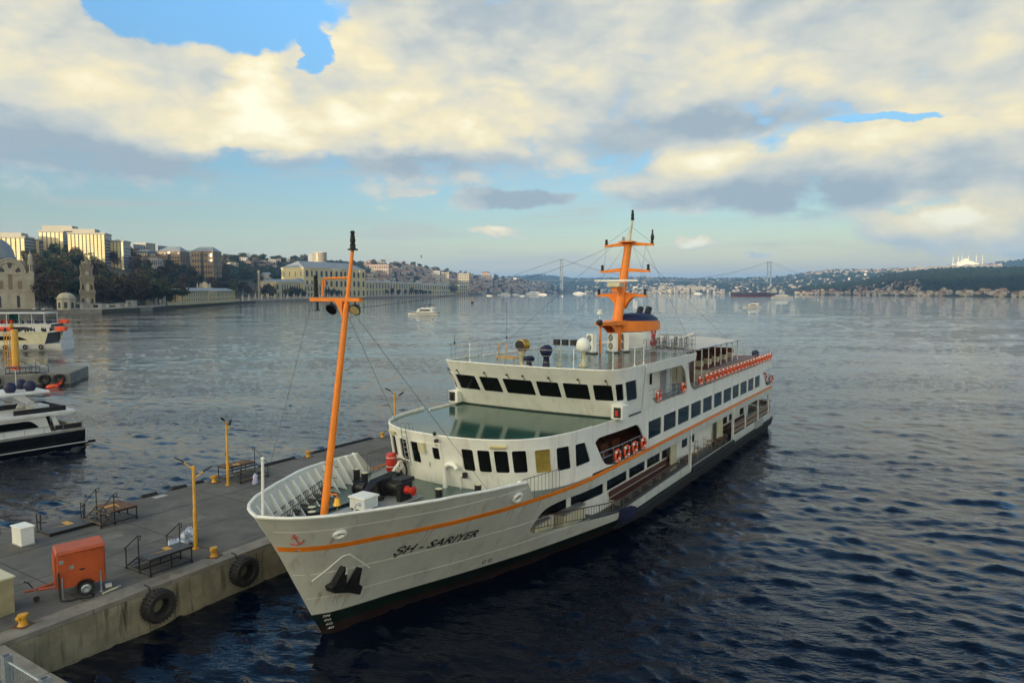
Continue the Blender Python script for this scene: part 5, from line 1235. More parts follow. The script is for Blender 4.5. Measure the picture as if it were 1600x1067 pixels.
for z in (.1,.88): f.tube([(-1.8,-.8,z),(1.8,-.8,z),(1.8,.8,z),(-1.8,.8,z),(-1.8,-.8,z)], .04, 4)
f.build('frame', BLACK, S_); MB().box(-1.85,1.85,-.85,.85,.88,.94).build('deck_plate', PLATE, S_)
for x in (-.2,1.8):
    MB().tube([(x,-.8,.9),(x,-.8,2.0),(x+1.5,-.8,1.1),(x+1.5,-.8,.1)], .04, 4).build('handrail', BLACK, S_)
for k in range(3): MB().box(1.9+.35*k,2.2+.35*k,-.8,.8,.65-.22*k,.69-.22*k).build('step', PLATE, S_)
q = Vector((BX(21,103), 103, 0))
t = thing('mooring_pile', 'tall thick yellow mooring pile rising behind the pontoon at the left', 'pile', tuple(q), 0)
MB().lathe([(.46,-1),(.46,7.3),(.40,7.4)], (0,0,0), 'z', 18).build('pile', YELLOW, t, smooth=40)
MB().lathe([(.6,1.5),(.6,2.1)], (0,0,0), 'z', 18).build('collar', BUOY, t)
m = MB()
for x in (-1.7,-1.3,-.9): m.tube([(x,.2,-.5),(x,.2,7.0)], .06, 5)
for k in range(9): m.tube([(-1.75,.2,.6+.75*k),(-.85,.2,.6+.75*k)], .04, 4)
m.build('pile_ladder', YELLOW, t)
MB().sphere((-.55,.2,7.9), .3, 1, 1, 1.2).build('pile_lamp', YELLOW, t)
t = thing('orange_float', 'torn orange float drifting beside the pontoon', 'float', (BX(77,94.5), 94.5, 0), .5)
MB().sphere((0,0,.15), .5, 1.6, .8, .6, 12, 6).build('float_bag', BUOY, t, smooth=60); MB().add([(.2,0,.3),(1.0,.1,.35),(1.2,.05,1.2),(.8,0,.7)], [(0,1,2,3)]).add([(.2,.1,.3),(1.0,.2,.35),(1.2,.15,1.2),(.8,.1,.7)], [(3,2,1,0)]).build('float_tail', BUOY, t)
# two excursion boats
def people_row(m, x0, x1, y, z, n, rnd):
    for k in range(n):
        x = rnd.uniform(x0,x1); yy = y+rnd.uniform(-.8,.8)
        m.lathe([(.17,0),(.22,.3),(.2,.55),(.07,.62)], (x,yy,z), 'z', 6); m.sphere((x,yy,z+.76), .12, 1, 1, 1.15, 6, 4)
def excursion(label, pos, rz, L, second):
    T = thing('excursion_boat', label, 'boat', pos, rz, 'excursion boats at the left shore')
    sc_ = CREAM if not second else BWHITE
    h = MB(); boat_hull(h, L, 7.0, -.5, 1.55, .3, .9); h.build('hull', BWHITE, T, smooth=30)
    MB().box(1.0,L*.8,-3.52,-3.4,.35,.5).box(1.0,L*.8,3.4,3.52,.35,.5).build('rubbing_strake', GREYP, T)
    for s_ in (-1,1):
        f = lambda x, z, d, s_=s_: (x, s_*(3.3-d), z)
        wn = [rpoly([(6.5,2.35),(13.6,2.35),(13.6,3.25),(8.4,3.25)], [.25,.1,.1,1.0]), rpoly([(14,2.35),(L*.75,2.35),(L*.75,3.25),(14,3.25)], .1)]
        MB().sheet([(3.2,1.5),(L*.8,1.5),(L*.8,3.9),(2.4,3.9)], wn, f, [], [], 0, .1).build('saloon_side', sc_, T)
        for w_ in wn: MB().sheet(grow(w_,-.02), [], f, [], [], .04, .08).build('saloon_window', GLASS, T)
        for x in (3.8,7.0,11.0):
            m = MB(); m.torus((x,s_*3.62,.9), .36, .17, 'y', 14, 6); m.build('tyre', RUBBER, T)
    MB().box(2.3,L*.82,-3.4,3.4,3.9,4.05).build('upper_deck', sc_, T)
    MB().box(3.1,3.2,-3.2,3.2,1.5,3.9).build('saloon_end', BLACK, T); MB().box(.1,.2,-3,3,1.55,2.4).build('stern_board', BWHITE, T)
    MB().tube([(2.5,-3.3,5.0),(L*.8,-3.3,5.0)], .04, 4).tube([(2.5,-3.3,4.5),(L*.8,-3.3,4.5)], .03, 4).tube([(2.5,-3.3,5.0),(2.5,3.3,5.0)], .04, 4).build('upper_rail', STEEL, T)
    m = MB(); people_row(m, 4, L*.75, -2.0, 4.05, 26, random.Random(3+second)); people_row(m, 4, L*.75, 1.0, 4.05, 24, random.Random(5)); struct(m.build('seated_passengers', [BLACK if not second else NAVY], T), 'stuff')
    for x, y in ((2.9,-2.4),(1.7,-1.8)) if not second else ((2.8,-2.6),(1.6,-2.0),(.6,-1.0)): MB().bbox(x-.65,x+.65,y-.7,y+.7,4.1,5.1,.2).build('orange_raft', BUOY, T)
    for x in (L*.45,L*.5): MB().bbox(x-.9,x+.9,-2.9,-1.8,4.1,5.0,.2).build('orange_raft', BUOY, T)
    if second:
        MB().bbox(4,L*.85,-3.5,3.5,6.9,7.1).build('top_canopy', BWHITE, T)
        for x in frange(4.2,L*.8,3.2):
            for s_ in (-1,1): MB().box(x-.06,x+.06,s_*3.3-.06,s_*3.3+.06,4.05,6.9).build('canopy_post', BWHITE, T)
        MB().prism([(13.0,4.2),(17.5,4.2),(16.8,6.6),(14.8,6.6)], -3.46, -3.42, 'y').build('teal_awning', TEAL, T)
        MB().bbox(1.0,3.2,-2.2,1.8,1.6,3.4,.4).build('teal_cover', TEAL, T)
        MB().prism([(3.4,3.7),(3.4,3.9),(L*.82,3.9),(L*.82,3.7)], -3.48, -3.42, 'y').build('white_fascia', BWHITE, T)
    return T
excursion('cream excursion boat with a dark curved window, nearer of the two at the left edge', (BX(104,157), 157, 0), math.pi+.12, 30, False)
excursion('white excursion boat with a teal awning and orange rafts behind the cream one', (BX(104,196), 196, 0), math.pi+.10, 36, True)
# boats out on the water
def cruiser(label, px, Y_, L, rz, dark=True, group='white motor cruisers out on the water'):
    T = thing('motor_cruiser', label, 'boat', (BX(px,Y_)-math.cos(rz)*L/2, Y_-math.sin(rz)*L/2, 0), rz, group)
    s = L/16.0
    h = MB(); boat_hull(h, 16*s, 4.6*s, -.4*s, 1.45*s, .45, .45*s); h.build('hull', BWHITE, T, smooth=30)
    m = MB(); boat_hull(m, 16.05*s, 4.72*s, .72*s, 1.30*s, .45, .45*s); m.build('hull_band', HULLK, T, smooth=30)
    MB().box(-.9*s,0,-1.9*s,1.9*s,.2*s,.45*s).build('swim_platform', BWHITE, T)
    MB().box(2.2*s,11.2*s,-1.85*s,1.85*s,1.45*s,3.1*s,(.9*s,.2*s)).build('cabin', BWHITE, T)
    for s_ in (-1,1): MB().box(3.6*s,9.6*s,s_*1.78*s-.08*s,s_*1.78*s+.08*s,1.95*s,2.7*s,(.6*s,0)).build('cabin_window', GLASS, T)
    MB().box(1.6*s,8.8*s,-1.75*s,1.75*s,3.12*s,3.7*s,(.3*s,.1*s)).build('flybridge', BWHITE, T); MB().box(6.6*s,7.0*s,-1.3*s,1.3*s,3.72*s,4.3*s,(.1*s,.2*s)).build('windscreen', GLASS, T)
    MB().box(2.5*s,7.0*s,-1.4*s,1.4*s,4.75*s,4.95*s).build('hardtop', HULLK if dark else BWHITE, T)
    for x in (3*s,5.8*s):
        for s_ in (-1,1): MB().tube([(x,s_*1.3*s,3.2*s),(x+.3*s,s_*1.3*s,4.8*s)], .1*s, 4).build('hardtop_post', BWHITE, T)
    MB().tube([(4*s,0,4.9*s),(3.7*s,0,5.9*s)], .08*s, 5).build('mast', HULLK, T); MB().sphere((4.6*s,.4*s,5.1*s), .28*s).build('radar_dome', HULLK, T)
    return T
cruiser('white motor cruiser with a dark hull band, in the left middle of the open water', 661, 388, 17.5, math.pi-.15)
cruiser('small white motor cruiser to the right of the aft mast, below the tanker', 1174, 574, 14, math.pi-.25)
t = thing('navigation_buoy', 'small dark navigation buoy with a yellow cage in the open water', 'buoy', (BX(738,760), 760, 0), 0)
MB().lathe([(1.5,-.5),(1.5,1.2),(.9,2.0)], (0,0,0), 'z', 14).build('buoy_float', HULLK, t); m = MB()
for k in range(4): m.tube([(.9*math.cos(k*1.57),.9*math.sin(k*1.57),1.9),(.3*math.cos(k*1.57),.3*math.sin(k*1.57),6.0)], .14, 4)
m.cyl((0,0,5.8), .45, 1.2); m.build('cage', YELLOW, t)
# tanker, far ferry, small boats under the far left shore
SHIPB = pm('tanker_blue', (.06,.08,.12), .6, .15, .05); SHIPR = pm('tanker_red', (.22,.05,.04), .7, .15, .05)
T = thing('tanker', 'long dark tanker with a red waterline and white deckhouse, far out on the right', 'ship', (BX(1143,1760), 1760, 0), .06)
h = MB(); boat_hull(h, 118, 20, 2.2, 9.0, .12, 2.0); hh = h.build('hull', SHIPB, T, smooth=30); h = MB(); boat_hull(h, 117.6, 20.3, -1, 3.0, .12, .2); h.build('boot_top', SHIPR, T, smooth=30)
T.location = (BX(1214,1790), 1790, 0); T.rotation_euler = (0,0,math.pi-.05)
MB().box(4,18,-8,8,9,15).box(6,15,-7,7,15,20).box(5.5,15.5,-9,9,20,22.5).build('deckhouse', BWHITE, T); MB().box(1,5,-3,3,9,19).build('funnel', SHIPB, T)
for z in (11,13.4,17.5,21.2): MB().box(4.2,18.1,-8.05 if z < 15 else -7.05 if z < 20 else -9.05,8.05 if z < 15 else 7.05 if z < 20 else 9.05,z-.45,z+.45).build('window_band', GLASS, T)
MB().tube([(60,0,9),(60,0,20)], .5, 5).tube([(90,0,9),(90,0,18)], .5, 5).build('mast', SHIPB, T); MB().box(20,105,-1,1,9,10.2).build('deck_pipe', SHIPR, T)
def far_ferry(label, px, Y_, L, rz, s=1.0, name='passenger_ferry', group=None):
    T = thing(name, label, 'ferry', (BX(px,Y_)-math.cos(rz)*L/2, Y_-math.sin(rz)*L/2, 0), rz, group)
    h = MB(); boat_hull(h, L, L*.2, -.5, L*.055, .25, L*.02); h.build('hull', BWHITE, T, smooth=30)
    MB().box(L*.06,L*.8,-L*.09,L*.09,L*.055,L*.11).build('main_deckhouse', BWHITE, T); MB().box(L*.05,L*.81,-L*.092,L*.092,L*.072,L*.092).build('window_band', GLASS, T)
    MB().box(L*.2,L*.7,-L*.07,L*.07,L*.11,L*.15).build('upper_deckhouse', BWHITE, T); MB().box(L*.4,L*.48,-L*.03,L*.03,L*.15,L*.2).build('funnel', GREYP, T)
    return T
far_ferry('low white passenger ferry just right of the far tanker', 1222, 1310, 42, .1)
G2 = 'small boats under the far left shore'
for px, Yd, L, rz, lab in ((765,1900,17,.1,'tiny white boat close under the far left shore, leftmost of the group'),(788,2350,44,math.pi,'white ferry under the far left shore'),(806,2500,26,.1,'small grey boat under the far left shore'),(816,1800,15,.3,'small white boat out from the far left shore'),(835,2700,70,0,'large white yacht moored at the far left shore'),(848,2450,30,math.pi,'white ferry right of the large yacht'),(879,1750,14,1.3,'small white boat in mid channel below the bridge tower'),(757,2250,22,0,'grey boat near the palace end of the left shore'),(905,3300,60,0,'small dark vessel below the bridge deck'),(1090,3200,40,0,'small ferry against the far houses')):
    far_ferry(lab, px, Yd, L, rz, 1, 'small_boat', G2)

# ------------------------------------------------------------------ land on the left shore: terrain from shore to ridge
LX = [-420,-200,0,100,160,240,300,375,500,570,735,830,900]
LS = [300,340,375,400,412,475,590,745,1000,1250,2000,3000,3900]          # depth of the shore line
RX = [-420,-200,0,100,200,250,340,400,480,570,640,700,760,830,900]
RD = [560,640,740,780,850,950,1250,1450,1600,1900,2200,2600,3000,3600,4400]
RS = [380,388,397,400,405,414,414,411,413,413,418,428,434,441,452]        # skyline of bare ground, as a row
def shoreY(px): return ip(px, LX, LS)
def landz(px, Y):
    s = shoreY(px); r = ip(px, RX, RD); h = CAM_H+(455-ip(px, RX, RS))*r/FPX
    f0 = s+min(110, (r-s)*.28)
    if Y <= f0: return 2.2
    t = (Y-f0)/(r-f0)
    if t <= 1: 
        t2 = t*t*(3-2*t); return 2.2+(h-2.2)*(.45*t+.55*t2)
    return max(2.2, h*(1-.25*min(1, (t-1)*1.2)))
EARTH = pm('hill_ground', (0.055,0.055,0.035), .95, .3, .02, dark=(.03,.04,.02), damt=.8, dscale=.03)
SEAW = pm('sea_wall_stone', (.20,.19,.16), .9, .2, .3, dark=(.07,.07,.06), damt=.7, dscale=.4)
cols = list(range(-420, 300, 20))+list(range(300, 901, 10)); rows = []
for i in range(26):
    row = []
    for px in cols:
        s = shoreY(px); r = ip(px, RX, RD); f0 = s+min(110, (r-s)*.28)
        Yd = s if i <= 1 else (s+(f0-s)*(i-1)/3 if i <= 4 else (f0+(r-f0)*(i-4)/15 if i <= 19 else r+(r*.12)*(i-19)))
        z = -3 if i == 0 else landz(px, Yd); row.append((BX(px,Yd), Yd, z))
    rows.append(row)
struct(MB().grid(rows).build('hill', EARTH, smooth=60))
m = MB()
for a, b in zip(cols, cols[1:]):
    pa, pb = (BX(a,shoreY(a)), shoreY(a)), (BX(b,shoreY(b)), shoreY(b))
    m.add([(pa[0],pa[1]-.5,-1),(pb[0],pb[1]-.5,-1),(pb[0],pb[1]-.5,2.35),(pa[0],pa[1]-.5,2.35),(pa[0],pa[1]+3,2.35),(pb[0],pb[1]+3,2.35)], [(0,1,2,3),(3,2,5,4)])
struct(m.build('shore_wall', SEAW))
# unseen hill behind the camera, added and shaped to shade the quay and shores
rows = []
for i, (yy, k) in enumerate(((-90,0),(-500,.02),(-800,.25),(-1000,.75),(-1150,.97),(-1250,1.0),(-1500,.9),(-1900,.5),(-2500,0))):
    rows.append([(x, yy, 1.5+k*ip(x, [-3200,-2400,-1050,-760,120,420,2200,3200], [0,190,190,335,335,200,170,0])*(.96+.04*math.sin(x*.011)+.02*math.sin(x*.031+1))) for x in frange(-3200, 3200, 80)])
struct(MB().grid(rows).build('slope', EARTH, smooth=60))
# far shores
def far_land(name, cols, prof, mat, y_back=1.25, jag=0.0, seed=1):
    """prof: list of (px, shore depth, ridge depth, ridge row)"""
    rnd = random.Random(seed); rows = []
    P = list(zip(*prof))
    for i in range(14):
        row = []
        for px in cols:
            s, r, sk = ip(px,P[0],P[1]), ip(px,P[0],P[2]), ip(px,P[0],P[3]); h = CAM_H+(455-sk)*r/FPX
            t = (i-1)/9
            if i == 0: q = (BX(px,s), s, -4)
            elif t <= 1: 
                Yd = s+(r-s)*t; q = (BX(px,Yd), Yd, 1.5+(h-1.5)*(t**.85)+(rnd.uniform(-1,1)*jag*h if 0 < t else 0))
            else: 
                Yd = r*(1+(t-1)*(y_back-1)*2); q = (BX(px,Yd), Yd, h*(1-(t-1)*.6))
            row.append(q)
        rows.append(row)
    return struct(MB().grid(rows).build(name, mat, smooth=60)), P
FORESTG = pm('far_forest_ground', (0.016,0.026,0.018), .95, .35, .02, dark=(.02,.025,.015), damt=.7, dscale=.015)
TOWNG = pm('far_town_ground', (0.07,0.07,0.045), .95, .3, .02, dark=(.035,.045,.025), damt=.8, dscale=.02)
PROF_FAR = [(780,4300,6500,437),(840,4300,6500,430),(900,4200,6300,437),(960,4100,6000,436),(1000,3900,5800,435),(1100,3700,5600,437),(1200,3500,5400,436),(1260,3200,5200,428),(1300,2900,5000,424),(1360,2700,4800,424),(1420,2500,4800,421),(1500,2300,4800,417),(1560,2200,4700,414),(1700,2000,4600,416),(1900,1800,4600,418)]
_, PF = far_land('far_shore', list(range(780, 1901, 14)), PROF_FAR, TOWNG, jag=.02)
PROF_R = [(1225,2650,3000,452),(1300,2350,2900,446),(1350,2150,2800,440),(1390,2000,2700,430),(1440,1850,2600,425),(1500,1700,2500,421),(1600,1500,2300,421),(1750,1350,2200,424),(1950,1200,2100,430)]
_, PR = far_land('forest_hill', list(range(1225, 1951, 14)), PROF_R, FORESTG, jag=.03, seed=2)
PROF_B = [(700,8200,9500,440),(800,8200,9500,431),(850,8200,9500,430),(930,8200,9500,438),(1000,8000,9500,440),(1100,8000,9500,441)]
far_land('distant_ridge', list(range(700, 1101, 20)), PROF_B, FORESTG, seed=3)
PROF_C = [(1530,3800,4600,418),(1560,3800,4600,411),(1600,3800,4600,408),(1700,3800,4600,404),(1900,3800,4600,408)]
far_land('green_ridge', list(range(1530, 1901, 14)), PROF_C, FORESTG, seed=4)
def fz(P, px, t):
    s, r, sk = ip(px,P[0],P[1]), ip(px,P[0],P[2]), ip(px,P[0],P[3]); h = CAM_H+(455-sk)*r/FPX
    Yd = s+(r-s)*t; return BX(px,Yd), Yd, 1.5+(h-1.5)*(t**.85)

# ------------------------------------------------------------------ trees
def leafmat(name, c, v=.35):
    m = pm(name, c, .8, v, .25, spec=.2); return m
LPINE = leafmat('pine_leaves', (.022,.036,.016)); LDARK = leafmat('dark_leaves', (.030,.042,.018)); LBROWN = leafmat('brown_twigs', (.058,.044,.026)); LOLIVE = leafmat('olive_leaves', (.055,.062,.026)); LRUST = leafmat('rust_leaves', (.10,.05,.02))
BARK = pm('bark', (.045,.035,.025), .9, .3, 2)
def crown_mesh(name, mat, n, rx, rz, zc, leaf, seed, flat=1.0, lobes=9):
    rng = np.random.default_rng(seed); V = []; F = []
    L = [(rng.uniform(-.55,.55)*rx, rng.uniform(-.55,.55)*rx, zc+rng.uniform(-.6,.6)*rz, rng.uniform(.38,.62)) for _ in range(lobes)]
    for i in range(n):
        lx, ly, lz, lr = L[rng.integers(lobes)]
        d = rng.normal(size=3); d /= np.linalg.norm(d); rr = lr*(.55+.45*rng.random()**.5)
        c = np.array((lx+d[0]*rx*rr, ly+d[1]*rx*rr, lz+d[2]*rz*rr*flat))
        a = rng.normal(size=3)*.8+d; a /= np.linalg.norm(a); b = np.cross(a, rng.normal(size=3)); b /= np.linalg.norm(b)+1e-6; e = np.cross(a, b)
        s = leaf*rng.uniform(.6,1.3); k = len(V)
        V += [tuple(c-b*s-e*s*.6), tuple(c+b*s*.9-e*s*.8), tuple(c+b*s+e*s*.7), tuple(c-b*s*.7+e*s)]; F.append((k,k+1,k+2,k+3))
    me = bpy.data.meshes.new(name); me.from_pydata(V, [], F); me.materials.append(mat); return me
def trunk_mesh(h, r, nl, seed, spread):
    m = MB(); rnd = random.Random(seed)
    m.tube([(0,0,-1),(0.05*h,0,h*.4),(0,.04*h,h*.75)], r, 6, r1=r*.4)
    for k in range(nl):
        a = rnd.uniform(0,6.28); z = h*rnd.uniform(.3,.6); m.tube([(0.03*h,0,z),(spread*.5*math.cos(a),spread*.5*math.sin(a),z+h*.15),(spread*.9*math.cos(a),spread*.9*math.sin(a),z+h*.3)], r*.4, 5, r1=r*.12)
    return m.mesh('trunk', BARK)
TREES = {}
def tree_kind(kind, mats, n, rx, rz, zc, leaf, flat, h, nvar=3):
    TREES[kind] = [(crown_mesh(kind+'_crown', mats[i % len(mats)], n, rx*(1+.12*(i-1)), rz, zc, leaf, 10*i+len(kind), flat), trunk_mesh(h, .35, 5, i, rx*.7)) for i in range(nvar)]
tree_kind('plane_tree', [LBROWN, LBROWN, LOLIVE, LBROWN], 900, 6.5, 7.0, 11, .55, 1.0, 16, 4)
tree_kind('broadleaf_tree', [LDARK, LOLIVE, LDARK], 900, 5.5, 5.5, 8.5, .55, 1.0, 13)
tree_kind('pine_tree', [LPINE, LPINE, LDARK], 800, 5.5, 3.2, 11.5, .5, .8, 14)
tree_kind('cypress_tree', [LPINE, LPINE], 500, 1.8, 9.0, 9.5, .45, 1.0, 16, 2)
def tree(kind, px, Yd, s, label, group, z=None, rnd=random):
    cm, tm = TREES[kind][rnd.randrange(len(TREES[kind]))]
    t = thing(kind, label, 'tree', (BX(px,Yd), Yd, landz(px,Yd) if z is None else z), rnd.uniform(0,6.28), group)
    t.scale = (s*rnd.uniform(.9,1.15), s*rnd.uniform(.9,1.15), s*rnd.uniform(.9,1.1))
    for nm, me in (('crown', cm), ('trunk', tm)):
        o = bpy.data.objects.new(nm, me); COL.objects.link(o); o.parent = t
    return t
rnd = random.Random(21)
KN = {'plane_tree':'bare brownish tree','broadleaf_tree':'dark leafy tree','pine_tree':'dark spreading pine','cypress_tree':'narrow dark cypress'}
def wood_label(k, px, t):
    zone = 'beside the mosque' if px < 90 else 'left of the clock tower' if px < 138 else 'just right of the clock tower' if px < 190 else 'below the pale slab blocks' if px < 245 else 'below the twin brown blocks' if px < 335 else 'behind the yellow annex end' if px < 380 else 'left of the palace wing'
    return KN[k]+' '+zone+(', in the front row by the shore' if t < .18 else ', halfway up the slope' if t < .55 else ', high on the slope')
GW = 'trees of the wood on the left shore'
n = 0
while n < 262:
    px = rnd.uniform(48, 434); s = shoreY(px); r = ip(px, RX, RD)
    t = rnd.random()**1.1; Yd = s+32+(r*1.0-s-32)*t
    if 285 < px < 375 and Yd < s+90: continue
    if px < 70 and Yd < 470: continue
    if px > 352 and (Yd < s+95 or Yd > s+420): continue
    if 118 < px < 160 and Yd < 455: continue
    if px < 120 and Yd > 640 and rnd.random() < .5: continue
    k = 'plane_tree' if (140 < px < 235 and rnd.random() < .75) or rnd.random() < .3 else ('pine_tree' if rnd.random() < .45 else 'broadleaf_tree')
    tree(k, px, Yd, rnd.uniform(.9,1.25)*(.95 if Yd > 650 else 1), wood_label(k, px, t), GW, None, rnd); n += 1
GP = 'round dark trees in front of the palace'
for i_, (px, d, s_) in enumerate([(448,60,.8),(458,55,.95),(466,60,.9),(475,66,.7),(513,52,.85),(521,50,.9),(530,55,.8),(543,52,.85),(552,56,.75),(603,60,.95),(612,55,1.0),(622,60,1.05),(633,58,.9),(642,62,1.1),(650,60,1.0),(658,64,.9),(663,70,.85),(672,72,.7)]):
    tree('broadleaf_tree', px, shoreY(px)+d, s_*1.15, 'round palace tree, '+(ORD[i_]+' from the left beside the foremast' if i_ < 9 else ORD[i_-9]+' from the left in the row right of the foremast'), GP, None, rnd)
tree('plane_tree', 708, shoreY(708)+90, 2.0, 'large bare brownish tree near the right end of the palace', None, None, rnd)
for i_, (px, Yd) in enumerate(((250,505),(262,520),(268,560),(276,545),(286,560))): tree('pine_tree', px, Yd, .85, ORD[i_]+' dark pine from the left beside the near end of the yellow annex', 'pines beside the yellow annex', None, rnd)
GR = 'trees on the left skyline'
for i in range(60):
    px = rnd.uniform(345, 490) if i < 26 else rnd.uniform(560, 830); r = ip(px, RX, RD)
    k = rnd.choice(['broadleaf_tree','pine_tree','broadleaf_tree','plane_tree']); tree(k, px, r*rnd.uniform(.93,1.01), rnd.uniform(1.0,1.5), {'broadleaf_tree':'round dark tree','pine_tree':'flat-topped dark pine','plane_tree':'bare brownish tree'}[k]+' on the skyline ridge '+('above the palace wing left of the foremast' if px < 420 else 'just left of the pale high-rise' if px < 491 else 'just right of the foremast' if px < 640 else 'above the middle of the hillside houses' if px < 740 else 'where the left ridge drops to the bridge'), GR, None, rnd)
# woods too far to count
def wood(name, n, place, mat, size, seed):
    rng = np.random.default_rng(seed); V = []; F = []
    base = [(1,0,-.2),(.3,.95,-.2),(-.8,.6,-.2),(-.8,-.6,-.2),(.3,-.95,-.2),(.55,.4,.65),(-.5,.45,.7),(-.1,-.6,.7),(0,0,1)]
    bf = [(0,1,5),(1,2,6,5),(2,3,7,6),(3,4,7),(4,0,5,7),(5,6,8),(6,7,8),(7,5,8)]
    for i in range(n):
        x, y, z = place(rng); s = size*rng.uniform(.6,1.35); k = len(V); a = rng.uniform(0,6.28); c, q = math.cos(a), math.sin(a)
        V += [(x+(p[0]*c-p[1]*q)*s*rng.uniform(.75,1.25), y+(p[0]*q+p[1]*c)*s, z+p[2]*s*1.1*rng.uniform(.8,1.2)) for p in base]; F += [tuple(j+k for j in f) for f in bf]
    me = bpy.data.meshes.new(name); me.from_pydata(V, [], F); me.materials.append(mat)
    o = bpy.data.objects.new(name, me); COL.objects.link(o); return struct(o, 'stuff')
LFAR = leafmat('far_leaves', (.014,.026,.018), .5)
def pl_r(rng):
    px = rng.uniform(1330, 1850) if rng.random() < .92 else rng.uniform(1250,1330); t = rng.uniform(.10, 1.02); return fz(PR, px, t)
wood('forest', 9000, pl_r, LFAR, 7.5, 1)
def pl_f(rng): px = rng.uniform(800, 1420); return fz(PF, px, rng.uniform(.02,1.0))
wood('far_woods', 6000, pl_f, LFAR, 13, 2)
def pl_l(rng):
    px = rng.uniform(340, 880); r = ip(px,RX,RD); s = shoreY(px); Yd = s+(r-s)*rng.uniform(.3 if px > 560 else .55, 1.0); return BX(px,Yd), Yd, landz(px,Yd)+2
wood('hillside_woods', 4200, pl_l, LFAR, 6.0, 3)
def pl_g(rng): px = rng.uniform(1540, 1880); t = rng.uniform(.1,1); P_ = list(zip(*PROF_C)); return fz(P_, px, t)
wood('ridge_woods', 2500, pl_g, LFAR, 14, 4)

# ------------------------------------------------------------------ buildings
STONE = pm('mosque_stone', (.40,.37,.29), .85, .12, .2, dark=(.20,.18,.13), damt=.6, dscale=.5, streak=True)
STONE2 = pm('tower_stone', (.24,.215,.155), .85, .15, .3, dark=(.14,.12,.09), damt=.6, dscale=.6, streak=True)
PALACE = pm('palace_cream', (.50,.43,.24), .8, .08, .1, dark=(.32,.27,.16), damt=.35, dscale=.2, streak=True)
PALOCH = pm('palace_ochre', (.52,.36,.12), .8, .08, .1)
LEAD = pm('lead_roof', (.20,.23,.26), .5, .12, .1)
DKWIN = pm('dark_window', (.03,.03,.032), .25, .3, .3)
CONB = pm('tower_block_grey', (.34,.33,.29), .8, .1, .05); CONB2 = pm('tower_block_blue', (.26,.30,.34), .7, .1, .05)
GOLDG = pm('gold_facade_glass', (.62,.52,.27), .35, .08, .08); GREYG = pm('grey_facade_glass', (.10,.12,.15), .2, .2, .08)
BRNB = pm('brown_block', (.21,.15,.09), .8, .12, .05); BRICK = pm('roof_tile', (.17,.085,.055), .85, .25, .3)
HW1 = pm('house_white', (.38,.36,.33), .85, .1, .1); HW2 = pm('house_cream', (.36,.32,.24), .85, .1, .1); HW3 = pm('house_pink', (.30,.23,.19), .85, .12, .1)
def win_grid(m, x0, x1, z0, z1, nx, nz, fw, fh, face, off, arch=False):
    """a grid of window boxes standing 6 cm proud of a facade; face 'y-' or 'x+' or 'x-'"""
    for i in range(nx):
        for j in range(nz):
            cx = x0+(x1-x0)*(i+.5)/nx; cz = z0+(z1-z0)*(j+.5)/nz; w = (x1-x0)/nx*fw/2; h = (z1-z0)/nz*fh/2
            P = [(cx-w,cz-h),(cx+w,cz-h),(cx+w,cz+h)]+([(cx+w*math.cos(q),cz+h+w*math.sin(q)) for q in (R(45),R(90),R(135))] if arch else [])+[(cx-w,cz+h)]
            if face == 'y-': m.prism(P, off-.08, off+.02, 'y')
            else: m.prism(P, off-.02 if face == 'x+' else off-.08, off+.08 if face == 'x+' else off+.02, 'x')
def base(px, Yd, z=None): return (BX(px,Yd), Yd, landz(px,Yd) if z is None else z)
def zrow(py, Yd): return CAM_H+(455-py)*Yd/FPX
def hip(m, x0, x1, y0, y1, z, h, k=.5, o=.4):
    cx, cy = (x0+x1)/2, (y0+y1)/2; rx = max(0,(x1-x0)/2-(y1-y0)/2*k*2*.5); ry = 0
    m.add([(x0-o,y0-o,z),(x1+o,y0-o,z),(x1+o,y1+o,z),(x0-o,y1+o,z),(cx-rx,cy,z+h),(cx+rx,cy,z+h)], [(0,1,5,4),(1,2,5),(2,3,4,5),(3,0,4),(3,2,1,0)])
def block(label, name, px0, px1, ytop, Yd, depth, walls, rows_, cols_, rot=0.0, roof=None, side=4, group=None, wm=DKWIN, fw=.55, fh=.5, zb=None, arch=False, parapet=True, cat='building'):
    w = (px1-px0)/FPX*Yd; zt = zrow(ytop, Yd); z0 = (min(landz(px0,Yd), landz(px1,Yd))-2) if zb is None else zb
    T = thing(name, label, cat, (BX((px0+px1)/2,Yd), Yd, z0), rot, group); H = zt-z0
    m = MB().box(-w/2,w/2,0,depth,0,H)
    if parapet: m.box(-w/2-.3,w/2+.3,-.3,depth+.3,H,H+.6)
    m.build('wall', walls, T)
    g = MB(); win_grid(g, -w/2+w*.03, w/2-w*.03, 2.5+min(3,H*.2), H-.8, cols_, rows_, fw, fh, 'y-', 0, arch)
    if side: win_grid(g, depth*.05, depth*.95, 2.5+min(3,H*.2), H-.8, side, rows_, fw, fh, 'x+', w/2, arch); win_grid(g, depth*.05, depth*.95, 2.5+min(3,H*.2), H-.8, side, rows_, fw, fh, 'x-', -w/2, arch)
    struct(g.build('windows', wm, T), 'stuff')
    if roof:
        r = MB(); hip(r, -w/2, w/2, 0, depth, H+(.62 if parapet else 0), roof[1]); r.build('roof', roof[0], T)
    return T, w, H
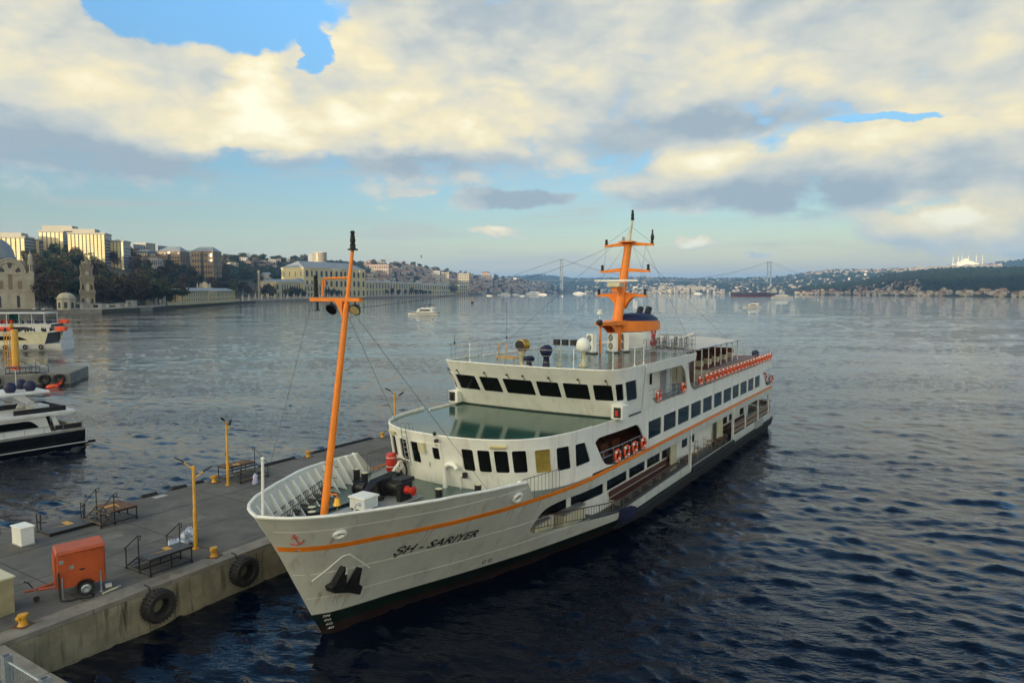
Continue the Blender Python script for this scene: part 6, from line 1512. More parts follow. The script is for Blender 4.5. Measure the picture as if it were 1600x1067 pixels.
# hotel slabs on the hill with golden glass strips
def hotel(label, px0, px1, ytop, Yd, depth, n, rot, setback=None):
    w = (px1-px0)/FPX*Yd; z0 = min(landz(px0,Yd), landz(px1,Yd))-4; H = zrow(ytop,Yd)-z0
    T = thing('hotel_block', label, 'hotel', (BX((px0+px1)/2,Yd), Yd, z0), rot, 'hotel slabs with golden glass strips on the hill')
    MB().box(-w/2,w/2,0,depth,0,H).build('wall', GREYG, T)
    for k in range(n):
        x = -w/2+w*(k+.5)/n; pw = w/n*.36
        p = MB(); p.box(x-pw,x+pw,-.5,-.02,0,H-1); p.build('glass_strip', GOLDG, T)
        f = MB()
        for j in range(int(H/3.4)): f.box(x-pw-.02,x+pw+.02,-.56,-.49,3.2*j+2.9,3.2*j+3.15)
        struct(f.build('floor_lines', CONB, T), 'stuff')
    MB().box(-w/2-.4,w/2+.4,-.7,depth+.4,H-.6,H+1.0).build('parapet', CONB, T)
    s = MB(); 
    for j in range(int(H/3.4)): s.box(w/2-.02,w/2+.12,depth*.08,depth*.92,3.2*j+1.0,3.2*j+2.6)
    struct(s.build('side_windows', CONB2, T), 'stuff')
    if setback:
        a, b, h = setback; MB().box(-w/2+w*a,-w/2+w*b,4,depth-2,H+1.02,H+h).build('plant_storey', CONB, T)
    return T
hotel('hotel slab at the very left of the skyline, nine golden glass strips', -30, 40, 371, 690, 22, 11, R(14), (.3,.9,4.5))
hotel('small hotel slab with three golden strips, second from the left', 42, 66, 376, 720, 20, 4, R(10))
hotel('hotel slab in the middle with a long grey roof storey', 68, 103, 363, 730, 22, 6, R(12), (.1,1.3,6.5))
hotel('widest hotel slab with ten golden glass strips, right of the middle', 114, 166, 366, 720, 22, 10, R(14), (.1,.7,5))
hotel('narrow hotel slab standing at the right end of the hotel row', 177, 197, 378, 740, 18, 4, R(8), (.3,.5,2))
MB_ = block
block('pale blue-grey slab block right of the hotels', 'tower_block', 200, 213, 383, 900, 18, CONB2, 9, 4, R(-10)); block('sunlit slab block between two blue-grey ones', 'tower_block', 213, 233, 381, 920, 18, CONB, 10, 6, R(-12))
block('wide blue-grey slab block left of the twin brown blocks', 'tower_block', 233, 251, 385, 960, 20, CONB2, 10, 6, R(-8))
block('low glass block with a green roof in front of the blue-grey slabs', 'office_block', 215, 236, 394, 830, 14, GREYG, 3, 5, R(-8), (LEAD, 2.5), wm=GOLDG)
for a, b, lab in ((250,285,'brown office block with a pyramid roof, left one of the pair'),(301,336,'brown office block with a pyramid roof, right one of the pair')):
    T, w, H = block(lab, 'office_block', a, b, 394, 900, 24, BRNB, 6, 8, R(-2), (LEAD, 6.5), 6, 'twin brown office blocks'); MB().box(-1.6,1.6,-.35,-.05,0,H).box(w/2+.05,w/2+.35,10,14,0,H).build('dark_shaft', DKWIN, T)
    MB().box(-w/2+.8,w/2-.8,-.3,24.3,H+.65-.05,H+.66).build('eaves_band', DKWIN, T)
block('white apartment house between the twin brown blocks', 'apartment_house', 286, 301, 393, 940, 16, HW1, 6, 4, 0)
for a, b, y, lab in ((199,216,404,'low white house with red roof left under the slabs'),(217,232,405,'low white house with red roof in the middle under the slabs'),(233,249,403,'low white house with red roof beside the left brown block')): block(lab, 'house', a, b, y, 780, 12, HW1, 2, 5, 0, (BRICK, 2.5), 3, 'low houses below the slabs', parapet=False)
T, w, H = block('flat part of the pale high-rise behind the palace', 'high_rise', 483, 491, 398, 1350, 16, CONB2, 9, 4, 0, zb=30)
T = thing('high_rise', 'curved pale high-rise with white floor bands behind the palace', 'high-rise', base(500,1350,30)); Hh = zrow(396,1350)-30
MB().lathe([(13,0),(13,Hh)], (0,6,0), 'z', 24).build('wall', HW2, T)
for k in range(11): MB().lathe([(13.02,0),(13.25,.05),(13.25,1.0),(13.02,1.05)], (0,6,Hh-2.5-k*3.1), 'z', 24, cap=False).build('window_ring', DKWIN, T)
MB().lathe([(13.6,0),(13.6,1.4)], (0,6,Hh), 'z', 24).build('roof_ring', HW1, T)
block('wide pale apartment block on the hillside right of the palace', 'apartment_block', 578, 608, 414, 1750, 16, HW3, 3, 8, 0, None, 3, zb=40)
block('pale apartment slab on the far left hillside', 'apartment_block', 673, 688, 424, 2150, 16, HW1, 6, 5, 0, None, 3, zb=20); block('cream apartment slab on the far left hillside beside the white one', 'apartment_block', 690, 702, 426, 2150, 16, HW2, 6, 4, 0, None, 3, zb=20); block('long cream apartment block low on the far left hillside', 'apartment_block', 715, 733, 428, 2200, 18, HW2, 5, 6, 0, None, 3, zb=20)
block('red-roofed mansion on the far left ridge', 'mansion', 752, 766, 427, 2750, 18, HW3, 2, 5, 0, (BRICK, 5), 3)
# --- mosque at the far left
MY = 424.0; mx = BX(19,MY); M = thing('mosque', 'large pale stone mosque with a great window arch and lead dome at the left edge', 'mosque', (mx, MY, 2.2), R(36)); M.scale = (.82,.82,1)
MW = 29.0; zc = zrow(428,MY)-2.2
MB().box(-MW/2-16,MW/2,0,34,0,zc).build('wall', STONE, M)
def arch_pts(cx, z0, w, h, n=10): return [(cx-w,z0),(cx+w,z0)]+[(cx+w*math.cos(R(180*k/n)), z0+h+w*math.sin(R(180*k/n))) for k in range(n+1)]
ar = 9.4; az_ = zc-.6
m = MB(); m.prism([(-ar,az_)]+[(ar*math.cos(R(180*k/24)), az_+ar*math.sin(R(180*k/24))) for k in range(24,-1,-1)][:], .3, 29.7, 'y'); m.build('great_arch', STONE, M)
for rr in (9.4, 7.9):
    m = MB(); m.tube([(rr*math.cos(R(180*k/24)), 0, az_+rr*math.sin(R(180*k/24))) for k in range(25)], .65, 6); m.build('arch_moulding', STONE, M)
for k, a_ in enumerate((30, 60, 90, 120, 150)):
    if a_ in (60,120,): continue
    c_, s_ = math.cos(R(a_)), math.sin(R(a_)); P = []
    for q in range(7): b_ = R(a_-13+26*q/6); P.append((6.9*math.cos(b_), az_+6.9*math.sin(b_)))
    for q in range(7): b_ = R(a_+9-18*q/6); P.append((3.9*math.cos(b_), az_+3.9*math.sin(b_)))
    MB().prism(P, .05, .3, 'y').build('fan_window', DKWIN, M)
for cx, z0, w, h in ((0,zc-9.5,1.3,8.0),(-5.6,zc-9.2,1.3,5.0),(5.6,zc-9.2,1.3,5.0)): MB().prism(arch_pts(cx,z0,w,h) if cx == 0 else [(cx-w,z0),(cx+w,z0),(cx+w,z0+h),(cx-w,z0+h)], -.12, .02, 'y').build('window', BRNB, M)
for cx in (-7.2, 4.0): MB().prism(arch_pts(cx,1.0,1.2,6.0), -.12, .02, 'y').build('window', DKWIN, M)
for z in (zc-10.6, zc-.4): MB().box(-MW/2-16.5,MW/2+.5,-.5,30.5,z,z+.8).build('cornice', STONE, M)
for k in range(6): x = -MW/2+.8+k*(MW-1.6)/5; MB().box(x-.6,x+.6,-.35,.0,0,zc-.5).build('pilaster', STONE, M)
for x in (-MW/2+1.8, MW/2-1.8):
    m = MB(); 
    m.lathe([(2.0,0),(2.0,6.5),(2.3,6.6),(2.3,7.1),(1.5,7.2),(1.5,9.8),(1.8,10.0),(1.4,10.4),(1.0,11.6),(.25,12.4),(.12,14.5)], (x,2.0,zc+.4), 'z', 12); t_ = m.build('corner_turret', STONE, M, smooth=40)
    for a_ in range(8): 
        q = R(a_*45); MB().box(x+2.02*math.cos(q)-.3,x+2.02*math.cos(q)+.3,2+2.02*math.sin(q)-.3,2+2.02*math.sin(q)+.3,zc+1.8,zc+5.6).build('turret_window', DKWIN, t_)
MB().lathe([(13.6,0),(13.6,3.0),(14.2,3.1),(14.2,4.0),(13.4,4.4),(12.6,8.0),(10.5,11.5),(7,14.2),(3,15.6),(.3,16.0),(.15,19)], (-9.5,17,az_+ar-2.5), 'z', 28).build('dome', LEAD, M, smooth=40)
for sx in (-1,): 
    mt = thing('minaret', 'slender stone minaret beside the mosque, just outside the picture', 'minaret', (mx-36, MY+20, 2.2)); MB().lathe([(1.5,0),(1.3,30),(2.2,31),(2.2,32.2),(1.1,32.4),(1.0,40),(.1,46)], (0,0,0), 'z', 14).build('shaft', STONE, mt, smooth=40)
# --- clock tower
CY = 440.0; C = thing('clock_tower', 'tall tiered stone clock tower rising in front of the brown wood', 'tower', (BX(138,CY), CY, 2.0), R(33)); s = CY/FPX
MB().box(-5.2,5.2,-5.2,5.2,0,1.4).build('plinth', STONE2, C)
tiers = [(4.0,1.4,10.0),(3.6,10.0,18.6),(3.2,18.6,25.4),(2.3,25.4,28.2)]
for i, (hw, z0, z1) in enumerate(tiers):
    t_ = MB().box(-hw,hw,-hw,hw,z0,z1-.5).build('tier', STONE2, C)
    MB().box(-hw-.5,hw+.5,-hw-.5,hw+.5,z1-.5,z1).build('cornice', STONE2, t_)
    for x in (-hw+.4, -hw*.38, hw*.38, hw-.4): MB().lathe([(.34,0),(.3,z1-z0-1.4)], (x,-hw-.25,z0+.6), 'z', 8).build('column', STONE2, t_)
    if i < 2: 
        for x in (-hw*.62, hw*.62) : MB().prism(arch_pts(x,z0+1.8,.6,2.6), -hw-.1, -hw+.02, 'y').build('window', DKWIN, t_)
        MB().prism(arch_pts(0,z0+1.2,.9,3.4), -hw-.1, -hw+.02, 'y').build('window', STONE, t_)
    if i == 2: MB().cyl((0,-hw-.12,22.2), 1.2, .14, 'y', 20).build('clock_face', HW1, t_)
    for sx in (-1,1):
        for sy in (-1,1): MB().lathe([(.35,0),(.2,.8),(.45,1.1),(.1,1.9)], (sx*hw,sy*hw,z1), 'z', 8).build('finial', STONE2, t_)
MB().lathe([(2.2,0),(1.6,1.0),(.5,1.8),(.15,2.2),(.1,3.6)], (0,0,28.2), 'z', 12).build('cap', STONE2, C)
# --- small domed pavilion and quay things
PV = thing('pavilion', 'small domed stone pavilion at the water, right of the mosque', 'pavilion', (BX(97,404), 405, 2.3), R(5))
MB().lathe([(4.9,0),(4.9,6.2),(5.4,6.3),(5.4,7.0),(4.6,7.1),(4.4,8.0),(3.4,9.0),(1.8,9.7),(.1,9.9),(.05,11)], (0,4,0), 'z', 8).build('wall', STONE, PV)
for k in range(8): q = R(k*45+22.5); mm = MB(); mm.prism(arch_pts(0,1.0,.8,2.6), -.1, .1, 'y'); o_ = mm.build('window', DKWIN, PV, (4.55*math.sin(q),4-4.55*math.cos(q),0), q)
for px, w_, h_, lab, mt_ in ((122,3.2,4.0,'white kiosk on the shore left of the clock tower',HW1),(150,3.6,3.2,'white kiosk on the shore below the clock tower',HW1),(176,5,2.6,'dark low shed on the shore right of the clock tower',GREYP),(190,4.2,3.0,'cream low shed on the shore right of the clock tower',HW2),(203,2.2,4.6,'white gateway on the shore promenade',HW1)):
    K = thing('kiosk', lab, 'kiosk', base(px, shoreY(px)+14)); MB().box(-w_,w_,0,5,0,h_).build('wall', mt_, K); MB().box(-w_-.3,w_+.3,-.4,5.3,h_,h_+.3).build('roof', LEAD, K); MB().box(-w_*.4,w_*.4,-.08,.02,.6,h_*.8).build('opening', DKWIN, K)
CARS = [pm('car_white',(.6,.6,.6),.3,.05,1), pm('car_grey',(.15,.16,.17),.3,.1,1), pm('car_dark',(.03,.03,.035),.3,.1,1)]
for k, px in enumerate((59,63,67,72,77,111,115)):
    K = thing('parked_car', ('white','grey','dark')[k % 3]+' parked car '+('between mosque and pavilion' if px < 90 else 'right of the domed pavilion'), 'car', base(px, 402 if px < 90 else 415), .2, 'cars parked on the shore by the mosque')
    MB().bbox(-2.1,2.1,-.85,.85,.3,.95,.12).box(-1.1,1.3,-.75,.75,.95,1.45,(.35,.1)).build('body', CARS[k % 3], K); MB().box(-1.0,1.15,-.78,.78,1.0,1.36,(.3,.1)).build('window_glass', GLASS, K)
    for x in (-1.3,1.3):
        for y in (-.8,.8): MB().cyl((x,y-.08,.32), .32, .16, 'y', 10).build('wheel', RUBBER, K)
def balustrade(label, pxs, off, h, sp):
    T = thing('balustrade', label, 'balustrade', (0,0,0)); m = MB(); P = [(BX(p,shoreY(p)+off), shoreY(p)+off) for p in pxs]
    for (x0,y0),(x1,y1) in zip(P,P[1:]):
        L = math.hypot(x1-x0,y1-y0); n = max(1,int(L/sp))
        for k in range(n): 
            x, y = x0+(x1-x0)*k/n, y0+(y1-y0)*k/n; m.box(x-.18,x+.18,y-.18,y+.18,2.2,2.2+h)
    struct(m.build('balusters', HW1, T), 'stuff'); r = MB()
    r.tube([(x,y,2.2+h) for x,y in P], .16, 4); r.tube([(x,y,2.35) for x,y in P], .14, 4); r.build('handrail', HW1, T); return T
balustrade('white stone balustrade along the shore promenade below the clock tower', list(range(128,262,6)), 2.5, 1.1, 1.3)
MB().prism([(BX(262,shoreY(262)+6),shoreY(262)+6),(BX(375,shoreY(375)+6),shoreY(375)+6),(BX(375,shoreY(375)+6.6),shoreY(375)+6.6),(BX(262,shoreY(262)+6.6),shoreY(262)+6.6)], 2, 4.6).build('boundary_wall', PALACE).update_tag()
tag(bpy.data.objects['boundary_wall'], 'low cream boundary wall along the shore before the yellow annex', 'wall')
# --- long yellow annex at the shore
AY0, AY1 = shoreY(292)+18, shoreY(366)+14; ax0, ax1 = BX(288,AY0), BX(367,AY1); AL = math.hypot(ax1-ax0, AY1-AY0); aa = math.atan2(AY1-AY0, ax1-ax0)
A = thing('palace_annex', 'long low yellow palace annex with a grey roof beside the water', 'palace', (ax0, AY0, 2.2), aa); AH = zrow(455, (AY0+AY1)/2)-2.2
MB().box(0,AL,0,14,0,AH).build('wall', PALACE, A); MB().box(AL,AL+1.2,-.6,14.6,0,AH+.3).build('end_wall', PALOCH, A); MB().box(AL*.42,AL*.60,-1.2,.0,0,AH+.2).build('centre_bay', PALACE, A)
r = MB(); hip(r, 0, AL, 0, 14, AH+.35, 2.6); r.build('roof', LEAD, A); MB().box(-.3,AL+1.5,-1.4,14.8,AH,AH+.32).build('cornice', PALACE, A)
for z0, z1 in ((1.2,AH*.45),(AH*.56,AH*.9)):
    for k in range(26):
        x = AL*(k+.5)/26; y = -1.25 if .42 < x/AL < .60 else -.05
        MB().prism(arch_pts(x,z0,.62,(z1-z0)*.75,5), y-.06, y+.07, 'y').build('window', DKWIN, A)
    MB().box(0,AL,-.25,0,z1+.5,z1+.75).build('string_course', PALACE, A)
# ornate gate behind it
G = thing('palace_gate', 'ornate white palace gate rising behind the yellow annex roof', 'gate', base(320, 700)); gz = zrow(440,700)-G.location.z
MB().box(-7,7,0,4,0,gz*.72).build('wall', STONE, G); MB().prism([(-4.5,gz*.72),(4.5,gz*.72),(3.5,gz*.85),(1.2,gz*.95),(0,gz),(-1.2,gz*.95),(-3.5,gz*.85)], .5, 3.5, 'y').build('pediment', STONE, G)
MB().prism(arch_pts(0,0,2.2,gz*.35), -.2, .05, 'y').build('gate_opening', DKWIN, G)
for x in (-6.2,-3.4,3.4,6.2): MB().lathe([(.7,0),(.6,gz*.72),(.9,gz*.74),(.3,gz*.9),(.05,gz*.97)], (x,-.4,0), 'z', 8).build('column', STONE, G)
for px, Yd in ((236,560),(247,575),(280,620),(292,650)):
    m = thing('garden_pavilion', 'pale roofline of a small pavilion half hidden among the pines', 'pavilion', base(px,Yd), 0, 'pavilions half hidden among the pines'); MB().box(-4,4,0,6,0,7).build('wall', HW1, m); r = MB(); hip(r,-4,4,0,6,7,2); r.build('roof', LEAD, m)
# --- the palace
def palace_part(label, name, px0, px1, ytop, Yd0, Yd1, depth, nw, rows_, roofh=3.0, group='wings of the long cream palace', bays=()):
    x0, x1 = BX(px0,Yd0), BX(px1,Yd1); L = math.hypot(x1-x0,Yd1-Yd0); an = math.atan2(Yd1-Yd0, x1-x0); H = zrow(ytop,(Yd0+Yd1)/2)-2.2
    T = thing(name, label, 'palace', (x0,Yd0,2.2), an, group); MB().box(0,L,0,depth,0,H).build('wall', PALACE, T)
    MB().box(-.5,L+.5,-.6,depth+.6,H-.02,H+.9).build('cornice', PALACE, T); r = MB(); hip(r,0,L,0,depth,H+.92,roofh); r.build('roof', LEAD, T)
    for a, b in bays: MB().box(L*a,L*b,-1.3,-.0,0,H+.5).build('bay', PALACE, T)
    for j in range(rows_):
        z0 = H*(j+.16)/rows_; hh = H*.46/rows_
        for k in range(nw):
            x = L*(k+.5)/nw; y = -1.35 if any(a < x/L < b for a,b in bays) else -.05
            MB().prism(arch_pts(x,z0,L/nw*.22,hh,5), y-.08, y+.09, 'y').build('window', DKWIN, T)
        MB().box(0,L,-.35,0,H*(j+1)/rows_-.9,H*(j+1)/rows_-.5).build('string_course', PALACE, T)
    for x in (0,L): MB().box(x-.6,x+.6,-.7,.6,0,H+1.5).build('corner_pilaster', PALACE, T)
    for side, sy in ((L,1),(0,-1)):
        for j in range(rows_):
            for k in range(4):
                yy = depth*(k+.5)/4; z0 = H*(j+.16)/rows_; MB().prism(arch_pts(yy,z0,.7,H*.46/rows_,4), side-(.02 if sy > 0 else .09), side+(.09 if sy > 0 else .02), 'x').build('window', DKWIN, T)
    return T, L, H
py = lambda p: shoreY(p)
palace_part('left wing of the cream palace, low with a grey hipped roof', 'palace_wing', 432, 478, 442, py(432)+120, py(478)+125, 26, 12, 2, 4.0, bays=((.0,.12),(.8,1.0)))
T, L, H = palace_part('tall central hall of the cream palace with a grey pyramid roof', 'palace_hall', 476, 571, 421, py(476)+150, py(571)-25, 48, 13, 3, 11.0, None, ((.0,.10),(.45,.58),(.9,1.0)))
palace_part('long right wing of the cream palace, behind the round trees', 'palace_wing', 571, 668, 443, py(571)+85, py(668)+95, 28, 24, 2, 3.0, bays=((.0,.08),(.46,.54),(.92,1.0)))
palace_part('farther wing of the cream palace behind the bare tree', 'palace_wing', 668, 716, 446, py(668)+110, py(716)+110, 28, 14, 2, 3.0)
palace_part('end pavilion of the cream palace, the last block to the right', 'palace_wing', 718, 731, 446, py(718)+95, py(731)+90, 30, 4, 3, 2.0)
palace_part('low garden front of the palace before the central hall', 'palace_wing', 476, 571, 447, py(476)+112, py(571)+50, 20, 24, 2, 2.0)
D_ = thing('palace_dome', 'low grey-blue dome on the palace left of the central hall', 'dome', (BX(467,py(467)+150), py(467)+150, zrow(441,py(467)+150))); MB().lathe([(9.5,-18),(9.5,0),(10,.1),(9,2.5),(6.5,4.6),(3,5.9),(.2,6.3),(.1,8)], (0,0,0), 'z', 20).build('dome', LEAD, D_, smooth=40)
# palace fence: every pillar with its finial
def fence(label, p0, p1, n, hmul):
    T = thing('palace_fence', label, 'fence', (BX(p0,py(p0)+5), py(p0)+5, 2.3)); bx, by = T.location.x, T.location.y
    pm_ = MB(); pm_.box(-.9,.9,-.9,.9,0,3.6*hmul).box(-1.15,1.15,-1.15,1.15,3.6*hmul,4.1*hmul).lathe([(.7,0),(.75,.8),(.3,1.4),(.55,2.0),(.12,3.4),(.05,4.4)], (0,0,4.1*hmul), 'z', 8)
    me = pm_.mesh('pillar', HW1, 40); pts = []
    for k in range(n+1):
        p = p0+(p1-p0)*k/n; Yd = py(p)+5; pts.append((BX(p,Yd)-bx,Yd-by))
        o = bpy.data.objects.new('pillar', me); COL.objects.link(o); o.parent = T; o.location = (*pts[-1],0)
    m = MB(); w_ = MB()
    for (x0,y0),(x1,y1) in zip(pts,pts[1:]):
        for j in range(1,9): x, y = x0+(x1-x0)*j/9, y0+(y1-y0)*j/9; m.box(x-.12,x+.12,y-.12,y+.12,1.0,3.4*hmul)
        w_.prism([(x0,y0-.3),(x1,y1-.3),(x1,y1+.3),(x0,y0+.3)], 0, 1.1)
        m.tube([(x0,y0,3.3*hmul),(x1,y1,3.3*hmul)], .12, 4)
    w_.build('low_wall', HW1, T); struct(m.build('bars', HW1, T), 'stuff'); return T
fence('white palace fence with tall pillars on the shore, left of the foremast', 380, 500, 12, 1.15); fence('white palace fence with pillars on the shore, right of the foremast', 565, 708, 26, 1.15); fence('white palace fence behind the foremast', 503, 562, 6, 1.15)
K = thing('canvas_stall', 'white boxy tent on the shore just right of the foremast crossarm', 'tent', base(559, py(559)+10)); MB().bbox(-9,9,0,6,0,8,.4).build('tent_cover', HW1, K)
K = thing('water_gate', 'pale pink canopy at the palace water gate', 'gate', base(612, py(612)+3)); MB().box(-7,7,0,4,3,5).build('canopy', HW3, K); [MB().box(x-.3,x+.3,0,.6,0,3).build('post', HW1, K) for x in (-6,-2,2,6)]
# --- houses on the slopes
def house_mesh(name, wall, roof, w, d, h, seed, rh=2.2):
    m = MB(); rnd = random.Random(seed); m.mi = 0; m.box(-w/2,w/2,-d/2,d/2,-3,h)
    m.mi = 1; hip(m, -w/2, w/2, -d/2, d/2, h+.02, rh, o=.5); m.mi = 2
    n = max(2,int(w/2.6)); f = max(1,int(h/3)); win_grid(m, -w/2+.3, w/2-.3, .5, h-.3, n, f, .5, .5, 'y-', -d/2); win_grid(m, -d/2+.3, d/2-.3, .5, h-.3, max(2,int(d/3)), f, .5, .5, 'x+', w/2); win_grid(m, -d/2+.3, d/2-.3, .5, h-.3, max(2,int(d/3)), f, .5, .5, 'x-', -w/2)
    return m.mesh(name, [wall, roof, DKWIN])
HM = [house_mesh('house', *a) for a in ((HW1,BRICK,11,9,7,1),(HW2,BRICK,13,10,9,2),(HW3,BRICK,10,9,10,3),(HW1,BRICK,16,10,9,4),(HW2,LEAD,14,11,12,5,.8),(HW3,BRICK,9,8,6.5,6),(HW1,CONB,12,12,14,7,.5))]
rnd = random.Random(31); GH = 'houses crowded on the left hillside'
HL = {0:'white house with a red roof crowded on the left hillside',1:'cream house with a red roof crowded on the left hillside',2:'pinkish house with a red roof crowded on the left hillside',3:'wide white house with a red roof crowded on the left hillside',4:'cream flat-roofed house crowded on the left hillside',5:'small pinkish house crowded on the left hillside',6:'tall white flat-roofed house crowded on the left hillside'}
n = 0
while n < 285:
    q = rnd.random()
    if q < .12: px = rnd.uniform(338,480); t = rnd.uniform(.55,.98)
    elif q < .80: px = rnd.uniform(572,735); t = rnd.uniform(.05,.93)
    else: px = rnd.uniform(735,870); t = rnd.uniform(.02,.7)
    s = shoreY(px); r = ip(px,RX,RD); f0 = s+min(110,(r-s)*.28)
    if px < 735: f0 = max(f0, s+160)
    if px < 480: f0 = s+(r-s)*.4
    Yd = f0+(r-f0)*t; k = rnd.randrange(len(HM))
    o = bpy.data.objects.new('hillside_house', HM[k]); COL.objects.link(o); o.location = (BX(px,Yd), Yd, landz(px,Yd)+.3); o.rotation_euler = (0,0,rnd.uniform(-.6,.6)); sc_ = rnd.uniform(.8,1.15); o.scale = (sc_*1.1,sc_,sc_*.95)
    tag(o, HL[k].replace(' crowded on the left hillside','')+', '+('low' if t < .33 else 'midway' if t < .66 else 'high')+' on the hillside '+('left of the high-rise' if px < 480 else 'right of the palace hall' if px < 625 else 'behind the long palace wing' if px < 680 else 'above the palace end' if px < 735 else 'near the bridge'), 'house', GH); n += 1
def house_stuff(name, n, place, seed, smin, smax, mats):
    rng = np.random.default_rng(seed); m = MB()
    for i in range(n):
        x, y, z = place(rng); w, d, h = rng.uniform(8,20)*rng.uniform(smin,smax), rng.uniform(8,14), rng.uniform(5,13)*rng.uniform(smin,smax); a = rng.uniform(-.7,.7); c, q = math.cos(a), math.sin(a)
        V = [(x+c*p-q*r_, y+q*p+c*r_, z+hh) for p,r_,hh in ((-w/2,-d/2,-4),(w/2,-d/2,-4),(w/2,d/2,-4),(-w/2,d/2,-4),(-w/2,-d/2,h),(w/2,-d/2,h),(w/2,d/2,h),(-w/2,d/2,h))]
        m.mi = int(rng.integers(3)); m.add(V, [(0,1,5,4),(1,2,6,5),(2,3,7,6),(3,0,4,7)])
        rr = 2.6; T_ = [(x+c*p, y+q*p, z+h+rr) for p in (-w*.3,w*.3)]
        m.mi = 3 if rng.random() < .75 else 1; m.add(V[4:]+T_, [(0,1,5,4),(1,2,5),(2,3,4,5),(3,0,4)])
        m.mi = 4
        for j in range(int(h/3.2)):
            zz = z+1+3.2*j; m.add([(x+c*p-q*(-d/2-.1), y+q*p+c*(-d/2-.1), zz+hh) for p,hh in ((-w*.42,0),(w*.42,0),(w*.42,1.3),(-w*.42,1.3))], [(0,1,2,3)])
    return struct(m.build(name, mats, fix=False), 'stuff')
HMATS = [HW1,HW2,HW3,BRICK,DKWIN]
def ph_l(rng):
    px = rng.uniform(575, 860); s = shoreY(px); r = ip(px,RX,RD); f0 = s+max(120,min(160,(r-s)*.28)); Yd = f0+(r-f0)*rng.uniform(.05,.93); return BX(px,Yd), Yd, landz(px,Yd)+.3
house_stuff('hillside_houses', 520, ph_l, 5, .8, 1.1, HMATS)
def ph_f(rng):
    px = rng.uniform(900,1420); t = rng.uniform(0,1)**1.5; return fz(PF, px, min(.98,t))
house_stuff('far_shore_houses', 950, ph_f, 6, .7, 1.3, [HW1,HW2,HW1,BRICK,DKWIN])
def ph_c(rng):
    px = 1060+rng.normal()*32; return fz(PF, px, abs(rng.normal())*.12+.01)
house_stuff('sunlit_far_houses', 170, ph_c, 8, 1.2, 1.9, [HW2,HW1,HW2,HW2,DKWIN])
def ph_t(rng): px = rng.uniform(1255,1560); return fz(PF, px, rng.uniform(.72,1.0))
house_stuff('hilltop_town_houses', 800, ph_t, 9, .9, 1.4, [HW1,HW2,HW2,BRICK,DKWIN])
def ph_r(rng):
    q = rng.random()
    if q < .5: px = rng.uniform(1250,1440); t = rng.uniform(0.0,.42)*(1 if px > 1330 else .6)
    else: px = rng.uniform(1240,1700); t = rng.uniform(0,.07)
    return fz(PR, px, t)
house_stuff('waterside_houses', 300, ph_r, 10, .5, .85, [HW1,HW2,HW3,BRICK,DKWIN])
# --- the great hilltop mosque
QY = 4700.0; Q_ = thing('hilltop_mosque', 'great white mosque with six minarets on the hilltop at the far right', 'mosque', (BX(1509,QY), QY, zrow(416,QY)-6)); k_ = QY/FPX
WS_ = pm('sunlit_white_stone', (.74,.68,.54), .8, .05, .02)
MB().box(-17*k_,17*k_,0,60,0,12+3*k_).box(-10*k_,10*k_,5,55,0,12+5.5*k_).build('wall', WS_, Q_)
for x, r_, z in ((0,5.2*k_,12+5.5*k_),(-7.0*k_,2.6*k_,12+4.6*k_),(7.0*k_,2.6*k_,12+4.6*k_),(-12*k_,2.0*k_,12+3*k_),(12*k_,2.0*k_,12+3*k_)): MB().lathe([(r_,-8),(r_,0),(r_*.92,r_*.4),(r_*.7,r_*.72),(r_*.35,r_*.93),(.5,r_)], (x,25,z), 'z', 18).build('dome', WS_, Q_, smooth=40)
for px_ in (1486,1497,1503,1513,1522,1532):
    x = (px_-1509)*k_; h_ = (18.5 if px_ not in (1486,1497) else 17)*k_; MB().lathe([(.5*k_,0),(.42*k_,h_*.6),(.62*k_,h_*.61),(.62*k_,h_*.63),(.36*k_,h_*.64),(.3*k_,h_*.85),(.02*k_,h_)], (x,25 if px_ % 2 else 5,4), 'z', 8).build('minaret', WS_, Q_)
# --- suspension bridge
BRS = pm('bridge_steel', (.12,.15,.18), .6, .05, .02)
B = thing('suspension_bridge', 'grey suspension bridge with two tall towers spanning the strait in the distance', 'bridge', (0,0,0))
p1, p2 = Vector((BX(877,3750),3750,0)), Vector((BX(1200,4050),4050,0)); ax = (p2-p1).normalized(); nx_ = Vector((-ax.y,ax.x,0))
zt1, zt2 = zrow(405,3750), zrow(409,4050); zd = zrow(438,3750); zd2 = zrow(441.5,4050)
for p, zt, zdk in ((p1,zt1,zd),(p2,zt2,zd2)):
    t_ = MB()
    for s_ in (-1,1):
        c = p+nx_*s_*16; t_.box(c.x-4.2,c.x+4.2,c.y-3.5,c.y+3.5,0,zt,(1.0,.8))
    tw = t_.build('tower', BRS, B)
    for z in (zt-4, zdk-6, zdk+(zt-zdk)*.5):
        a_, b_ = p+nx_*-16, p+nx_*16; MB().prism([(a_.x-3,a_.y),(b_.x-3,b_.y),(b_.x+3,b_.y),(a_.x+3,a_.y)], z-4, z).build('cross_beam', BRS, tw)
pl, pr_ = p1-ax*330, p2+ax*330
def decz(t): return zd+(zd2-zd)*t+6*math.sin(max(0,min(1,t))*math.pi)
m = MB(); ps = [pl]+[p1.lerp(p2,k/16) for k in range(17)]+[pr_]; zs = [zd-4]+[decz(k/16) for k in range(17)]+[zd2-4]
m.grid([[tuple(p+nx_*-16+Vector((0,0,z))), tuple(p+nx_*16+Vector((0,0,z))), tuple(p+nx_*14+Vector((0,0,z-3.6))), tuple(p+nx_*-14+Vector((0,0,z-3.6)))] for p,z in zip(ps,zs)], True); m.build('deck', BRS, B)
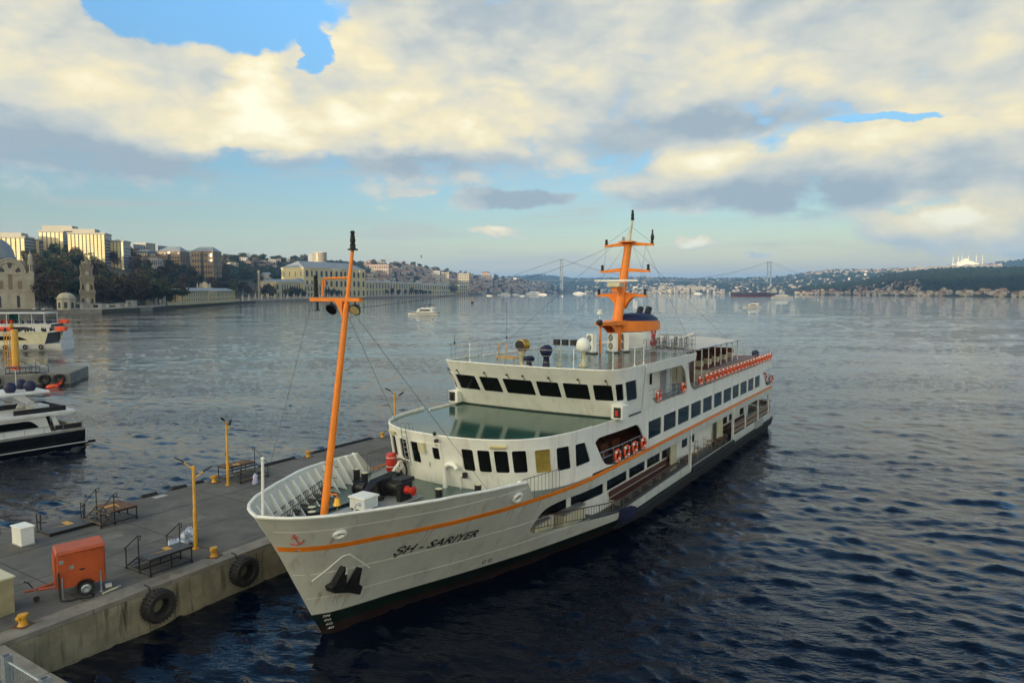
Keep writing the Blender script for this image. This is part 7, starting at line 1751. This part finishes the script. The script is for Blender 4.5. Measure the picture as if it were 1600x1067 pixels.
for s_ in (-1,1):
    m = MB(); P_ = []
    for k in range(25):
        t = k/24; zc_ = zt1+(zt2-zt1)*t-(zt1-zd-7)*4*t*(1-t); P_.append(tuple(p1.lerp(p2,t)+nx_*16*s_+Vector((0,0,zc_))))
    m.tube([tuple(pl+nx_*16*s_+Vector((0,0,zd)))]+P_+[tuple(pr_+nx_*16*s_+Vector((0,0,zd2)))], .9, 5); m.build('main_cable', BRS, B)
    h_ = MB()
    for k in range(1,24):
        q = P_[k]; h_.tube([q,(q[0],q[1],decz(k/24))], .12, 4)
    struct(h_.build('hangers', BRS, B), 'stuff')
T = thing('radio_mast', 'thin tall radio mast standing alone on the left hill skyline', 'mast', base(659,2300)); MB().tube([(0,0,0),(1,0,zrow(398,2300)-T.location.z)], 1.3, 6, r1=.5).build('mast', GREYP, T); MB().box(-2,2,-1,1,zrow(404,2300)-T.location.z,zrow(399,2300)-T.location.z).build('flag', DKWIN, T)
T = thing('tower_crane', 'thin tower crane on the hill skyline right of the foremast', 'crane', base(601,1950)); hz = zrow(406,1950)-T.location.z; MB().tube([(0,0,0),(0,0,hz+3)], .7, 4).build('crane_mast', GREYP, T); MB().tube([(-8,0,hz),(14,0,hz)], .6, 4).build('jib', GREYP, T)
T = thing('white_villa', 'white domed villa on the hillside left of the high-rise', 'villa', base(416,1180)); MB().box(-9,9,0,12,0,8).build('wall', HW1, T); r = MB(); hip(r,-9,9,0,12,8.02,4); r.build('roof', LEAD, T)
T = thing('stone_column', 'slender pale chimney among the trees behind the left palace wing', 'chimney', base(406,900)); MB().lathe([(1.8,0),(1.4,zrow(424,900)-T.location.z),(2.0,zrow(424,900)-T.location.z+.2),(2.0,zrow(423,900)-T.location.z)], (0,0,0), 'z', 10).build('shaft', STONE2, T)

# ------------------------------------------------------------------ the air between: one closed box of pale haze round camera and scene
HZ = bpy.data.materials.new('haze_air'); HZ.use_nodes = True; N = NB(HZ.node_tree); HZ.node_tree.nodes.clear()
vp = N.n('ShaderNodeVolumePrincipled'); vp.inputs['Color'].default_value = (0.26,0.52,1.0,1); vp.inputs['Density'].default_value = HAZE; vp.inputs['Anisotropy'].default_value = 0.0
O_ = N.n('ShaderNodeOutputMaterial'); HZ.node_tree.links.new(vp.outputs[0], O_.inputs['Volume'])
HB = struct(MB().box(-27000,27000,-27000,27000,-6,420).build('haze', HZ), 'stuff')
